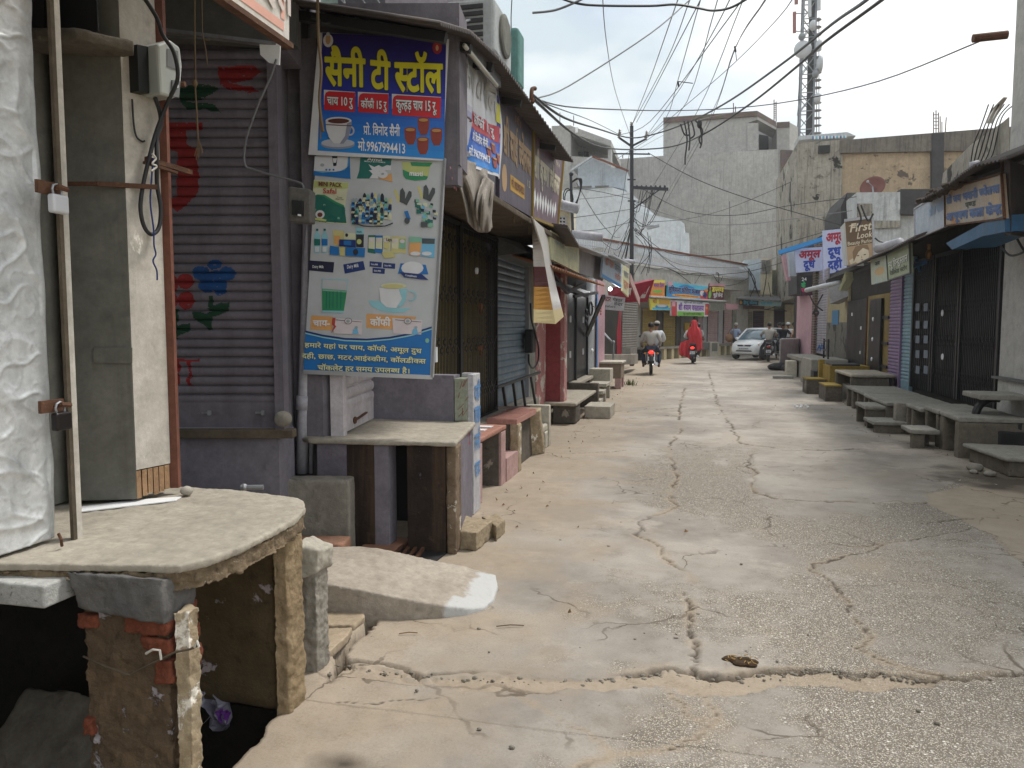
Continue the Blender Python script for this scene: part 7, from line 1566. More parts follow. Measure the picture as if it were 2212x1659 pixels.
o.beam(FS(985,810,74.6),FS(985,100,74.6),.06,.06);o.beam(FS(1000,810,74.6),FS(1000,100,74.6),.06,.06);o.build('ladder_cage',tw)
# buildings at the upper left, behind the corrugated roof
M_mint=weather('mint_wall','#a9bdb3','#98ada4','#6f7d76',sc=1,streak=.35)
hb_=house('mint_house','pale mint house wall above the tea stall canopy',at=fx(880,60,-3.4))
o=MB(M_mint);o.box(-6,-3.05,6.4,10.5,3.0,6.6);o.build('wall',hb_)
o=MB(M_mint);o.box(-6,-3.06,5.6,6.39,3.9,6.6);o.build('side_wall',hb_)
rl=MB(M_black);a,b=fx(958,-12,-2.6),fx(1042,62,-2.6);y0,y1=7.2,10.4
for k in range(26):y=y0+(y1-y0)*k/25;rl.beam((-2.75,y,4.25),(-2.75,y,5.15),.018,.018)
rl.beam((-2.75,y0,5.15),(-2.75,y1,5.15),.04,.04);rl.beam((-2.75,y0,4.25),(-2.75,y1,4.25),.03,.03);rl.build('balcony_railing',label='dark balcony railing above the corrugated roof',cat='railing')
M_acw=weather('air_cooler_white','#b9bdbd','#a8acad','#77736b',sc=2,streak=.3,rough=.5,bump=.03)
acx=thing('air_conditioner','grey white air conditioner unit with a round fan grille over the corrugated roof','air conditioner',fx(1070,150,-2.1))
c0=fx(1035,95,-2.0);yA,yB=fx(1050,110,-1.95).y,fx(1103,150,-1.95).y
o=MB(M_acw);o.box(-2.2,-1.75,6.65,7.3,4.0,4.47);bevel(o.build('case',acx),.03)
o=MB(M_clad);o.lathe([(.0,0),(.19,0),(.19,.02),(.16,.03),(.0,.03)],(-1.748,7.0,4.25),24,'x');o.build('fan_grille',acx)
o=MB(M_dkc)
for k in range(6):o.box(-2.15,-1.85,6.635,6.648,4.08+.06*k,4.115+.06*k)
o.build('vents',acx)
o=MB(weather('teal_box','#6f9a95','#5f8a86','#4a5f5c',sc=2,streak=.3));o.box(-2.05,-1.75,7.6,7.88,4.0,4.57);bevel(o.build('teal_tank',label='tall teal tank box right of the air conditioner',cat='tank'),.04)
fw=thing('grille_house','cream house corner with a barred window between the signs and the white house','building',fd(1228,480,30));
o=MB(M_creamw);o.hexa([fd(1205,620,30),fd(1240,620,30),fd(1240,448,30),fd(1205,446,30)],[fd(1205,620,36),fd(1243,620,36),fd(1243,448,36),fd(1205,446,36)]);o.build('wall',fw)
o=MB(M_dark);o.plate(fd(1206,466,29.9),fd(1223,468,29.9),fd(1223,492,29.9),fd(1206,492,29.9),.04);w_=o.build('window',fw)
o=MB(M_strip)
for k in range(4):o.beam(fd(1206,468+7*k,29.85),fd(1224,469+7*k,29.85),.06,.05)
for k in range(3):o.beam(fd(1208+7*k,466,29.85),fd(1208+7*k,492,29.85),.05,.05)
o.build('bars',w_)
o=MB(M_strip);o.hexa([fd(1205,448,29.2),fd(1249,452,29.2),fd(1249,446,29.2),fd(1205,440,29.2)],[fd(1205,448,31),fd(1243,450,31),fd(1243,444,31),fd(1205,440,31)]);o.build('eave',fw)
lp=thing('wire_post','thin dark wire post with cable coils left of the utility pole','pole',fd(1240,560,24))
o=MB(M_pole);o.tube([fd(1240,560,24),fd(1235,450,24),fd(1233,380,24)],.045,8);o.ball(tuple(fd(1234,376,24)),.07);o.build('mast',lp)
o=MB(M_wire)
for k in range(3):o.tube(smooth_path([fd(1233,395,24),fd(1248+3*k,385,23.9),fd(1254+k,402,23.9),fd(1250,425,23.9),fd(1240,445+8*k,23.9)]),.02,4)
for k in range(2):o.tube([fd(1226+3*k+9*math.cos(a),425+4*k+18*math.sin(a),23.9)for a in np.linspace(0,6.28,16)],.02,4)
o.build('cable_coil',lp)
# ------------------------------------------------------------------ right side of the street
XR=4.0
M_rwall=weather('right_grey_wall','#bcbab6','#abaaa6','#5d574f',sc=1.2,speck=.25,streak=.12,rough=.85,bump=.12)
rp=thing('white_pier','broad grey white wall pier with a stepped base at the right edge','wall',(4.2,11.3,0))
pa_=fx(2158,800,XR)
o=MB(M_rwall);o.prism([(XR,10.2),(XR,pa_.y),(XR+.5,pa_.y),(XR+.5,10.2)],.93,7.5);o.build('shaft',rp)
o=MB(M_rwall);o.prism([(XR-.06,10.0),(XR-.06,11.32),(XR+.5,11.32),(XR+.5,10.0)],0,.90);o.build('base',rp)
o=MB(M_hood);o.prism([(XR-.10,9.95),(XR-.10,11.45),(XR+.5,11.45),(XR+.5,9.95)],.90,.93);o.build('ledge',rp)
o=MB(M_rwall);o.box(XR+.16,XR+.6,5.5,10.19,0,7.5);o.build('near_wall',rp)
o=MB(M_rwall);o.box(XR+.0,XR+.5,9.2,10.19,4.9,7.5);o.build('upper_jut',rp)
o=MB(plain('paan_stain','#8d6a50',.9));p=fx(2192,760,XR+.16)
if True:
 o.add([(XR+.155,p.y+.05*math.cos(a)*(1+.3*math.sin(5*a)),p.z+.07*math.sin(a)*(1+.3*math.cos(3*a)))for a in np.linspace(0,6.28,14,endpoint=False)],[list(range(14))])
o.build('stain',rp)
o=MB(M_rust);o.tube([fx(2176,75,XR),fx(2176,75,XR)+V(-.42,-.02,-.02)],.055,12);o.build('iron_pipe_stub',label='rusty iron pipe stub jutting from the white pier near the top right',cat='pipe')
# gates
def fR(u,v):return fx(u,v,XR)
g0,g1,g2,g3=pa_.y,fR(2074,700).y,fR(2017,700).y,fR(1972,700).y
M_gateb=plain('gate_blueblack',(.010,.013,.018),.5,.2,spec=.35)
def rgrille(lab,ya,yb,n,sheet=False):
 t=thing('folding_gate',lab,'gate',(XR,(ya+yb)/2,.46),group='folding gates of the right shops');z0,z1=.46,2.75
 o=MB(M_gateb)
 if sheet:o.box(XR+.012,XR+.02,ya+.04,yb-.04,z0,z1)
 for k in range(n+1):y=ya+(yb-ya)*k/n;o.box(XR-.005,XR+.003,y-.014,y+.014,z0,z1)
 o.build('bars',t)
 o=MB(M_gateb);w=(yb-ya)/n
 for i in range(4):
  zc=z0+.25+.56*i
  for k in range(n-1):a,b=(zc,zc+.18)if k%2 else(zc+.18,zc);o.beam((XR-.014,ya+k*w,a),(XR-.014,ya+(k+2)*w,b),.014,.004,up=(1,0,0))
 o.build('lattice',t)
 o=MB(M_black)
 for y in(ya,yb):o.box(XR-.03,XR+.03,y-.03+(.031 if y==ya else-.031),y+.03+(.031 if y==ya else-.031),z0,z1)
 o.box(XR-.03,XR+.03,ya,yb,z1,z1+.06);o.build('frame',t);return t
rgrille('black folding gate nearest the white pier on the right',g0+.02,g1-.03,22)
t=rgrille('black folding gate with white door plates, second from the white pier',g1+.03,g2-.03,14,True)
for v in(760,867):
 p=fx(2056 if False else 2048,0,XR)
for px_,py_ in((1190,1093),(1190,1345)):
 u,v=c7(px_,py_);p=fx(u,v,XR-.03);o=MB(plain('enamel_white','#d8dbe0',.3));o.lathe([(0,-.01),(.05,-.01),(.055,0),(.0,.012)],tuple(p),16,'x');o.build('door_plate',t)
t=rgrille('black folding gate beside the pale blue shutter, painted daylight panes on it',g2+.03,g3-.02,10,True)
o=MB(plain('painted_daylight','#6c7885',.5))  # pale panes on the gate paint daylight showing through gaps
for x in(1045,1092):
 for y in(1060,1160,1245,1330,1420):u,v=c7(x,y);p=fx(u,v,XR-.02);o.box(XR-.02,XR-.016,p.y-.12,p.y+.12,p.z-.07,p.z+.07)
o.build('daylight_panes',t)
M_bsh=weather('pale_blue_shutter','#86a3b0','#7693a0','#56616a',sc=1,streak=.3,rough=.5,bump=.05);M_vsh=weather('violet_shutter','#8f7a9b','#7f6b8b','#574d60',sc=1,streak=.3,rough=.5,bump=.05)
y3,y4,y5=fR(1970,700).y,fR(1951,700).y,fR(1922,700).y
t=thing('right_shutter','narrow pale blue roller shutter beside the black gates on the right','shutter',(XR,(y3+y4)/2,.32));o=MB();shutter(o,(XR,y4,0),(XR,y3,0),.34,2.9,.07,V(-1,0,0),M_bsh,cols=1);o.build('slats',t)
o=MB(M_bsh);o.box(XR-.03,XR+.04,y3-.05,y3-.003,.3,2.9);o.build('guide_rail',t)
t=thing('right_shutter','violet roller shutter left of the pale blue one','shutter',(XR,(y4+y5)/2,.32));o=MB();shutter(o,(XR,y5,0),(XR,y4+.08,0),.34,2.9,.07,V(-1,0,0),M_vsh,cols=1);o.build('slats',t)
o=MB(M_vsh);o.box(XR-.05,XR+.04,y4+.0,y4+.075,.3,2.9);o.build('guide_rail',t)
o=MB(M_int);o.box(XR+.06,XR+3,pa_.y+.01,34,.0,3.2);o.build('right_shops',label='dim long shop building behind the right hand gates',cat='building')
o=MB(M_conc);o.box(XR-.75,XR+.05,11.9,22.5,0,.32);o.build('right_plinth',label='low concrete plinth running under the right hand shops',cat='plinth')
M_ywl=weather('yellow_interior','#8d7a4c','#776741','#5c4c2a',sc=1,streak=.3)
yd=[fR((1790+x/2.37)*.88835,760).y for x in(640,700,748,778,845,880)]
t=thing('plank_door','dark plank door folded open beside a yellow wall on the right','door',(XR,(yd[0]+yd[3])/2,.5));o=MB(M_gsheet);o.box(XR-.03,XR+.02,yd[2],yd[0],.5,2.25);o.build('leaf',t);o=MB(M_rust);o.box(XR-.028,XR+.0,yd[2]-.05,yd[2],.5,2.25);o.build('edge',t)
o=MB(M_wht)
for y,z in((yd[0]*.7+yd[2]*.3,1.9),(yd[0]*.2+yd[2]*.8,1.55),(yd[0]*.2+yd[2]*.8,.95)):o.box(XR-.05,XR-.03,y-.03,y+.03,z-.04,z+.04)
o.build('handles',t)
t=thing('plank_door','dark door leaf with three white knobs between yellow walls on the right','door',(XR,(yd[3]+yd[4])/2,.5));o=MB(M_gsheet);o.box(XR-.07,XR-.02,yd[4],yd[3],.5,2.2);o.build('leaf',t)
for z in(1.75,1.3,.85):
 o=MB(M_wht);o.ball((XR-.08,(yd[3]+yd[4])/2+.1,z),.02,.04,.05);o.build('knob',t)
o=MB(M_ywl);o.box(XR+.0,XR+.05,yd[5]+.02,yd[2]-.06,.33,2.3);o.build('yellow_wall',label='yellow inner wall seen between the dark door leaves',cat='wall')
o=MB(M_black)
for z in(.7,1.2,1.75):o.box(XR-.04,XR-.005,yd[5]+.03,yd[4]-.01,z,z+.06)
o.build('door_bars',label='black iron bars across the yellow wall beside the violet shutter',cat='bars')
M_blot=weather('blotched_wall','#77736a','#5f5c55','#2d2b28',sc=1.6,speck=.7,streak=.3,chip='#3b3936',chipamt=.5,chipscale=1.2);M_cream2=weather('dim_cream','#a59a7c','#93896d','#5c5646',sc=1,streak=.3)
y6,y7=fR(c7(640,0)[0],760).y,fR(c7(520,0)[0],760).y
o=MB(M_blot);o.box(XR-.02,XR+.05,y6,y7,.0,1.7);o.build('blotched_wall',label='black blotched wall patch left of the plank door',cat='wall');o=MB(M_cream2);o.box(XR-.01,XR+.05,y6,y7,1.7,3.0);o.build('cream_wall',label='dim cream wall above the black blotched patch',cat='wall')
o=MB(plain('blue_poster','#3f6f92',.6));p0,p1=fx(*c7(555,1080),XR-.02),fx(*c7(590,1160),XR-.02);o.box(XR-.03,XR-.022,p1 .y,p0 .y,p1 .z,p0 .z);o.build('poster',label='torn blue poster on the cream wall at the right',cat='poster')
M_gls=weather('grey_lilac_shutter','#a7a3ac','#96929b','#67636b',sc=1,streak=.3,rough=.5)
y8=fR(c7(450,0)[0],760).y
t=thing('right_shutter','grey lilac roller shutter with blue scrawl, farthest on the right','shutter',(XR,(y7+y8)/2,.7));o=MB();shutter(o,(XR,y8,0),(XR,y7,0),.7,3.4,.08,V(-1,0,0),M_gls,cols=1);o.build('slats',t)
o=MB(plain('blue_scrawl','#2a5f9a',.7))
for k in range(7):p=fx(*c7(470+6*k,1290+4*(k%3)),XR-.03);o.beam(p+V(0,-.15,.1*(k%2)),p+V(0,.15,-.12+.1*(k%3)),.012,.05)
o.build('scrawl',t)
M_pinkh=weather('pink_house','#c3a0aa','#b5929c','#77625f',sc=.8,streak=.25,speck=.15)
ph=thing('pink_house','pink wall of a house end beyond the grey lilac shutter','wall',(XR,32,0));yA=fR(c7(448,0)[0],760).y;yB=fR(c7(358,0)[0],760).y
o=MB(M_pinkh);o.box(3.9,7,yA+.02,yB,.4,3.0);o.build('wall',ph)
o=MB(M_bk);o.box(3.9,4.2,yA-.6,yA+.0,.5,4.5);o.build('brick_edge',ph)
# benches, steps and slabs on the right edge
M_rs=weather('grey_slab','#9c9991','#86837b','#514d46',sc=3,speck=.4,bump=.35)
def rbench(lab,y0,y1,z,x0,x1,legs,th=.06,cat='bench',rear=True,m=None,lw=.1,group='slab benches along the right shops'):
 t=thing('slab_bench',lab,cat,((x0+x1)/2,(y0+y1)/2,0),group=group)
 o=MB(m or M_rs);o.box(x0,x1,y0,y1,z-th,z);worn(o.build('top_slab',t),.016,.012,.05)
 for y in legs:o=MB(M_conc_d);o.box(x0+.01,x1-.02,y-lw/2,y+lw/2,0,z-th);worn(o.build('leg',t),.016,.014,.05)
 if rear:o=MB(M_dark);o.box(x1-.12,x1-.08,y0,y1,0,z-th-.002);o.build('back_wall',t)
 return t
rbench('near wide slab bench before the black folding gates, with a solid dark end',10.12,10.86,.50,3.12,XR-.12,(10.2,10.78),lw=.16)
rbench('slab bench next to the near wide one, one slab long',10.9,11.55,.50,3.12,XR-.1,(11.0,11.48))
rbench('lower slab bench with two open bays before the gate with white plates',11.58,12.35,.46,3.08,XR-.1,(12.0,12.28))
rbench('long slab bench before the pale blue shutter',12.9,14.6,.40,2.95,XR-.1,(13.0,14.2,14.55),group='slab benches along the right shops')
rbench('far slab bench before the violet shutter',14.65,16.5,.40,3.0,XR-.1,(15.4,15.9,16.4))
rbench('high cement slab before the plank doors',16.55,18.4,.62,3.1,XR-.05,(16.65,18.3),m=M_slabtop)
t=thing('low_stool','low worn stone stool before the slab benches','stool',(3.0,10.7,0));o=MB(M_rs);o.box(2.76,3.1,10.72,11.25,.20,.26);worn(o.build('seat',t),.014,.012,.04);o=MB(M_conc_d);o.box(2.79,2.94,10.76,10.9,0,.2);worn(o.build('leg',t),.014,.016,.04);o=MB(M_conc_d);o.box(2.92,3.07,11.05,11.2,0,.2);worn(o.build('leg',t),.014,.016,.04)
t=thing('low_stool','flat stone slab step on two stubs before the long bench','step',(2.9,12.6,0));o=MB(M_rs);o.box(2.62,3.1,12.25,12.9,.12,.17);worn(o.build('seat',t),.014,.01,.04);o=MB(M_conc_d);o.box(2.66,3.05,12.3,12.38,0,.12);o.build('leg',t);o=MB(M_conc_d);o.box(2.66,3.05,12.8,12.88,0,.12);o.build('leg',t)
t=thing('low_stool','small grey stone seat right under the long bench','stool',(2.9,13.4,0));o=MB(M_rs);o.box(2.66,3.0,13.0,13.75,.27,.33);worn(o.build('seat',t),.014,.01,.04)
for y in(13.05,13.68):o=MB(M_conc_d);o.box(2.68,2.98,y,y+.07,0,.27);o.build('leg',t)
o=MB(M_conc);o.box(2.98,3.25,12.45,12.62,.0,.44);worn(o.build('stone_block',label='upright grey stone block between the right slab benches',cat='stone block'),.014,.012,.04)
t=thing('corner_slab','broad low concrete slab on a block base at the right edge','slab',(3.6,8.4,0));o=MB(M_rs);o.prism([(3.22,8.95),(4.9,8.75),(4.9,9.85),(3.12,9.98)],.165,.21);worn(o.build('top_slab',t),.016,.01,.05);o=MB(M_conc_d);o.prism([(3.28,9.0),(4.9,8.82),(4.9,9.8),(3.18,9.9)],0,.165);worn(o.build('base',t),.016,.016,.05)
for k,(x,y,r)in enumerate(((3.05,9.3,.07),(3.1,9.0,.05),(2.98,9.12,.035))):
 o=MB(M_conc);o.ball((x,y,r*.5),r*1.3,r,r*.7);worn(o.build('rubble_stone',label=('biggest','middle sized','smallest')[k]+' rubble stone at the corner of the broad low slab on the right',cat='stone',group='rubble by the low slab'),.012,.02,.04)
t=thing('ledge_shelf','stone shelf on a curved black bracket jutting from the white pier','shelf',(3.7,10.6,.55));o=MB(M_rs);o.box(3.4,XR-.05,10.3,10.95,.70,.765);worn(o.build('shelf',t),.014,.012,.05)
o=MB(M_black)
o.tube([(3.68+.22*math.cos(a),10.6,.48+.22*math.sin(a))for a in np.linspace(3.3,1.4,10)],.05,8);o.build('bracket',t)
o=MB(M_dark);o.box(3.55,XR-.07,10.1,11.3,.0,.35);worn(o.build('black_block',label='plain black block under the stone shelf beside the white pier',cat='block'),.02,.02,.06)  # one even near-black tone
M_ybox=weather('yellow_paint','#9c843c','#857033','#574a22',sc=2,streak=.25,speck=.2)
t=thing('yellow_step','yellow painted masonry step with a black mat on top','step',(3.4,19.3,0));o=MB(M_ybox);o.box(3.05,XR-.1,18.7,19.7,0,.68);o.build('body',t);o=MB(M_ybox);o.box(2.98,3.1,19.75,19.95,0,.78);o.build('post',t);o=MB(M_black);o.box(3.1,3.7,18.75,19.6,.682,.72);o.build('mat',t)
for x0,x1,y0,y1,z,lb in((2.6,3.02,19.0,19.7,.36,'dark block with a yellow top edge left of the yellow step'),(2.75,3.08,17.3,18.2,.34,'dark block with a yellow top edge nearest the cement slab')):
 t=thing('step_block',lb,'step',((x0+x1)/2,(y0+y1)/2,0),group='yellow topped step blocks');o=MB(M_darkmas);o.box(x0,x1,y0,y1,0,z-.03);o.build('body',t);o=MB(M_ybox);o.box(x0-.01,x1,y0-.01,y1,z-.029,z);o.build('top',t)
o=MB(M_rs);o.box(3.0,XR-.1,21.2,23.2,.0,.72);worn(o.build('cement_block',label='big rounded cement block before the blotched wall',cat='block'),.03,.02,.1)
o=MB(M_dark);o.box(2.98,3.2,20.6,21.15,0,.45);o.build('black_bin',label='black bin beside the big rounded cement block',cat='bin')
o=MB(M_rs);o.box(3.1,XR-.1,24.0,27.5,.55,.65);o.box(3.2,XR-.2,24.1,27.3,0,.55);o.build('far_ledge',label='long grey ledge before the grey lilac shutter',cat='ledge')
o=MB(M_seat);o.box(2.85,3.15,25.2,25.8,0,.5);bevel(o.build('white_block',label='small white block at the foot of the far grey ledge',cat='block'),.01)
o=MB(M_rs);o.prism([(2.35,24.4),(2.95,24.4),(2.95,25.1),(2.5,25.1)],.0,.07);o.build('loose_slab',label='flat loose slab lying before the small white block',cat='slab')
tp_=thing('cement_tank','plain grey cement tank standing at the roadside before the group of men','tank',(3.8,31.5,0));o=MB(M_cg2);ta,tb=gz(1682,800),gz(1724,796)
o.prism([(ta.x,ta.y),(tb.x,tb.y),(tb.x+.2,tb.y+1.0),(ta.x+.2,ta.y+1.0)],.0,1.14);worn(o.build('body',tp_),.035,.012,.12)
for x,y,s_,lb in((3.0,29.0,.22,'left dark tyre like rubble lump under the cement tank'),(3.4,28.4,.2,'right dark rubble lump under the cement tank')):
 o=MB(M_dark);o.ball((x,y,.12),.4,.3,.16);worn(o.build('rubble_lump',label=lb,cat='rubble',group='dark lumps by the cement tank'),.03,.04,.1)
ci=thing('iron_chair','thin black iron frame standing at the blotched wall','rack',(3.6,22.0,.3));o=MB(M_black)
for y in(21.5,22.2):o.beam((3.45,y,.3),(3.45,y,1.25),.04,.04)
o.beam((3.45,21.5,.95),(3.45,22.2,.95),.04,.04);o.beam((3.45,21.5,1.2),(3.45,22.2,1.2),.04,.04);o.build('frame',ci)
# signs and eaves on the right
XS=3.2
def sg(name,lab,pts,m,x=XS,th=.04,edge=None,frame=.02):
 return sign(name,lab,[c7(*p)for p in pts],m,x,th,edge,frame)
M_wts=weather('weathered_white_sign','#b3bcc6','#a3adb9','#7d8288',sc=2,streak=.3,speck=.15,rough=.6,bump=.05,chip='#8fa6bd',chipamt=.3,chipscale=2);M_osgn=weather('rusting_orange_sign','#b0926a','#a3a6a8','#8e6a3a',sc=1.4,streak=.3,speck=.3,rough=.6,bump=.05,chip='#a9743a',chipamt=.35,chipscale=1.5);M_bltr=plain('worn_blue_letter','#47618f',.6);M_dltr=plain('dark_green_letter','#2e3a35',.6)
t,B=sg('jewel_sign','rust edged sign with blue lettering above the black gates, rightmost',[(1205,385),(1530,290),(1548,548),(1207,590)],M_osgn,edge=M_rust)
o=MB();B.text(o,M_bltr,'श्री जय भवानी ज्वेलर्स',.03,.40,.17,w=.93,bold=.05,layer=2);B.text(o,M_dltr,'एण्ड',.40,.60,.12,w=.18,bold=.03,layer=2);B.text(o,M_bltr,'आभूषण कला केन्द्र',.02,.87,.19,w=.95,bold=.055,layer=2);o.build('lettering',t)
t,B=sg('white_panel_sign','blank weathered white sign panel with blue flakes left of the rust edged sign',[(1030,492),(1203,387),(1206,592),(1032,668)],M_wts,edge=M_strip)
o=MB();B.text(o,plain('flaked_blue','#93a9c4',.6),'सोना चांदी',.5,.5,.2,w=.45,bold=.05,layer=2);o.build('lettering',t)
M_grsg=weather('green_grey_sign','#a3ab8c','#949d80','#6c7260',sc=2,streak=.3,rough=.55,bump=.03);M_grl=plain('pale_sign_letter','#c9ccc0',.5)
t,B=sg('green_sign','grey green sign with pale lettering over the violet shutter',[(868,757),(1000,690),(1005,862),(878,905)],M_grsg,edge=M_hood)
o=MB();B.text(o,M_dltr,'न्यू हिन्दुस्तान',.08,.56,.2,w=.84,bold=.05,layer=1);B.text(o,M_grl,'न्यू हिन्दुस्तान',.07,.55,.2,w=.84,bold=.03,layer=3);B.text(o,M_dltr,'रेडीमेड स्टोर',.1,.84,.13,w=.78,bold=.02,layer=2);o.build('lettering',t)
M_aqsg=weather('aqua_yellow_sign','#9cb4ba','#b9b48e','#7a7f70',sc=2,streak=.2,rough=.55,bump=.03)
t,B=sg('aqua_sign','pale aqua sign with an orange blur left of the grey green one',[(774,787),(866,758),(874,906),(780,930)],M_aqsg)
o=MB();B.text(o,M_dltr,'जय',.3,.3,.14,w=.3,bold=.03,layer=2);B.disc(o,plain('orange_blur','#b99a70',.6),.55,.55,.3,.16);o.build('lettering',t)
# blue hood, eave
M_bh=weather('blue_hood','#2f5f85','#275072','#39424a',sc=1.2,streak=.4,rough=.5)
o=MB(M_bh);a=[fx(*c7(*p),XS)for p in((1210,690),(1420,575),(1545,530),(1550,625),(1420,650),(1245,728))];extr(o,a,(.5,0,.02));o.build('blue_hood',label='blue tin hood below the rust edged sign',cat='hood')
ev=[(1735,1.0)]
E_pts=[fx(*c7(x,y),3.05)for x,y in[(605,850),(700,815),(790,770),(900,725),(1035,655)]]
def eav(P_,w,rise,corr_=0,n=1):
 def fn(i,j):
  k=i*(len(P_)-1);a=int(min(k,len(P_)-2));p=P_[a].lerp(P_[a+1],k-a);return p+V(w*j,0,rise*j+corr_*math.sin(i*n*6.283))
 return fn
o=MB();o.use(M_tin_d,True);o.grid(eav(E_pts,1.2,.45,.012,40),240,4,back=(0,0,.02));o.build('eave_roof',label='dark sagging eave roof over the grey green sign',cat='roof')
E2=[fx(*c7(x,y),3.0)for x,y in[(1030,470),(1110,420),(1200,375),(1290,305),(1370,250),(1520,215),(1560,205)]]
o=MB();o.use(M_tin_d,True);o.grid(eav(E2,1.3,.5,.012,40),260,4,back=(0,0,.02));o.build('eave_roof',label='ragged dark eave roof over the rust edged sign',cat='roof')
M_thatch=plain('rotten_thatch','#4b423a',.95)
o=MB(M_thatch)
for k in range(60):
 i=rng.random()*.42;kk=i*6;a=int(kk);p=E2[a].lerp(E2[a+1],kk-a)+V(.02,0,.02);o.ball(tuple(p+V(.2*rng.random(),.2*rng.random()-.1,.05*rng.random())),.06*rng.random()+.03,.08,.03,6,4)
o.build('roof_debris',label='rotten leaves and rubble lying along the ragged eave',cat='debris',kind='stuff')
o=MB(M_mould);p0,p1=F7(1340,300,14.5),F7(1575,300,13.0);extr(o,[F7(1325,330,14.5),F7(1575,330,13.0),F7(1575,-40,13.0),F7(1540,-10,13.2),F7(1350,125,14.5)],(.3,2.5,0));o.build('mouldy_gable',label='black streaked gable wall above the ragged eave',cat='wall')
o=MB(M_wire)
for k in range(6):o.tube(smooth_path([F7(1345+14*k,290-6*k,13.6),F7(1368+22*k,130+10*k,13.5),F7(1410+24*k,20-10*k,13.3),F7(1455+30*k,-110,13)]),.009,5)
o.build('cable_bundle',label='bundle of black cables running up over the black streaked gable',cat='cables',kind='stuff')
o=MB(M_wirew)
for k in range(4):o.tube(smooth_path([F7(1440+10*k,0,13.2),F7(1475+12*k,-75,13.1),F7(1545+5*k,-150,12.9)]),.012,5)
o.build('pink_cables',label='pale pinkish cables curving up beside the white pier',cat='cables',kind='stuff')
o=MB();o.use(M_pvc,True);o.tube([F7(1350,245,13.4),F7(1400,232,13.4)],.06,10);o.build('pipe_piece',label='short white pipe piece lying on the ragged eave',cat='pipe')
o=MB(M_rust);o.tube(smooth_path([fx(*c7(1515,190),3.3),fx(*c7(1540,230),3.3),fx(*c7(1550,420),3.3),fx(*c7(1565,640),3.3)]),.03,8);o.tube([fx(*c7(1508,190),3.3),fx(*c7(1560,188),3.3)],.025,6);o.build('service_pipe',label='rusty service pipe running down beside the rust edged sign',cat='pipe')
o=MB(M_tin_d);a=[fx(*c7(*p),3.25)for p in((1543,210),(1578,215),(1582,640),(1550,640))];extr(o,a,(.25,.3,0));o.build('sign_post',label='dark post between the rust edged sign and the white pier',cat='post')
o=MB(M_wire);o.tube(smooth_path([fx(*c7(x,y),3.9)for x,y in((1515,690),(1550,740),(1590,762),(1650,745),(1700,700))]),.015,5);o.tube(smooth_path([fx(*c7(x,y),3.9)for x,y in((1580,590),(1610,650),(1660,735),(1720,800))]),.015,5);o.build('wall_cables',label='sagging black cables crossing the white pier',cat='cables',kind='stuff')
o=MB(plain('brass_bulb','#8d6a3f',.3,.5));p=fx(*c7(1110,755),3.5);o.ball(tuple(p),.05,.05,.075);o.lathe([(.02,0),(.03,.05),(.03,.1)],(p.x,p.y,p.z+.06),8);o.build('hanging_bulb',label='brass coloured bulb hanging in the dark under the right eave',cat='lamp')
o=MB(M_bh);a,b=fx(*c7(1005,830),3.4),fx(*c7(1090,800),3.4);o.beam(a,b,.05,.06);o.beam(fx(*c7(1040,790),3.4),fx(*c7(1060,850),3.6),.04,.05);o.build('blue_bracket',label='blue iron bracket beside the grey green sign',cat='bracket')
# beauty parlour sign, milk signs
fl=thing('parlour_sign','brown beauty parlour sign box with cream script and a faded face picture','sign',F7(710,820,19.5))
B=Board(F7(628,565,19.3),F7(785,545,19.3),F7(795,792,19.3),F7(645,818,19.3));M_flb=plain('parlour_brown','#6b5640',.45);M_flt=plain('parlour_tan','#b89c7c',.45);M_flc=plain('parlour_cream','#dccdb4',.45);M_flh=plain('parlour_hair','#8d7358',.45)
o=MB();B.panel(o,M_flt,.04);o.build('panel',fl)
o=MB(M_wm);extr(o,[F7(630,566,19.32),F7(600,600,21.5),F7(618,820,21.5),F7(646,818,19.32)],(.4,.3,0));o.build('side_panel',fl)
o=MB(M_strip);o.beam(B.p(-.02,-.02),B.p(1.02,-.02),.06,.06);o.beam(B.p(1.01,0),B.p(1.01,1),.05,.05);o.build('frame',fl)
o=MB();B.rect(o,M_flb,0,0,1,.58,1);E2_=lambda cx,cy,rx,ry,L,m:B.disc(o,m,cx,cy,rx,ry,L,20)
E2_(.52,.82,.30,.2,1,M_flc);B.poly(o,M_flh,[(.22,.95),(.2,.72),(.32,.6),(.55,.585),(.78,.6),(.84,.72),(.78,.72),(.6,.66),(.42,.74),(.3,.86)],2)
for a in(.4,.66):E2_(a,.82,.05,.013,3,M_flb)
E2_(.54,.93,.05,.012,3,plain('parlour_lip','#a3705c',.45));B.poly(o,M_flt,[(.53,.82),(.56,.89),(.51,.89)],3);B.poly(o,M_flc,[(.05,.9),(.2,.86),(.3,.96),(.1,.99)],2);o.build('face_picture',fl)
o=MB();B.text(o,M_flc,'First',.12,.26,.17,w=.82,bold=.02,layer=3,skew=.25);B.text(o,M_flc,'Look',.38,.43,.12,w=.58,bold=.02,layer=3,skew=.25);B.text(o,M_flc,'Beauty Parlor',.03,.555,.075,w=.95,bold=.015,layer=3);B.poly(o,M_flc,[(.1,.12),(.2,.1),(.5,.12),(.3,.135)],3);o.build('lettering',fl)
M_milk=plain('milk_sign','#b3b9d6',.45);M_mred=plain('milk_red','#a02338',.5);M_mblu=plain('milk_blue','#22409c',.5)
ms=thing('milk_sign','square lilac sign with red and blue Hindi lettering under a blue canopy edge','sign',F7(420,860,27))
B=Board(F7(338,722,27),F7(497,712,27),F7(500,848,27),F7(350,860,27));o=MB();B.panel(o,M_milk,.25);o.build('panel',ms)
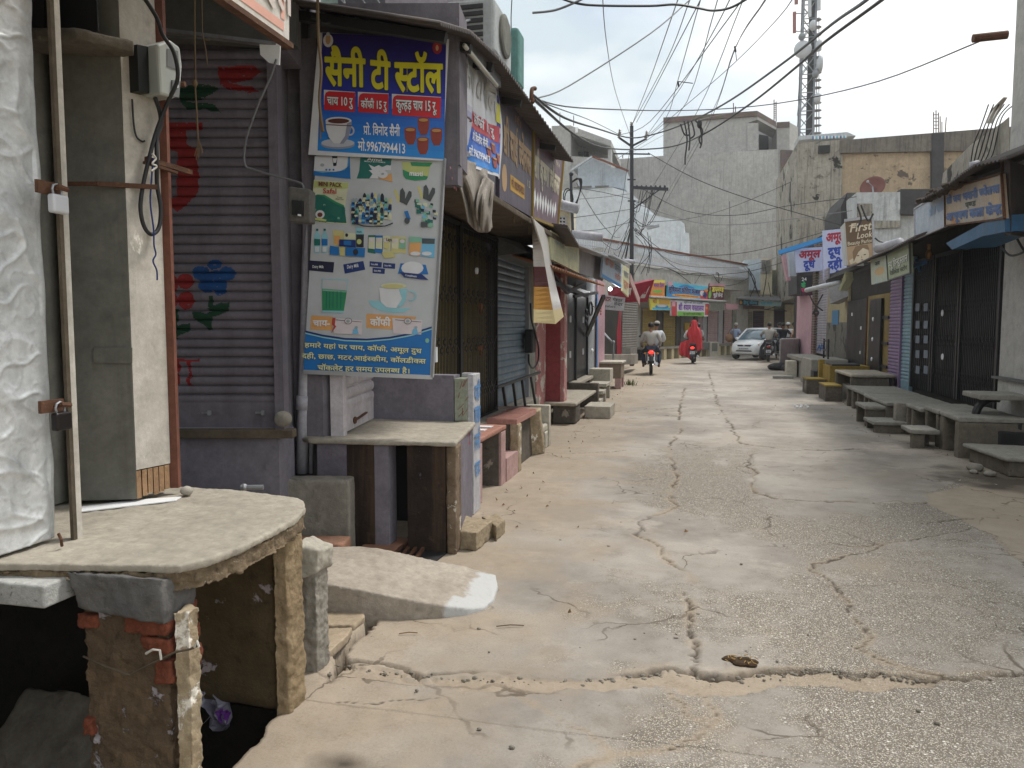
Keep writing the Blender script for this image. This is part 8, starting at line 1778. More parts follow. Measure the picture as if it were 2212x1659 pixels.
o=MB();B.text(o,M_mred,'अमूल',.12,.42,.28,w=.78,bold=.05,layer=2,skew=.15);B.text(o,M_mblu,'दूध',.27,.84,.28,w=.42,bold=.05,layer=2,skew=.1);o.build('lettering',ms)
ml=thing('milk_sign','tall lilac sign with red and blue Hindi lettering beside the parlour sign','sign',F7(550,890,26))
B=Board(F7(500,618,26),F7(625,606,26),F7(640,880,26),F7(505,900,26));o=MB();B.panel(o,M_milk,.12);o.build('panel',ml)
o=MB();B.text(o,M_mred,'अमूल',.13,.24,.16,w=.92*.95,bold=.05,layer=2,skew=.1);B.text(o,M_mblu,'दूध',.22,.53,.15,w=.55,bold=.05,layer=2);B.text(o,M_mblu,'दही',.2,.8,.15,w=.6,bold=.05,layer=2);B.text(o,M_mblu,'पनीर',.18,1.0,.1,w=.7,bold=.05,layer=2);o.build('lettering',ml)
o=MB(plain('bright_blue','#2f86c9',.45));a,b=F7(250,745,27.2),F7(500,668,26.4);o.beam(a,b,.14,.14);bc=o.build('blue_canopy_edge',label='bright blue canopy edge over the square lilac sign',cat='canopy')
o=MB(M_gable);extr(o,[F7(300,740,27.6),F7(335,735,27.6),F7(348,880,27.6),F7(312,880,27.6)],(0,.5,0));o.build('end_panel',label='pale blue side panel left of the square lilac sign',cat='panel')
o=MB(M_pinkh);extr(o,[F7(268,760,28.2),F7(302,752,28.2),F7(315,905,28.2),F7(295,905,28.2)],(0,.5,0));o.build('end_panel',label='pinkish side panel at the end of the blue canopy',cat='panel')
o=MB(M_dkc);extr(o,[F7(420,690,28.5),F7(500,640,28),F7(600,640,28),F7(600,980,28),F7(350,980,28.6),F7(350,880,28.6)],(0,2.5,0));o.build('dark_stall',label='dark upper stall behind the lilac milk signs',cat='stall')
le=thing('led_sign','black sign with green and pink figures below the square lilac sign','sign',F7(400,990,27));B=Board(F7(370,880,27.2),F7(438,876,27.2),F7(440,990,27.2),F7(372,995,27.2));o=MB();B.panel(o,M_blk,.08);o.build('panel',le)
o=MB();B.text(o,plain('led_green','#2fae6a',.4),'के',.08,.58,.2,w=.34,bold=.06,layer=2);B.text(o,plain('led_pink','#c23a6d',.4),'पान',.08,.8,.18,w=.4,bold=.06,layer=2);B.rect(o,S['maroon'],.05,.86,.95,.96);B.text(o,M_wht,'24',.1,.25,.15,layer=2);o.build('lettering',le)
o=MB();o.use(M_tinl,True);o.tube([F7(405,962,25),F7(600,915,23)],.07,10);o.build('tube_lamp',label='long white tube lamp bar under the parlour sign',cat='lamp')
o=MB();o.use(M_pvc,True);o.tube([F7(815,722,19),F7(945,685,18)],.10,12);o.build('drain_spout',label='fat pale drain pipe lying on the dark sagging eave',cat='pipe')
o=MB(M_dkc);extr(o,[F7(515,905,24),F7(600,850,22.5),F7(790,800,19.5),F7(790,830,19.5),F7(640,880,22.5),F7(520,925,24)],(.5,.8,.1));o.build('parlour_eave',label='black eave under the parlour sign',cat='roof')
o=MB(M_paley);a=[F7(590,960,21),F7(628,855,21),F7(632,900,21),F7(600,965,21)];extr(o,a,(.2,.1,0));o.build('slant_sign',label='small slanted yellow sign with a red edge under the parlour eave',cat='sign')
o=MB(M_strip);a=[F7(530,950,22),F7(585,930,22),F7(672,945,22),F7(672,985,22),F7(540,1040,22)];extr(o,a,(.3,.4,0));o.build('stall_box',label='white box front hanging under the parlour eave',cat='box')
o=MB(M_wire)
for pts in([(800,660),(830,680),(900,690)],[(420,980),(450,1040),(500,1080)],[(500,985),(460,1060),(440,1100)],[(700,480),(720,550),(700,600)],[(720,470),(760,560),(790,520)]):o.tube(smooth_path([F7(x,y,18.8 if x>600 else 25)for x,y in pts]),.02,4)
o.tube([F7(462+12*math.cos(a),1092+14*math.sin(a),25.5)for a in np.linspace(0,6.28,16)],.025,4);o.build('loose_cables',label='loose black cables and a coil about the parlour and milk signs',cat='cables',kind='stuff')
# ------------------------------------------------------------------ people
M_skin=plain('skin_brown','#7a5240',.6);M_hair=plain('black_hair',(.012,.011,.012),.6);M_shoe=plain('dark_shoe','#2b2522',.6)
def skinned(name,parent,m,vs,es,rs,sub=1):
 me=D.meshes.new(name);me.from_pydata([tuple(v)for v in vs],es,[]);o=D.objects.new(name,me);COL.objects.link(o);o.parent=parent;me.materials.append(m)
 k=o.modifiers.new('skin','SKIN');k.use_smooth_shade=True;k.branch_smoothing=.4
 for i,r in enumerate(rs):
  d=me.skin_vertices[0].data[i];r=r if hasattr(r,'__len__')else(r,r);d.radius=r;d.use_root=i==0
 s=o.modifiers.new('sub','SUBSURF');s.levels=s.render_levels=sub
 return o
STAND=dict(pel=(0,0,.93),chest=(0,.0,1.27),neck=(0,.0,1.47),head=(0,.03,1.60),elb=[(-.27,-.03,1.13),(.27,-.03,1.13)],wri=[(-.29,.06,.88),(.29,.06,.88)],knee=[(-.11,.02,.50),(.11,.02,.50)],ank=[(-.11,-.02,.08),(.11,-.02,.08)])
RIDE=dict(pel=(0,0,.86),chest=(0,.06,1.20),neck=(0,.10,1.39),head=(0,.15,1.51),elb=[(-.33,.22,1.10),(.33,.22,1.10)],wri=[(-.33,.50,1.04),(.33,.50,1.04)],knee=[(-.21,.36,.72),(.21,.36,.72)],ank=[(-.19,.10,.34),(.19,.10,.34)])
def person(lab,loc,rz,J,shirt,pants,hair=M_hair,long=False,hairm=None,k=1.0,group=None,cap=None):
 t=thing('person',lab,'person',loc,rz,group);t.scale=(k,k,k)
 S_=lambda a:Vector(J[a]);pel,ch,ne,hd=S_('pel'),S_('chest'),S_('neck'),S_('head')
 up=(hd-ne).normalized();fw=Vector((0,1,0));vs=[pel,pel.lerp(ch,.5),ch,ne,ne+up*.05,hd+up*.02,hd+up*.10,hd+fw*.085+up*.0];es=[(0,1),(1,2),(2,3),(3,4),(4,5),(5,6),(5,7)];rs=[.10,.10,.10,.055,.055,(.082,.098),.06,.016]
 sv,se,sr=[pel+V(0,0,-.03),pel.lerp(ch,.5),ch,ch.lerp(ne,.75)],[(0,1),(1,2),(2,3)],[(.165,.13),(.16,.125),(.18,.125),(.09,.08)]
 pv,pe,pr=[pel+V(0,0,.02)],[],[(.15,.125)]
 for i,s in((0,-1),(1,1)):
  sh=ch.lerp(ne,.55)+V(.19*s,0,0);e,w=Vector(J['elb'][i]),Vector(J['wri'][i]);kn,an=Vector(J['knee'][i]),Vector(J['ank'][i]);hip=pel+V(.10*s,.02,-.06)
  b=len(vs);hdir=(w-e).normalized();side=hdir.cross(V(s,0,0)).normalized();palm=w+hdir*.075
  vs+=[sh,e,w,palm];es+=[(2,b),(b,b+1),(b+1,b+2),(b+2,b+3)];rs+=[.05,.042,.03,(.036,.018)]
  for f in range(5):
   a=palm+side*(.03-.02*f)if f<4 else w+hdir*.03+side*.04;q=len(vs);L_=(.06,.075,.07,.055,.05)[f];cur=V(0,0,-1)*.02
   vs+=[a+hdir*L_*.5,a+hdir*L_+cur];es+=[(b+3 if f<4 else b+2,q),(q,q+1)];rs+=[.009,.007]
  q=len(vs);vs+=[hip,kn,an,an+V(0,.12,-.04)];es+=[(0,q),(q,q+1),(q+1,q+2),(q+2,q+3)];rs+=[.085,.06,.042,.035]
  b=len(sv);sv+=[sh,sh.lerp(e,.9 if not long else 1)];se+=[(2,b),(b,b+1)];sr+=[.078,.066]
  if long:sv+=[w-hdir*.02];se+=[(b+1,b+2)];sr+=[.045]
  b=len(pv);pv+=[hip,kn,an+V(0,0,.02)];pe+=[(0,b),(b,b+1),(b+1,b+2)];pr+=[.105,.078,.06]
  m=MB(M_shoe);m.smooth=True;m.ball(tuple(an+V(0,.06,-.045)),.045,.125,.04,8,6);m.build('shoe',t,local=True)
 skinned('body',t,M_skin,vs,es,rs);skinned('shirt',t,shirt,sv,se,sr);skinned('trousers',t,pants,pv,pe,pr)
 m=MB();m.use(hairm or hair,True);c=hd+up*.055-fw*.018;m.ball(tuple(c),.094,.108,.092,12,8);m.build('hair',t,local=True)
 m=MB(M_blk)
 for s in(-1,1):m.ball(tuple(hd+fw*.083+up*.025+V(.033*s,0,0)),.012,.008,.008,6,4)
 m.build('eyes',t,local=True)
 m=MB(M_skin)
 for s in(-1,1):m.ball(tuple(hd+V(.088*s,0,0)),.014,.025,.032,6,4)
 m.build('ears',t,local=True)
 if cap:m=MB(cap);m.ball(tuple(c+up*.02),.1,.115,.085,12,8);m.build('cap',t,local=True)
 return t
C_={k:plain('cloth_'+k,c,.85)for k,c in dict(grey='#a29e98',white='#c3c6cb',navy='#2b3546',black='#1f2127',blue='#8d9ebc',beige='#b79c85',dark='#33323a',red='#b5333a',redd='#97252d',tan='#8a6b52',cobalt='#3b5c90').items()}
# ------------------------------------------------------------------ two wheelers (local: forward +Y, rear wheel at y=-.62)
M_tyre=plain('tyre_rubber',(.02,.02,.021),.8);M_chrome=plain('chrome',(.5,.5,.52),.25,.9);M_bikeb=plain('bike_black',(.02,.02,.024),.25,spec=.6);M_bred=plain('bike_red','#8f1f24',.3,spec=.6);M_tail=plain('tail_lamp',(.9,.03,.02),.3,emit=1.6);M_plate=plain('number_plate','#c9ccd2',.5)
def wheel(t,y,r,w):
 o=MB(M_tyre);n=22;o.lathe([(r-.07,-w*.4),(r-.02,-w*.5),(r,-w*.2),(r,w*.2),(r-.02,w*.5),(r-.07,w*.4)],(0,y,r),n,'x');wh_=o.build('wheel',t,local=True)
 o=MB(M_chrome);o.lathe([(.03,-w*.6),(.05,0),(.03,w*.6)],(0,y,r),10,'x')
 for k in range(10):a=k*.628;o.beam((0,y,r),(0,y+(r-.07)*math.cos(a),r+(r-.07)*math.sin(a)),.012,.012)
 o.build('rim',wh_,local=True)
def plate_(t,y,z,txt):
 o=MB(M_plate);o.box(-.10,.10,y-.01,y,z-.06,z+.06);p=o.build('number_plate',t,local=True)
 B=Board((-.10,y-.011,z+.06),(.10,y-.011,z+.06),(.10,y-.011,z-.06),(-.10,y-.011,z-.06));o=MB();B.text(o,M_blk,txt[0],.12,.45,.3,w=.76,bold=.02,layer=1);B.text(o,M_blk,txt[1],.2,.88,.3,w=.6,bold=.02,layer=1);o.build('plate_lettering',p,local=True)
def motorcycle(lab,loc,rz,body=M_bred,lit=False,group='motorcycles on the road'):
 t=thing('motorcycle',lab,'motorcycle',loc,rz,group);wheel(t,-.62,.30,.11);wheel(t,.66,.30,.09)
 o=MB(body);o.smooth=True;o.ball((0,.2,.80),.13,.30,.13);o.build('fuel_tank',t,local=True)
 o=MB(M_bikeb);o.prism([(-.12,-.55),(.12,-.55),(.13,.0),(-.13,.0)],.74,.82);bevel(o.build('seat',t,local=True),.03)
 o=MB(body);o.hexa([(-.09,-.78,.66),(.09,-.78,.66),(.08,-.8,.80),(-.08,-.8,.80)],[(-.11,-.1,.6),(.11,-.1,.6),(.11,-.1,.74),(-.11,-.1,.74)]);bevel(o.build('tail_cowl',t,local=True),.02)
 o=MB(M_bikeb);o.ball((0,.12,.46),.14,.22,.18);o.beam((0,.1,.6),(0,.5,.9),.06);o.beam((0,-.6,.3),(0,.1,.4),.08);o.build('engine',t,local=True)
 o=MB(M_bikeb);o.tube([(0,-.95,.42),(0,-.9,.58),(0,-.72,.66),(0,-.5,.64)],[.07,.075,.07,.05],8);o.build('mudguard',t,local=True)
 o=MB(M_tail if lit else M_bred);o.ball((0,-.82,.72),.085,.04,.055);o.build('tail_light',t,local=True)
 o=MB(M_chrome);o.tube([(.15,.1,.32),(.17,-.3,.30),(.17,-.85,.36)],[.03,.045,.055],10);o.build('exhaust',t,local=True)
 o=MB(M_bikeb);o.tube([(-.36,.42,1.02),(-.2,.52,1.03),(0,.55,.98),(.2,.52,1.03),(.36,.42,1.02)],.018,8);o.build('handlebar',t,local=True)
 for s in(-1,1):
  o=MB(M_bikeb);o.tube([(.3*s,.48,1.03),(.36*s,.5,1.2)],.008,5);o.ball((.37*s,.5,1.22),.06,.012,.045);o.build('mirror',t,local=True)
  o=MB(plain('indicator_amber','#b8742a',.3));o.ball((.2*s,-.75,.68),.04,.03,.03);o.build('indicator',t,local=True)
  o=MB(M_chrome);o.tube([(.06*s,.66,.3),(.06*s,.5,.98)],.025,8);o.build('fork',t,local=True)
  o=MB(M_chrome);o.tube([(.1*s,-.62,.32),(.1*s,-.45,.7)],.03,8);o.build('shock_absorber',t,local=True)
 o=MB(M_chrome);o.lathe([(.0,-.05),(.08,-.02),(.09,.06),(.0,.07)],(0,.68,.92),12,'y');o.build('headlight',t,local=True)
 o=MB(M_bikeb);o.beam((-.3,.05,.32),(.3,.05,.32),.03);o.build('footrest',t,local=True)
 plate_(t,-.93,.52,('RJ 14','7208'));return t
def scooter(lab,loc,rz,body,lit=True,group='scooters on the road'):
 t=thing('scooter',lab,'scooter',loc,rz,group);wheel(t,-.55,.24,.11);wheel(t,.62,.24,.1)
 o=MB(body);o.smooth=True;o.ball((0,-.42,.58),.2,.48,.22,14,10);o.build('rear_shell',t,local=True)
 o=MB(body);o.prism([(-.18,-.1),(.18,-.1),(.18,.42),(-.18,.42)],.26,.33);o.hexa([(-.2,.40,.3),(.2,.40,.3),(.12,.5,.95),(-.12,.5,.95)],[(-.16,.5,.3),(.16,.5,.3),(.1,.58,.95),(-.1,.58,.95)]);bevel(o.build('front_apron',t,local=True),.03)
 o=MB(M_bikeb);o.prism([(-.14,-.75),(.14,-.75),(.15,.02),(-.15,.02)],.75,.84);bevel(o.build('seat',t,local=True),.03)
 o=MB(M_tail if lit else M_bred);o.ball((0,-.885,.66),.085,.035,.05);o.build('tail_light',t,local=True)
 o=MB(M_bikeb);o.tube([(-.34,.38,.98),(-.12,.5,1.02),(.12,.5,1.02),(.34,.38,.98)],.022,8);o.ball((0,.52,.98),.13,.09,.09);o.build('handlebar',t,local=True)
 o=MB(M_bikeb);o.hexa([(-.1,-.9,.3),(.1,-.9,.3),(.12,-.86,.55),(-.12,-.86,.55)],[(-.1,-.7,.3),(.1,-.7,.3),(.12,-.7,.55),(-.12,-.7,.55)]);o.build('mudguard',t,local=True)
 for s in(-1,1):
  o=MB(M_bikeb);o.tube([(.28*s,.42,1.0),(.33*s,.45,1.16)],.008,5);o.ball((.34*s,.45,1.18),.055,.012,.04);o.build('mirror',t,local=True)
 o=MB(M_chrome);o.tube([(.2,-.1,.26),(.22,-.85,.32)],.05,8);o.build('exhaust',t,local=True)
 plate_(t,-.91,.46,('RJ 14','4471'));return t
def onbike(t,p,dy=0,dz=0):p.location=t.location+Vector((math.sin(-t.rotation_euler.z)*dy,math.cos(t.rotation_euler.z)*dy,dz));p.rotation_euler=t.rotation_euler
q=gz(1404,812);m1=motorcycle('red motorcycle with a lit tail lamp ridden by the man in a grey shirt',(q.x-.02,q.y+.95,.03),R(3),lit=True)
PIL=dict(RIDE,pel=(0,0,.90),chest=(-.02,.04,1.24),neck=(-.02,.07,1.43),head=(-.02,.11,1.55),elb=[(-.34,.10,1.08),(.30,.08,1.08)],wri=[(-.30,.34,.92),(.26,.32,.90)],knee=[(-.27,.34,.70),(.27,.34,.70)],ank=[(-.25,.12,.30),(.25,.12,.30)])
onbike(m1,person('man in a grey shirt and dark trousers riding pillion on the red motorcycle',(0,0,0),0,PIL,C_['grey'],C_['navy'],long=True),-.36)
onbike(m1,person('man in white clothes and a pale cap driving the red motorcycle',(0,0,0),0,dict(RIDE,pel=(.06,0,.88),chest=(.14,.06,1.26),neck=(.16,.10,1.46),head=(.17,.15,1.59),elb=[(-.22,.24,1.14),(.42,.22,1.12)],wri=[(-.32,.48,1.04),(.36,.46,1.04)]),C_['white'],C_['white'],long=True,cap=C_['grey']),.06)
q=gz(1492,787);s1=scooter('black scooter with a lit tail lamp carrying a woman in red',(q.x+.12,q.y+.8,.03),R(-4),M_bikeb)
onbike(s1,person('man in a white shirt driving the black scooter in front of the woman',(0,0,0),0,dict(RIDE,pel=(-.05,0,.86),chest=(-.12,.06,1.22),neck=(-.13,.1,1.42),head=(-.13,.15,1.54),elb=[(-.42,.2,1.1),(.2,.22,1.1)]),C_['white'],C_['dark'],long=True),.08)
onbike(s1,person('dark haired passenger squeezed between driver and woman on the black scooter',(0,0,0),0,dict(RIDE,pel=(.10,.1,.88),chest=(.12,.12,1.22),neck=(.14,.14,1.42),head=(.16,.16,1.54),elb=[(-.1,.3,1.1),(.36,.3,1.1)],wri=[(-.1,.5,1.0),(.36,.5,1.0)],knee=[(-.12,.44,.78),(.3,.42,.74)]),C_['white'],C_['dark']),-.18)
wo=person('woman wrapped in a bright red sari sitting sideways on the black scooter',(0,0,0),0,dict(pel=(-.02,.0,.90),chest=(.02,.02,1.24),neck=(.02,.03,1.44),head=(.02,.05,1.56),elb=[(-.25,.1,1.08),(.25,.05,1.06)],wri=[(-.2,.3,1.0),(.15,.25,.95)],knee=[(-.38,.10,.80),(-.36,.28,.78)],ank=[(-.46,.05,.36),(-.45,.22,.36)]),C_['red'],C_['red'],k=1.04)
o=MB();o.use(C_['red'],True)
def veil(i,j):
 a=math.pi*(1.06+.94*i);w=.085+.045*min(1,j*10)+.125*min(1,max(0,j-.17)*7)+.03*j;y=-.02-(.10+.16*min(1,j*2)+.05*math.sin(j*6))*abs(math.sin(a))*1.0;x=.03+w*math.cos(a)*(1-.35*max(0,j-.6)/.4)+.26*max(0,j-.3)**1.3;z=1.74-1.2*j+.05*math.sin(i*14+j*4)*j-.06*abs(math.cos(a))*(1-j)
 return(x,y+.03*math.sin(i*23),z)
o.grid(veil,40,30,back=(0,.012,0));o.build('sari_drape',wo,local=True)
o=MB();o.use(C_['redd'],True);o.ball((.02,.03,1.63),.125,.13,.13,14,10);o.build('sari_hood',wo,local=True)
o=MB();o.use(C_['red'],True)
o.grid(lambda i,j:(-.50+.5*i-.04*math.sin(j*3)-.03*j,-.12-.05*math.sin(i*16)*(.3+j)-.08*math.sin(i*3.1),.92-.60*j+.06*math.sin(i*3.1)-.1*(1-i)*(1-j)-.22*i*j),30,16,back=(0,.3,0));o.build('sari_skirt',wo,local=True)
onbike(s1,wo,-.42)
q=gz(1661,783);s2=scooter('dark scooter with an unlit tail lamp stopped beside the white car',(q.x+.05,q.y+.75,.03),R(-6),M_bikeb,False)
onbike(s2,person('man in a grey shirt sitting on the dark scooter, one foot down',(0,0,0),0,dict(RIDE,knee=[(-.3,.22,.6),(.21,.36,.72)],ank=[(-.36,.02,.1),(.19,.1,.34)]),C_['grey'],C_['dark'],k=1.05),-.15)
def stand(lab,u,y,**kw):
 p=fy(u,740,y);return lambda rz,J,a,b,**k2:person(lab,(p.x,y,.03),rz,J,a,b,**k2)
m3=motorcycle('parked motorcycle facing the camera among the group of men',(fy(1692,740,38).x,38.2,.03),R(172),M_bikeb)
onbike(m3,person('man in a dark shirt sitting on the motorcycle that faces the camera',(0,0,0),0,RIDE,C_['black'],C_['dark'],k=1.05),-.1)
stand('man in a beige shirt standing behind the cement tank',1716,36.2)(R(60),STAND,C_['beige'],C_['dark'],k=1.0)
stand('man with a white cap standing at the back of the group',1702,39.6)(R(150),STAND,C_['white'],C_['dark'],cap=C_['white'])
stand('man in a blue shirt standing behind the dark scooter rider',1683,39.0)(R(170),STAND,C_['cobalt'],C_['dark'])
wk=stand('grey haired man in a pale blue shirt walking with a tan bag',1589,40.5)(R(-35),dict(STAND,knee=[(-.11,.12,.50),(.11,-.06,.5)],ank=[(-.11,.14,.08),(.11,-.28,.12)]),C_['blue'],C_['black'],hairm=C_['grey'],k=1.0)
bagt=thing('shoulder_bag','tan cloth shoulder bag carried by the grey haired man','bag',wk.location+V(-.32,-.12,.75));o=MB(C_['tan']);o.smooth=True;o.ball((0,0,.2),.2,.13,.22,12,8);o.build('pouch',bagt,local=True);o=MB(C_['tan']);o.tube([(-.1,0,.38),(.05,.05,.65),(.2,.1,.7),(.18,.06,.38)],.015,5);o.build('strap',bagt,local=True)
# ------------------------------------------------------------------ the white hatchback
car=thing('hatchback_car','small white hatchback car facing the camera, dark grille and clear headlights','car',(3.05,38.3,.03),R(152))
M_carw=plain('car_white',(.66,.68,.7),.22,spec=.6);M_glass=plain('car_glass','#4d6470',.08,spec=.8);M_trim=plain('car_trim',(.018,.018,.02),.5);M_lamp=plain('lamp_glass','#b9c3cb',.1,spec=.8)
def loft(o,secs):
 n=len(secs[0]);b=len(o.v);o.v.extend(tuple(p)for s in secs for p in s)
 for i in range(len(secs)-1):
  for j in range(n):o.f.append([b+i*n+j,b+i*n+(j+1)%n,b+(i+1)*n+(j+1)%n,b+(i+1)*n+j]);o.mi.append(o.cur);o.sm.append(o.smooth)
 for q in(list(range(b,b+n))[::-1],list(range(b+(len(secs)-1)*n,b+len(secs)*n))):o.f.append(q);o.mi.append(o.cur);o.sm.append(o.smooth)
def sec(y,w,z0,z1,r=.1):return[(-w+r*.5,y,z0),(-w,y,z0+.1),(-w-.01,y,(z0+z1)/2),(-w+.03,y,z1-.06),(-w+r,y,z1),(0,y,z1+.025),(w-r,y,z1),(w-.03,y,z1-.06),(w+.01,y,(z0+z1)/2),(w,y,z0+.1),(w-r*.5,y,z0)]
o=MB();o.use(M_carw,True);loft(o,[sec(-1.70,.62,.35,.80),sec(-1.62,.70,.24,.92),sec(-1.1,.73,.22,.95),sec(0,.735,.22,.94),sec(.75,.735,.22,.93),sec(1.0,.73,.22,.90),sec(1.35,.71,.22,.84),sec(1.60,.66,.24,.74),sec(1.70,.58,.28,.62),sec(1.73,.5,.3,.55)]);body=o.build('body',car,local=True)
def csec(y,w,z0,z1):return[(-w,y,z0),(-w+.10*(z1-z0)/.45,y,z1-.05),(-w+.16*(z1-z0)/.45,y,z1),(w-.16*(z1-z0)/.45,y,z1),(w-.10*(z1-z0)/.45,y,z1-.05),(w,y,z0)]
o=MB();o.use(M_glass,True);loft(o,[csec(-1.66,.66,.9,.93),csec(-1.45,.68,.9,1.36),csec(-.4,.69,.9,1.44),csec(.12,.69,.9,1.42),csec(.95,.69,.88,.91)]);o.build('windows',car,local=True)
o=MB();o.use(M_carw,True);loft(o,[csec(-1.52,.60,1.37,1.40),csec(-1.2,.60,1.42,1.465),csec(-.4,.61,1.44,1.485),csec(.0,.60,1.43,1.465),csec(.16,.58,1.40,1.42)]);o.build('roof',car,local=True)
for s in(-1,1):
 o=MB(M_carw);o.beam((.69*s,.95,.91),(.585*s,.12,1.42),.07,.05);o.beam((.70*s,-.45,.92),(.60*s,-.42,1.42),.07,.05);o.beam((.68*s,-1.5,.92),(.60*s,-1.3,1.4),.12,.05);o.build('pillars',car,local=True)
 o=MB(M_carw);o.ball((.82*s,.72,.98),.1,.05,.07);o.build('mirror',car,local=True)
 o=MB(M_lamp);o.hexa([(.30*s,1.705,.60),(.62*s,1.60,.64),(.66*s,1.52,.76),(.36*s,1.66,.71)],[(.30*s,1.5,.60),(.6*s,1.4,.64),(.62*s,1.35,.76),(.36*s,1.4,.71)]);hl=o.build('headlight',car,local=True)
 o=MB(plain('indicator_amber','#b8742a',.3));o.ball((.64*s,1.56,.70),.03,.03,.03);o.build('indicator',hl,local=True)
 o=MB(M_trim);o.ball((.52*s,1.665,.42),.05,.03,.04);o.build('fog_lamp',car,local=True)
 for y in(1.08,-1.12):
  o=MB(M_tyre);o.lathe([(.16,-.08),(.27,-.085),(.285,-.04),(.285,.04),(.27,.085),(.16,.08)],(.67*s,y,.285),22,'x');w=o.build('wheel',car,local=True)
  o=MB(M_steel);o.lathe([(.02,-.05),(.17,-.07),(.17,.07),(.02,.05)],(.68*s,y,.285),16,'x');o.build('rim',w,local=True)
o=MB(M_trim);o.hexa([(-.30,1.715,.62),(.30,1.715,.62),(.34,1.68,.70),(-.34,1.68,.70)],[(-.3,1.5,.62),(.3,1.5,.62),(.34,1.5,.7),(-.34,1.5,.7)]);g_=o.build('grille',car,local=True)
o=MB(M_chrome);o.add([(-.06,1.725,.68),(.0,1.725,.70),(.06,1.725,.68),(.02,1.725,.66),(.06,1.725,.64),(.0,1.725,.62),(-.06,1.725,.64),(-.02,1.725,.66)],[list(range(8))]);o.build('emblem',g_,local=True)
o=MB(M_trim);o.hexa([(-.46,1.70,.27),(.46,1.70,.27),(.36,1.745,.44),(-.36,1.745,.44)],[(-.46,1.5,.27),(.46,1.5,.27),(.36,1.5,.44),(-.36,1.5,.44)]);o.build('bumper_intake',car,local=True)
o=MB(M_plate);o.box(-.25,.25,1.74,1.755,.475,.575);npl=o.build('number_plate',car,local=True)
B=Board((.25,1.757,.575),(-.25,1.757,.575),(-.25,1.757,.475),(.25,1.757,.475));o=MB();B.text(o,M_blk,'RJ 14 CX 4127',.06,.8,.55,w=.88,bold=.02,layer=1);o.build('plate_lettering',npl,local=True)
o=MB(M_trim);o.beam((-.5,.93,.93),(.1,.75,1.03),.015);o.beam((0,.93,.93),(.55,.75,1.02),.015);o.build('wipers',car,local=True)
tag(body);
# ------------------------------------------------------------------ litter on the road
dung=gz(1603,1430);t=thing('dung_patch','dark brown dung patch on the road before the long crack','dung',dung);o=MB(plain('dung_brown','#3b2a17',.9))
for k in range(14):a=rng.random()*6.28;r_=rng.random()**.5;o.ball((dung.x+.075*r_*math.cos(a),dung.y+.045*r_*math.sin(a),.004),.02+.015*rng.random(),.018,.012,8,5)
o.build('pat',t);o=MB(plain('straw','#9a7b45',.9))
for k in range(16):a=rng.random()*3.1;x,y=dung.x+.16*(rng.random()-.5),dung.y+.1*(rng.random()-.5);o.beam((x,y,.014),(x+.02*math.cos(a),y+.02*math.sin(a),.016),.003,.003)
o.build('straw_bits',t)
M_peb=weather('pebble','#8a8378','#6f685e',sc=20,bump=.3);o=MB(M_peb)
for k in range(420):
 if k<240:i=rng.random()*(len(CR_MAIN)-1.001);a=int(i);f_=i-a;x=CR_MAIN[a][0]*(1-f_)+CR_MAIN[a+1][0]*f_+.05*(rng.random()-.5);y=CR_MAIN[a][1]*(1-f_)+CR_MAIN[a+1][1]*f_-.06*rng.random()
 else:x,y=-1.5+4.8*rng.random(),1.9+9*rng.random()**1.5
 r_=.003+.008*rng.random()**2;o.ball((x,y,r_*.3-(.012 if k<240 else 0)),r_*1.3,r_,r_*.7,6,4)
o.build('grit',kind='stuff',label='loose grit and pebbles scattered over the road and in its cracks',cat='grit')
for(u,v,w_,c,lb)in((1072,1356,60,'#5b4a38','thin twig lying before the white tipped ramp'),(862,1372,40,'#7a5a3c','short twig with a red end beside the paving flags')):
 a=gz(u,v);b=gz(u+w_,v-2);o=MB(plain('twig'+c[1:],c,.9));o.tube([a+V(0,0,.008),a.lerp(b,.5)+V(0,.004,.012),b+V(0,0,.008)],.003,5);o.build('twig',label=lb,cat='twig')
o=MB(M_wht)
for u,v in((1718,878),(1728,879),(1738,877)):pass
for k in range(9):p=gz(1728+12*(k%3)-12+rng.random()*6,877+2*(k//3));o.ball((p.x,p.y,.015),.03,.03,.015,6,4)
o.build('paper_scraps',label='small white paper scraps at the right road edge',cat='litter',kind='stuff')
M_leaf,M_scrap=plain('dry_leaf','#6d5436',.9),plain('paper_scrap','#b9b4a8',.8)
o=MB(M_leaf)
for k in range(260):
 e=rng.random();y=3+24*rng.random()**1.4;x=(-1.72+.5*rng.random()**2.5)if e<.5 else(3.05-.55*rng.random()**2.5)if e<.9 else-1.2+4*rng.random()
 if y<5.3 and x<-1.1:continue
 a=rng.random()*6.28;s_=.008+.02*rng.random();o.use(M_scrap if k%7==0 else M_leaf);o.add([(x,y,.012),(x+s_*math.cos(a),y+s_*math.sin(a),.016),(x+s_*math.cos(a+1),y+s_*math.sin(a+1),.03*rng.random()+.01),(x+s_*.6*math.cos(a+2),y+s_*.6*math.sin(a+2),.012)],[[0,1,2,3]])
o.build('street_litter',kind='stuff',label='dry leaves and paper bits blown along both road edges',cat='litter')
M_grass=plain('grass_green','#4d5c2a',.8);o=MB(M_grass);p=gz(1362,832)
for k in range(70):a=rng.random()*6.28;r_=.18*rng.random();x,y=p.x+r_*math.cos(a),p.y+r_*math.sin(a);h=.1+.1*rng.random();o.add([(x-.006,y,0),(x+.006,y,0),(x+.06*math.cos(a),y+.06*math.sin(a),h)],[[0,1,2]])
o.build('grass_tuft',label='small green grass tuft at the end of the left benches',cat='grass',kind='stuff')
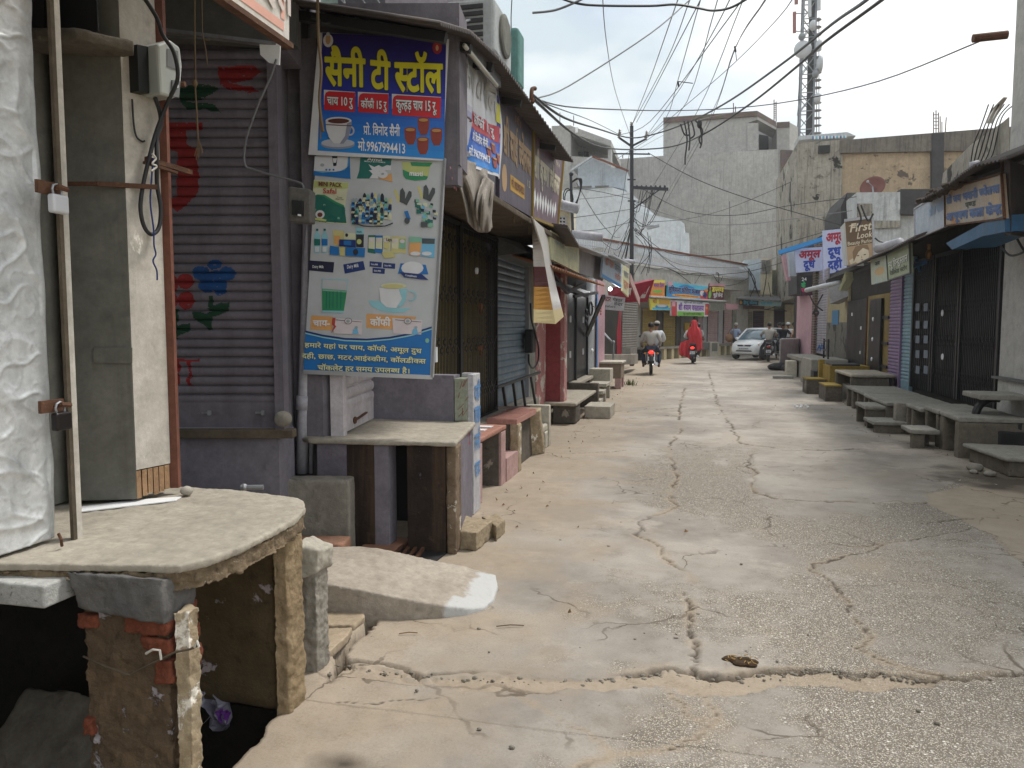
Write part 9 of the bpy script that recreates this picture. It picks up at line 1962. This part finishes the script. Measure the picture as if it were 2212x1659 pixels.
# ------------------------------------------------------------------ overhead wires: (kind, radius, [(u, v, forward distance)])
W_='thin cable fanning up from the utility pole across the bright sky'
X_='thin service wire slung between the utility pole and the right hand shops'
L_='thin service wire slung between the pale house and the utility pole'
wires=[(W_,.009,[(1364,300,31),(1330,200,24),(1310,90,16),(1300,-40,11)]),(W_,.010,[(1395,296,31),(1470,190,24),(1540,70,16),(1590,-30,12)]),(W_,.010,[(1366,268,31),(1440,130,22),(1490,0,14),(1520,-70,11)]),(W_,.009,[(1364,330,31),(1500,262,40),(1620,236,55)]),(W_,.010,[(1340,292,31),(1280,262,22),(1200,232,13),(1158,215,10)]),(W_,.010,[(1395,300,31),(1560,160,24),(1680,40,16),(1730,-40,12)]),(W_,.011,[(1366,268,31),(1404,172,24),(1464,0,14),(1500,-90,10)]),(W_,.011,[(1375,264,31),(1404,210,27),(1513,0,15),(1560,-90,11)]),(W_,.011,[(1338,292,31),(1404,263,27),(1603,0,13),(1660,-80,10)]),(W_,.011,[(1395,296,31),(1440,252,28),(1464,175,24),(1513,0,16),(1540,-90,12)]),(W_,.011,[(1330,345,40),(1464,250,30),(1550,0,16),(1580,-90,12)]),(W_,.011,[(1400,420,45),(1504,245,30),(1605,0,16),(1640,-90,12)]),(W_,.011,[(1440,420,48),(1537,245,32),(1585,110,22),(1654,0,15),(1700,-80,12)]),(W_,.011,[(1436,440,48),(1530,270,32),(1588,105,22),(1652,0,16),(1690,-80,12)])]
thick=[('upper of two thick twisted cables sweeping from the corrugated roof to the upper right',.022,[(1150,205,9.5),(1220,255,14),(1290,278,20),(1365,298,26),(1430,285,25),(1500,258,22),(1580,215,18),(1700,130,14),(1800,50,11),(1872,0,9),(1950,-70,8)]),('thick twisted cable sweeping to the upper right with dangling ends, lower of two',.022,[(1154,215,9.5),(1240,290,15),(1300,318,20),(1370,323,26),(1450,317,25),(1520,290,21),(1620,225,17),(1720,145,13),(1780,92,11),(1905,0,9),(1980,-60,8)]),('wavy thick cable crossing the top edge of the sky',.014,[(1150,28,9),(1200,22,9),(1250,2,9),(1280,-15,9)]),('second wavy cable dipping along the top edge of the sky',.014,[(1190,-12,9),(1240,6,9),(1290,12,9),(1404,13,9),(1460,10,9),(1510,18,9),(1540,23,9),(1575,18,9),(1610,0,9),(1640,-20,9)]),('long thin cable crossing the sky to the iron pipe stub',.012,[(1154,213,10),(1251,233,14),(1439,239,20),(1580,234,20),(1720,217,18),(1900,175,15),(2120,88,11.5)]),('thin cable rising from the roof bracket to the top of the sky',.010,[(1160,212,10),(1230,185,11),(1404,73,12),(1490,0,13),(1560,-60,13)]),('thin vertical cable hanging in the sky right of the air conditioner',.006,[(1106,100,9),(1104,40,9),(1107,-20,9)]),('pale slack wire running from the pole down to the milk signs',.014,[(1400,330,31),(1500,385,30),(1620,430,29),(1830,490,27)]),('vertical wire mast with a knob before the grey cement block',.03,[(1577,600,47),(1577,520,47),(1576,435,47)])]
wires+=[(X_,.013,p)for p in([(1372,492,31),(1440,545,31),(1530,552,30),(1640,540,29),(1810,492,27)],[(1372,494,31),(1450,565,31),(1560,578,30),(1650,565,29),(1830,500,27)],[(1372,496,31),(1470,585,31),(1570,592,30),(1680,570,29),(1835,505,27)],[(1374,400,31),(1480,455,31),(1590,465,30),(1700,445,29),(1850,425,27)],[(1374,440,31),(1500,480,31),(1600,485,30),(1720,472,29),(1840,455,27)],[(1400,480,31),(1500,470,36),(1600,440,40),(1760,370,40)])]
wires+=[(L_,.012,p)for p in([(1240,405,24),(1300,415,27),(1365,430,31)],[(1252,430,24),(1310,425,28),(1365,418,31)],[(1240,470,24),(1300,462,28),(1362,452,31)],[(1245,500,24),(1300,495,28),(1362,480,31)],[(1245,395,24),(1290,470,26),(1325,510,28),(1340,512,29)],[(1300,555,26),(1330,500,28),(1363,470,31)],[(1310,560,27),(1340,450,29),(1352,380,31),(1364,300,31)],[(1320,560,28),(1352,500,30),(1364,480,31)])]
for i,(lab,r_,pts)in enumerate(wires+thick):
 o=MB(M_wire if i%3 else M_wireg);o.tube(smooth_path([fd(*p)for p in pts],5),r_,5);grp={W_:'cables fanning from the pole',X_:'service wires to the right',L_:'service wires to the left'}.get(lab);o.build('overhead_cable',label=lab,cat='cable',group=grp)
dg=thing('cable_tangle','black tangle of wire ends dangling from the two thick cables','cable',fd(1512,300,21))
o=MB(M_wire)
for pts in([(1478,262),(1484,300),(1480,340),(1480,356)],[(1486,262),(1490,300),(1488,325)],[(1494,262),(1500,290),(1490,300)],[(1502,260),(1512,275),(1516,305),(1512,320)],[(1508,262),(1518,285),(1510,300),(1514,312)],[(1470,268),(1478,290),(1488,292)]):o.tube(smooth_path([fd(u,v,21)for u,v in pts]),.022,5)
o.build('wire_ends',dg);o=MB(M_wire);o.ball(tuple(fd(1511,268,21)),.07,.06,.12);o.build('tape_knot',dg)
for i,(u,v)in enumerate(((1588,100),(1465,176))):
 o=MB(M_wire);a=fd(u,v,23);o.beam(a,fd(u+(3 if i==0 else 32),v+(30 if i==0 else 4),23),.02,.02);o.tube([fd(u-1,v,23),fd(u+1,v+12,23)],.03,5);o.build('wire_spacer',label=('small dark spacer knot where two fanning cables meet, upper one','thin wire spacer bridging the fanning cables, lower one')[i],cat='spacer')
o=MB(M_wire);r9=random.Random(9)
for k in range(20):
 a=(1362+r9 .random()*10,430+r9 .random()*70);e=(1385+60*r9 .random(),405)if k%2 else(1290+90*r9 .random(),500+70*r9 .random());m_=((a[0]+e[0])/2+14*(r9 .random()-.5),max(a[1],e[1])+25*r9 .random())
 o.tube(smooth_path([fd(*a,31-.2),fd(*m_,30.8),fd(*e,30.9)]),.013,4)
for k in range(5):u=1370+34*r9 .random();v=495+25*r9 .random();o.tube(smooth_path([fd(u,v,30.8),fd(u+4+22*r9 .random(),v+30+20*r9 .random(),30.8),fd(u-12*r9 .random(),v+70+25*r9 .random(),30.8)]),.012,4)
o.build('pole_tangle',label='tangle of drooping service wires around the utility pole',cat='cables',kind='stuff')
o=MB(M_wire)
for pts in([(1600,570),(1625,600),(1640,640),(1650,650)],[(1612,575),(1632,610),(1620,660),(1700,672)],[(1618,580),(1640,640),(1665,660),(1660,610)],[(1560,670),(1600,655),(1650,668),(1680,660)],[(1646,650),(1655,600),(1652,570)]):o.tube(smooth_path([fd(u,v,46)for u,v in pts]),.025,4)
o.build('house_wires',label='loops of black wire hanging at the corner house front',cat='cables',kind='stuff')
# ------------------------------------------------------------------ the hot dusty air of the street
hz=D.materials.new('dusty_air');hz.use_nodes=True;hn=hz.node_tree;hn.nodes.clear();ho=hn.nodes.new('ShaderNodeOutputMaterial');hv=hn.nodes.new('ShaderNodeVolumePrincipled')
hv.inputs['Color'].default_value=(.9,.93,.96,1);hv.inputs['Density'].default_value=.0009;hv.inputs['Anisotropy'].default_value=.3
hn.links.new(hv.outputs[0],ho.inputs['Volume'])
o=MB(hz);o.box(-915,915,-315,1915,-1.6,42);o.build('haze',kind='stuff',label='thin dusty air filling the street')
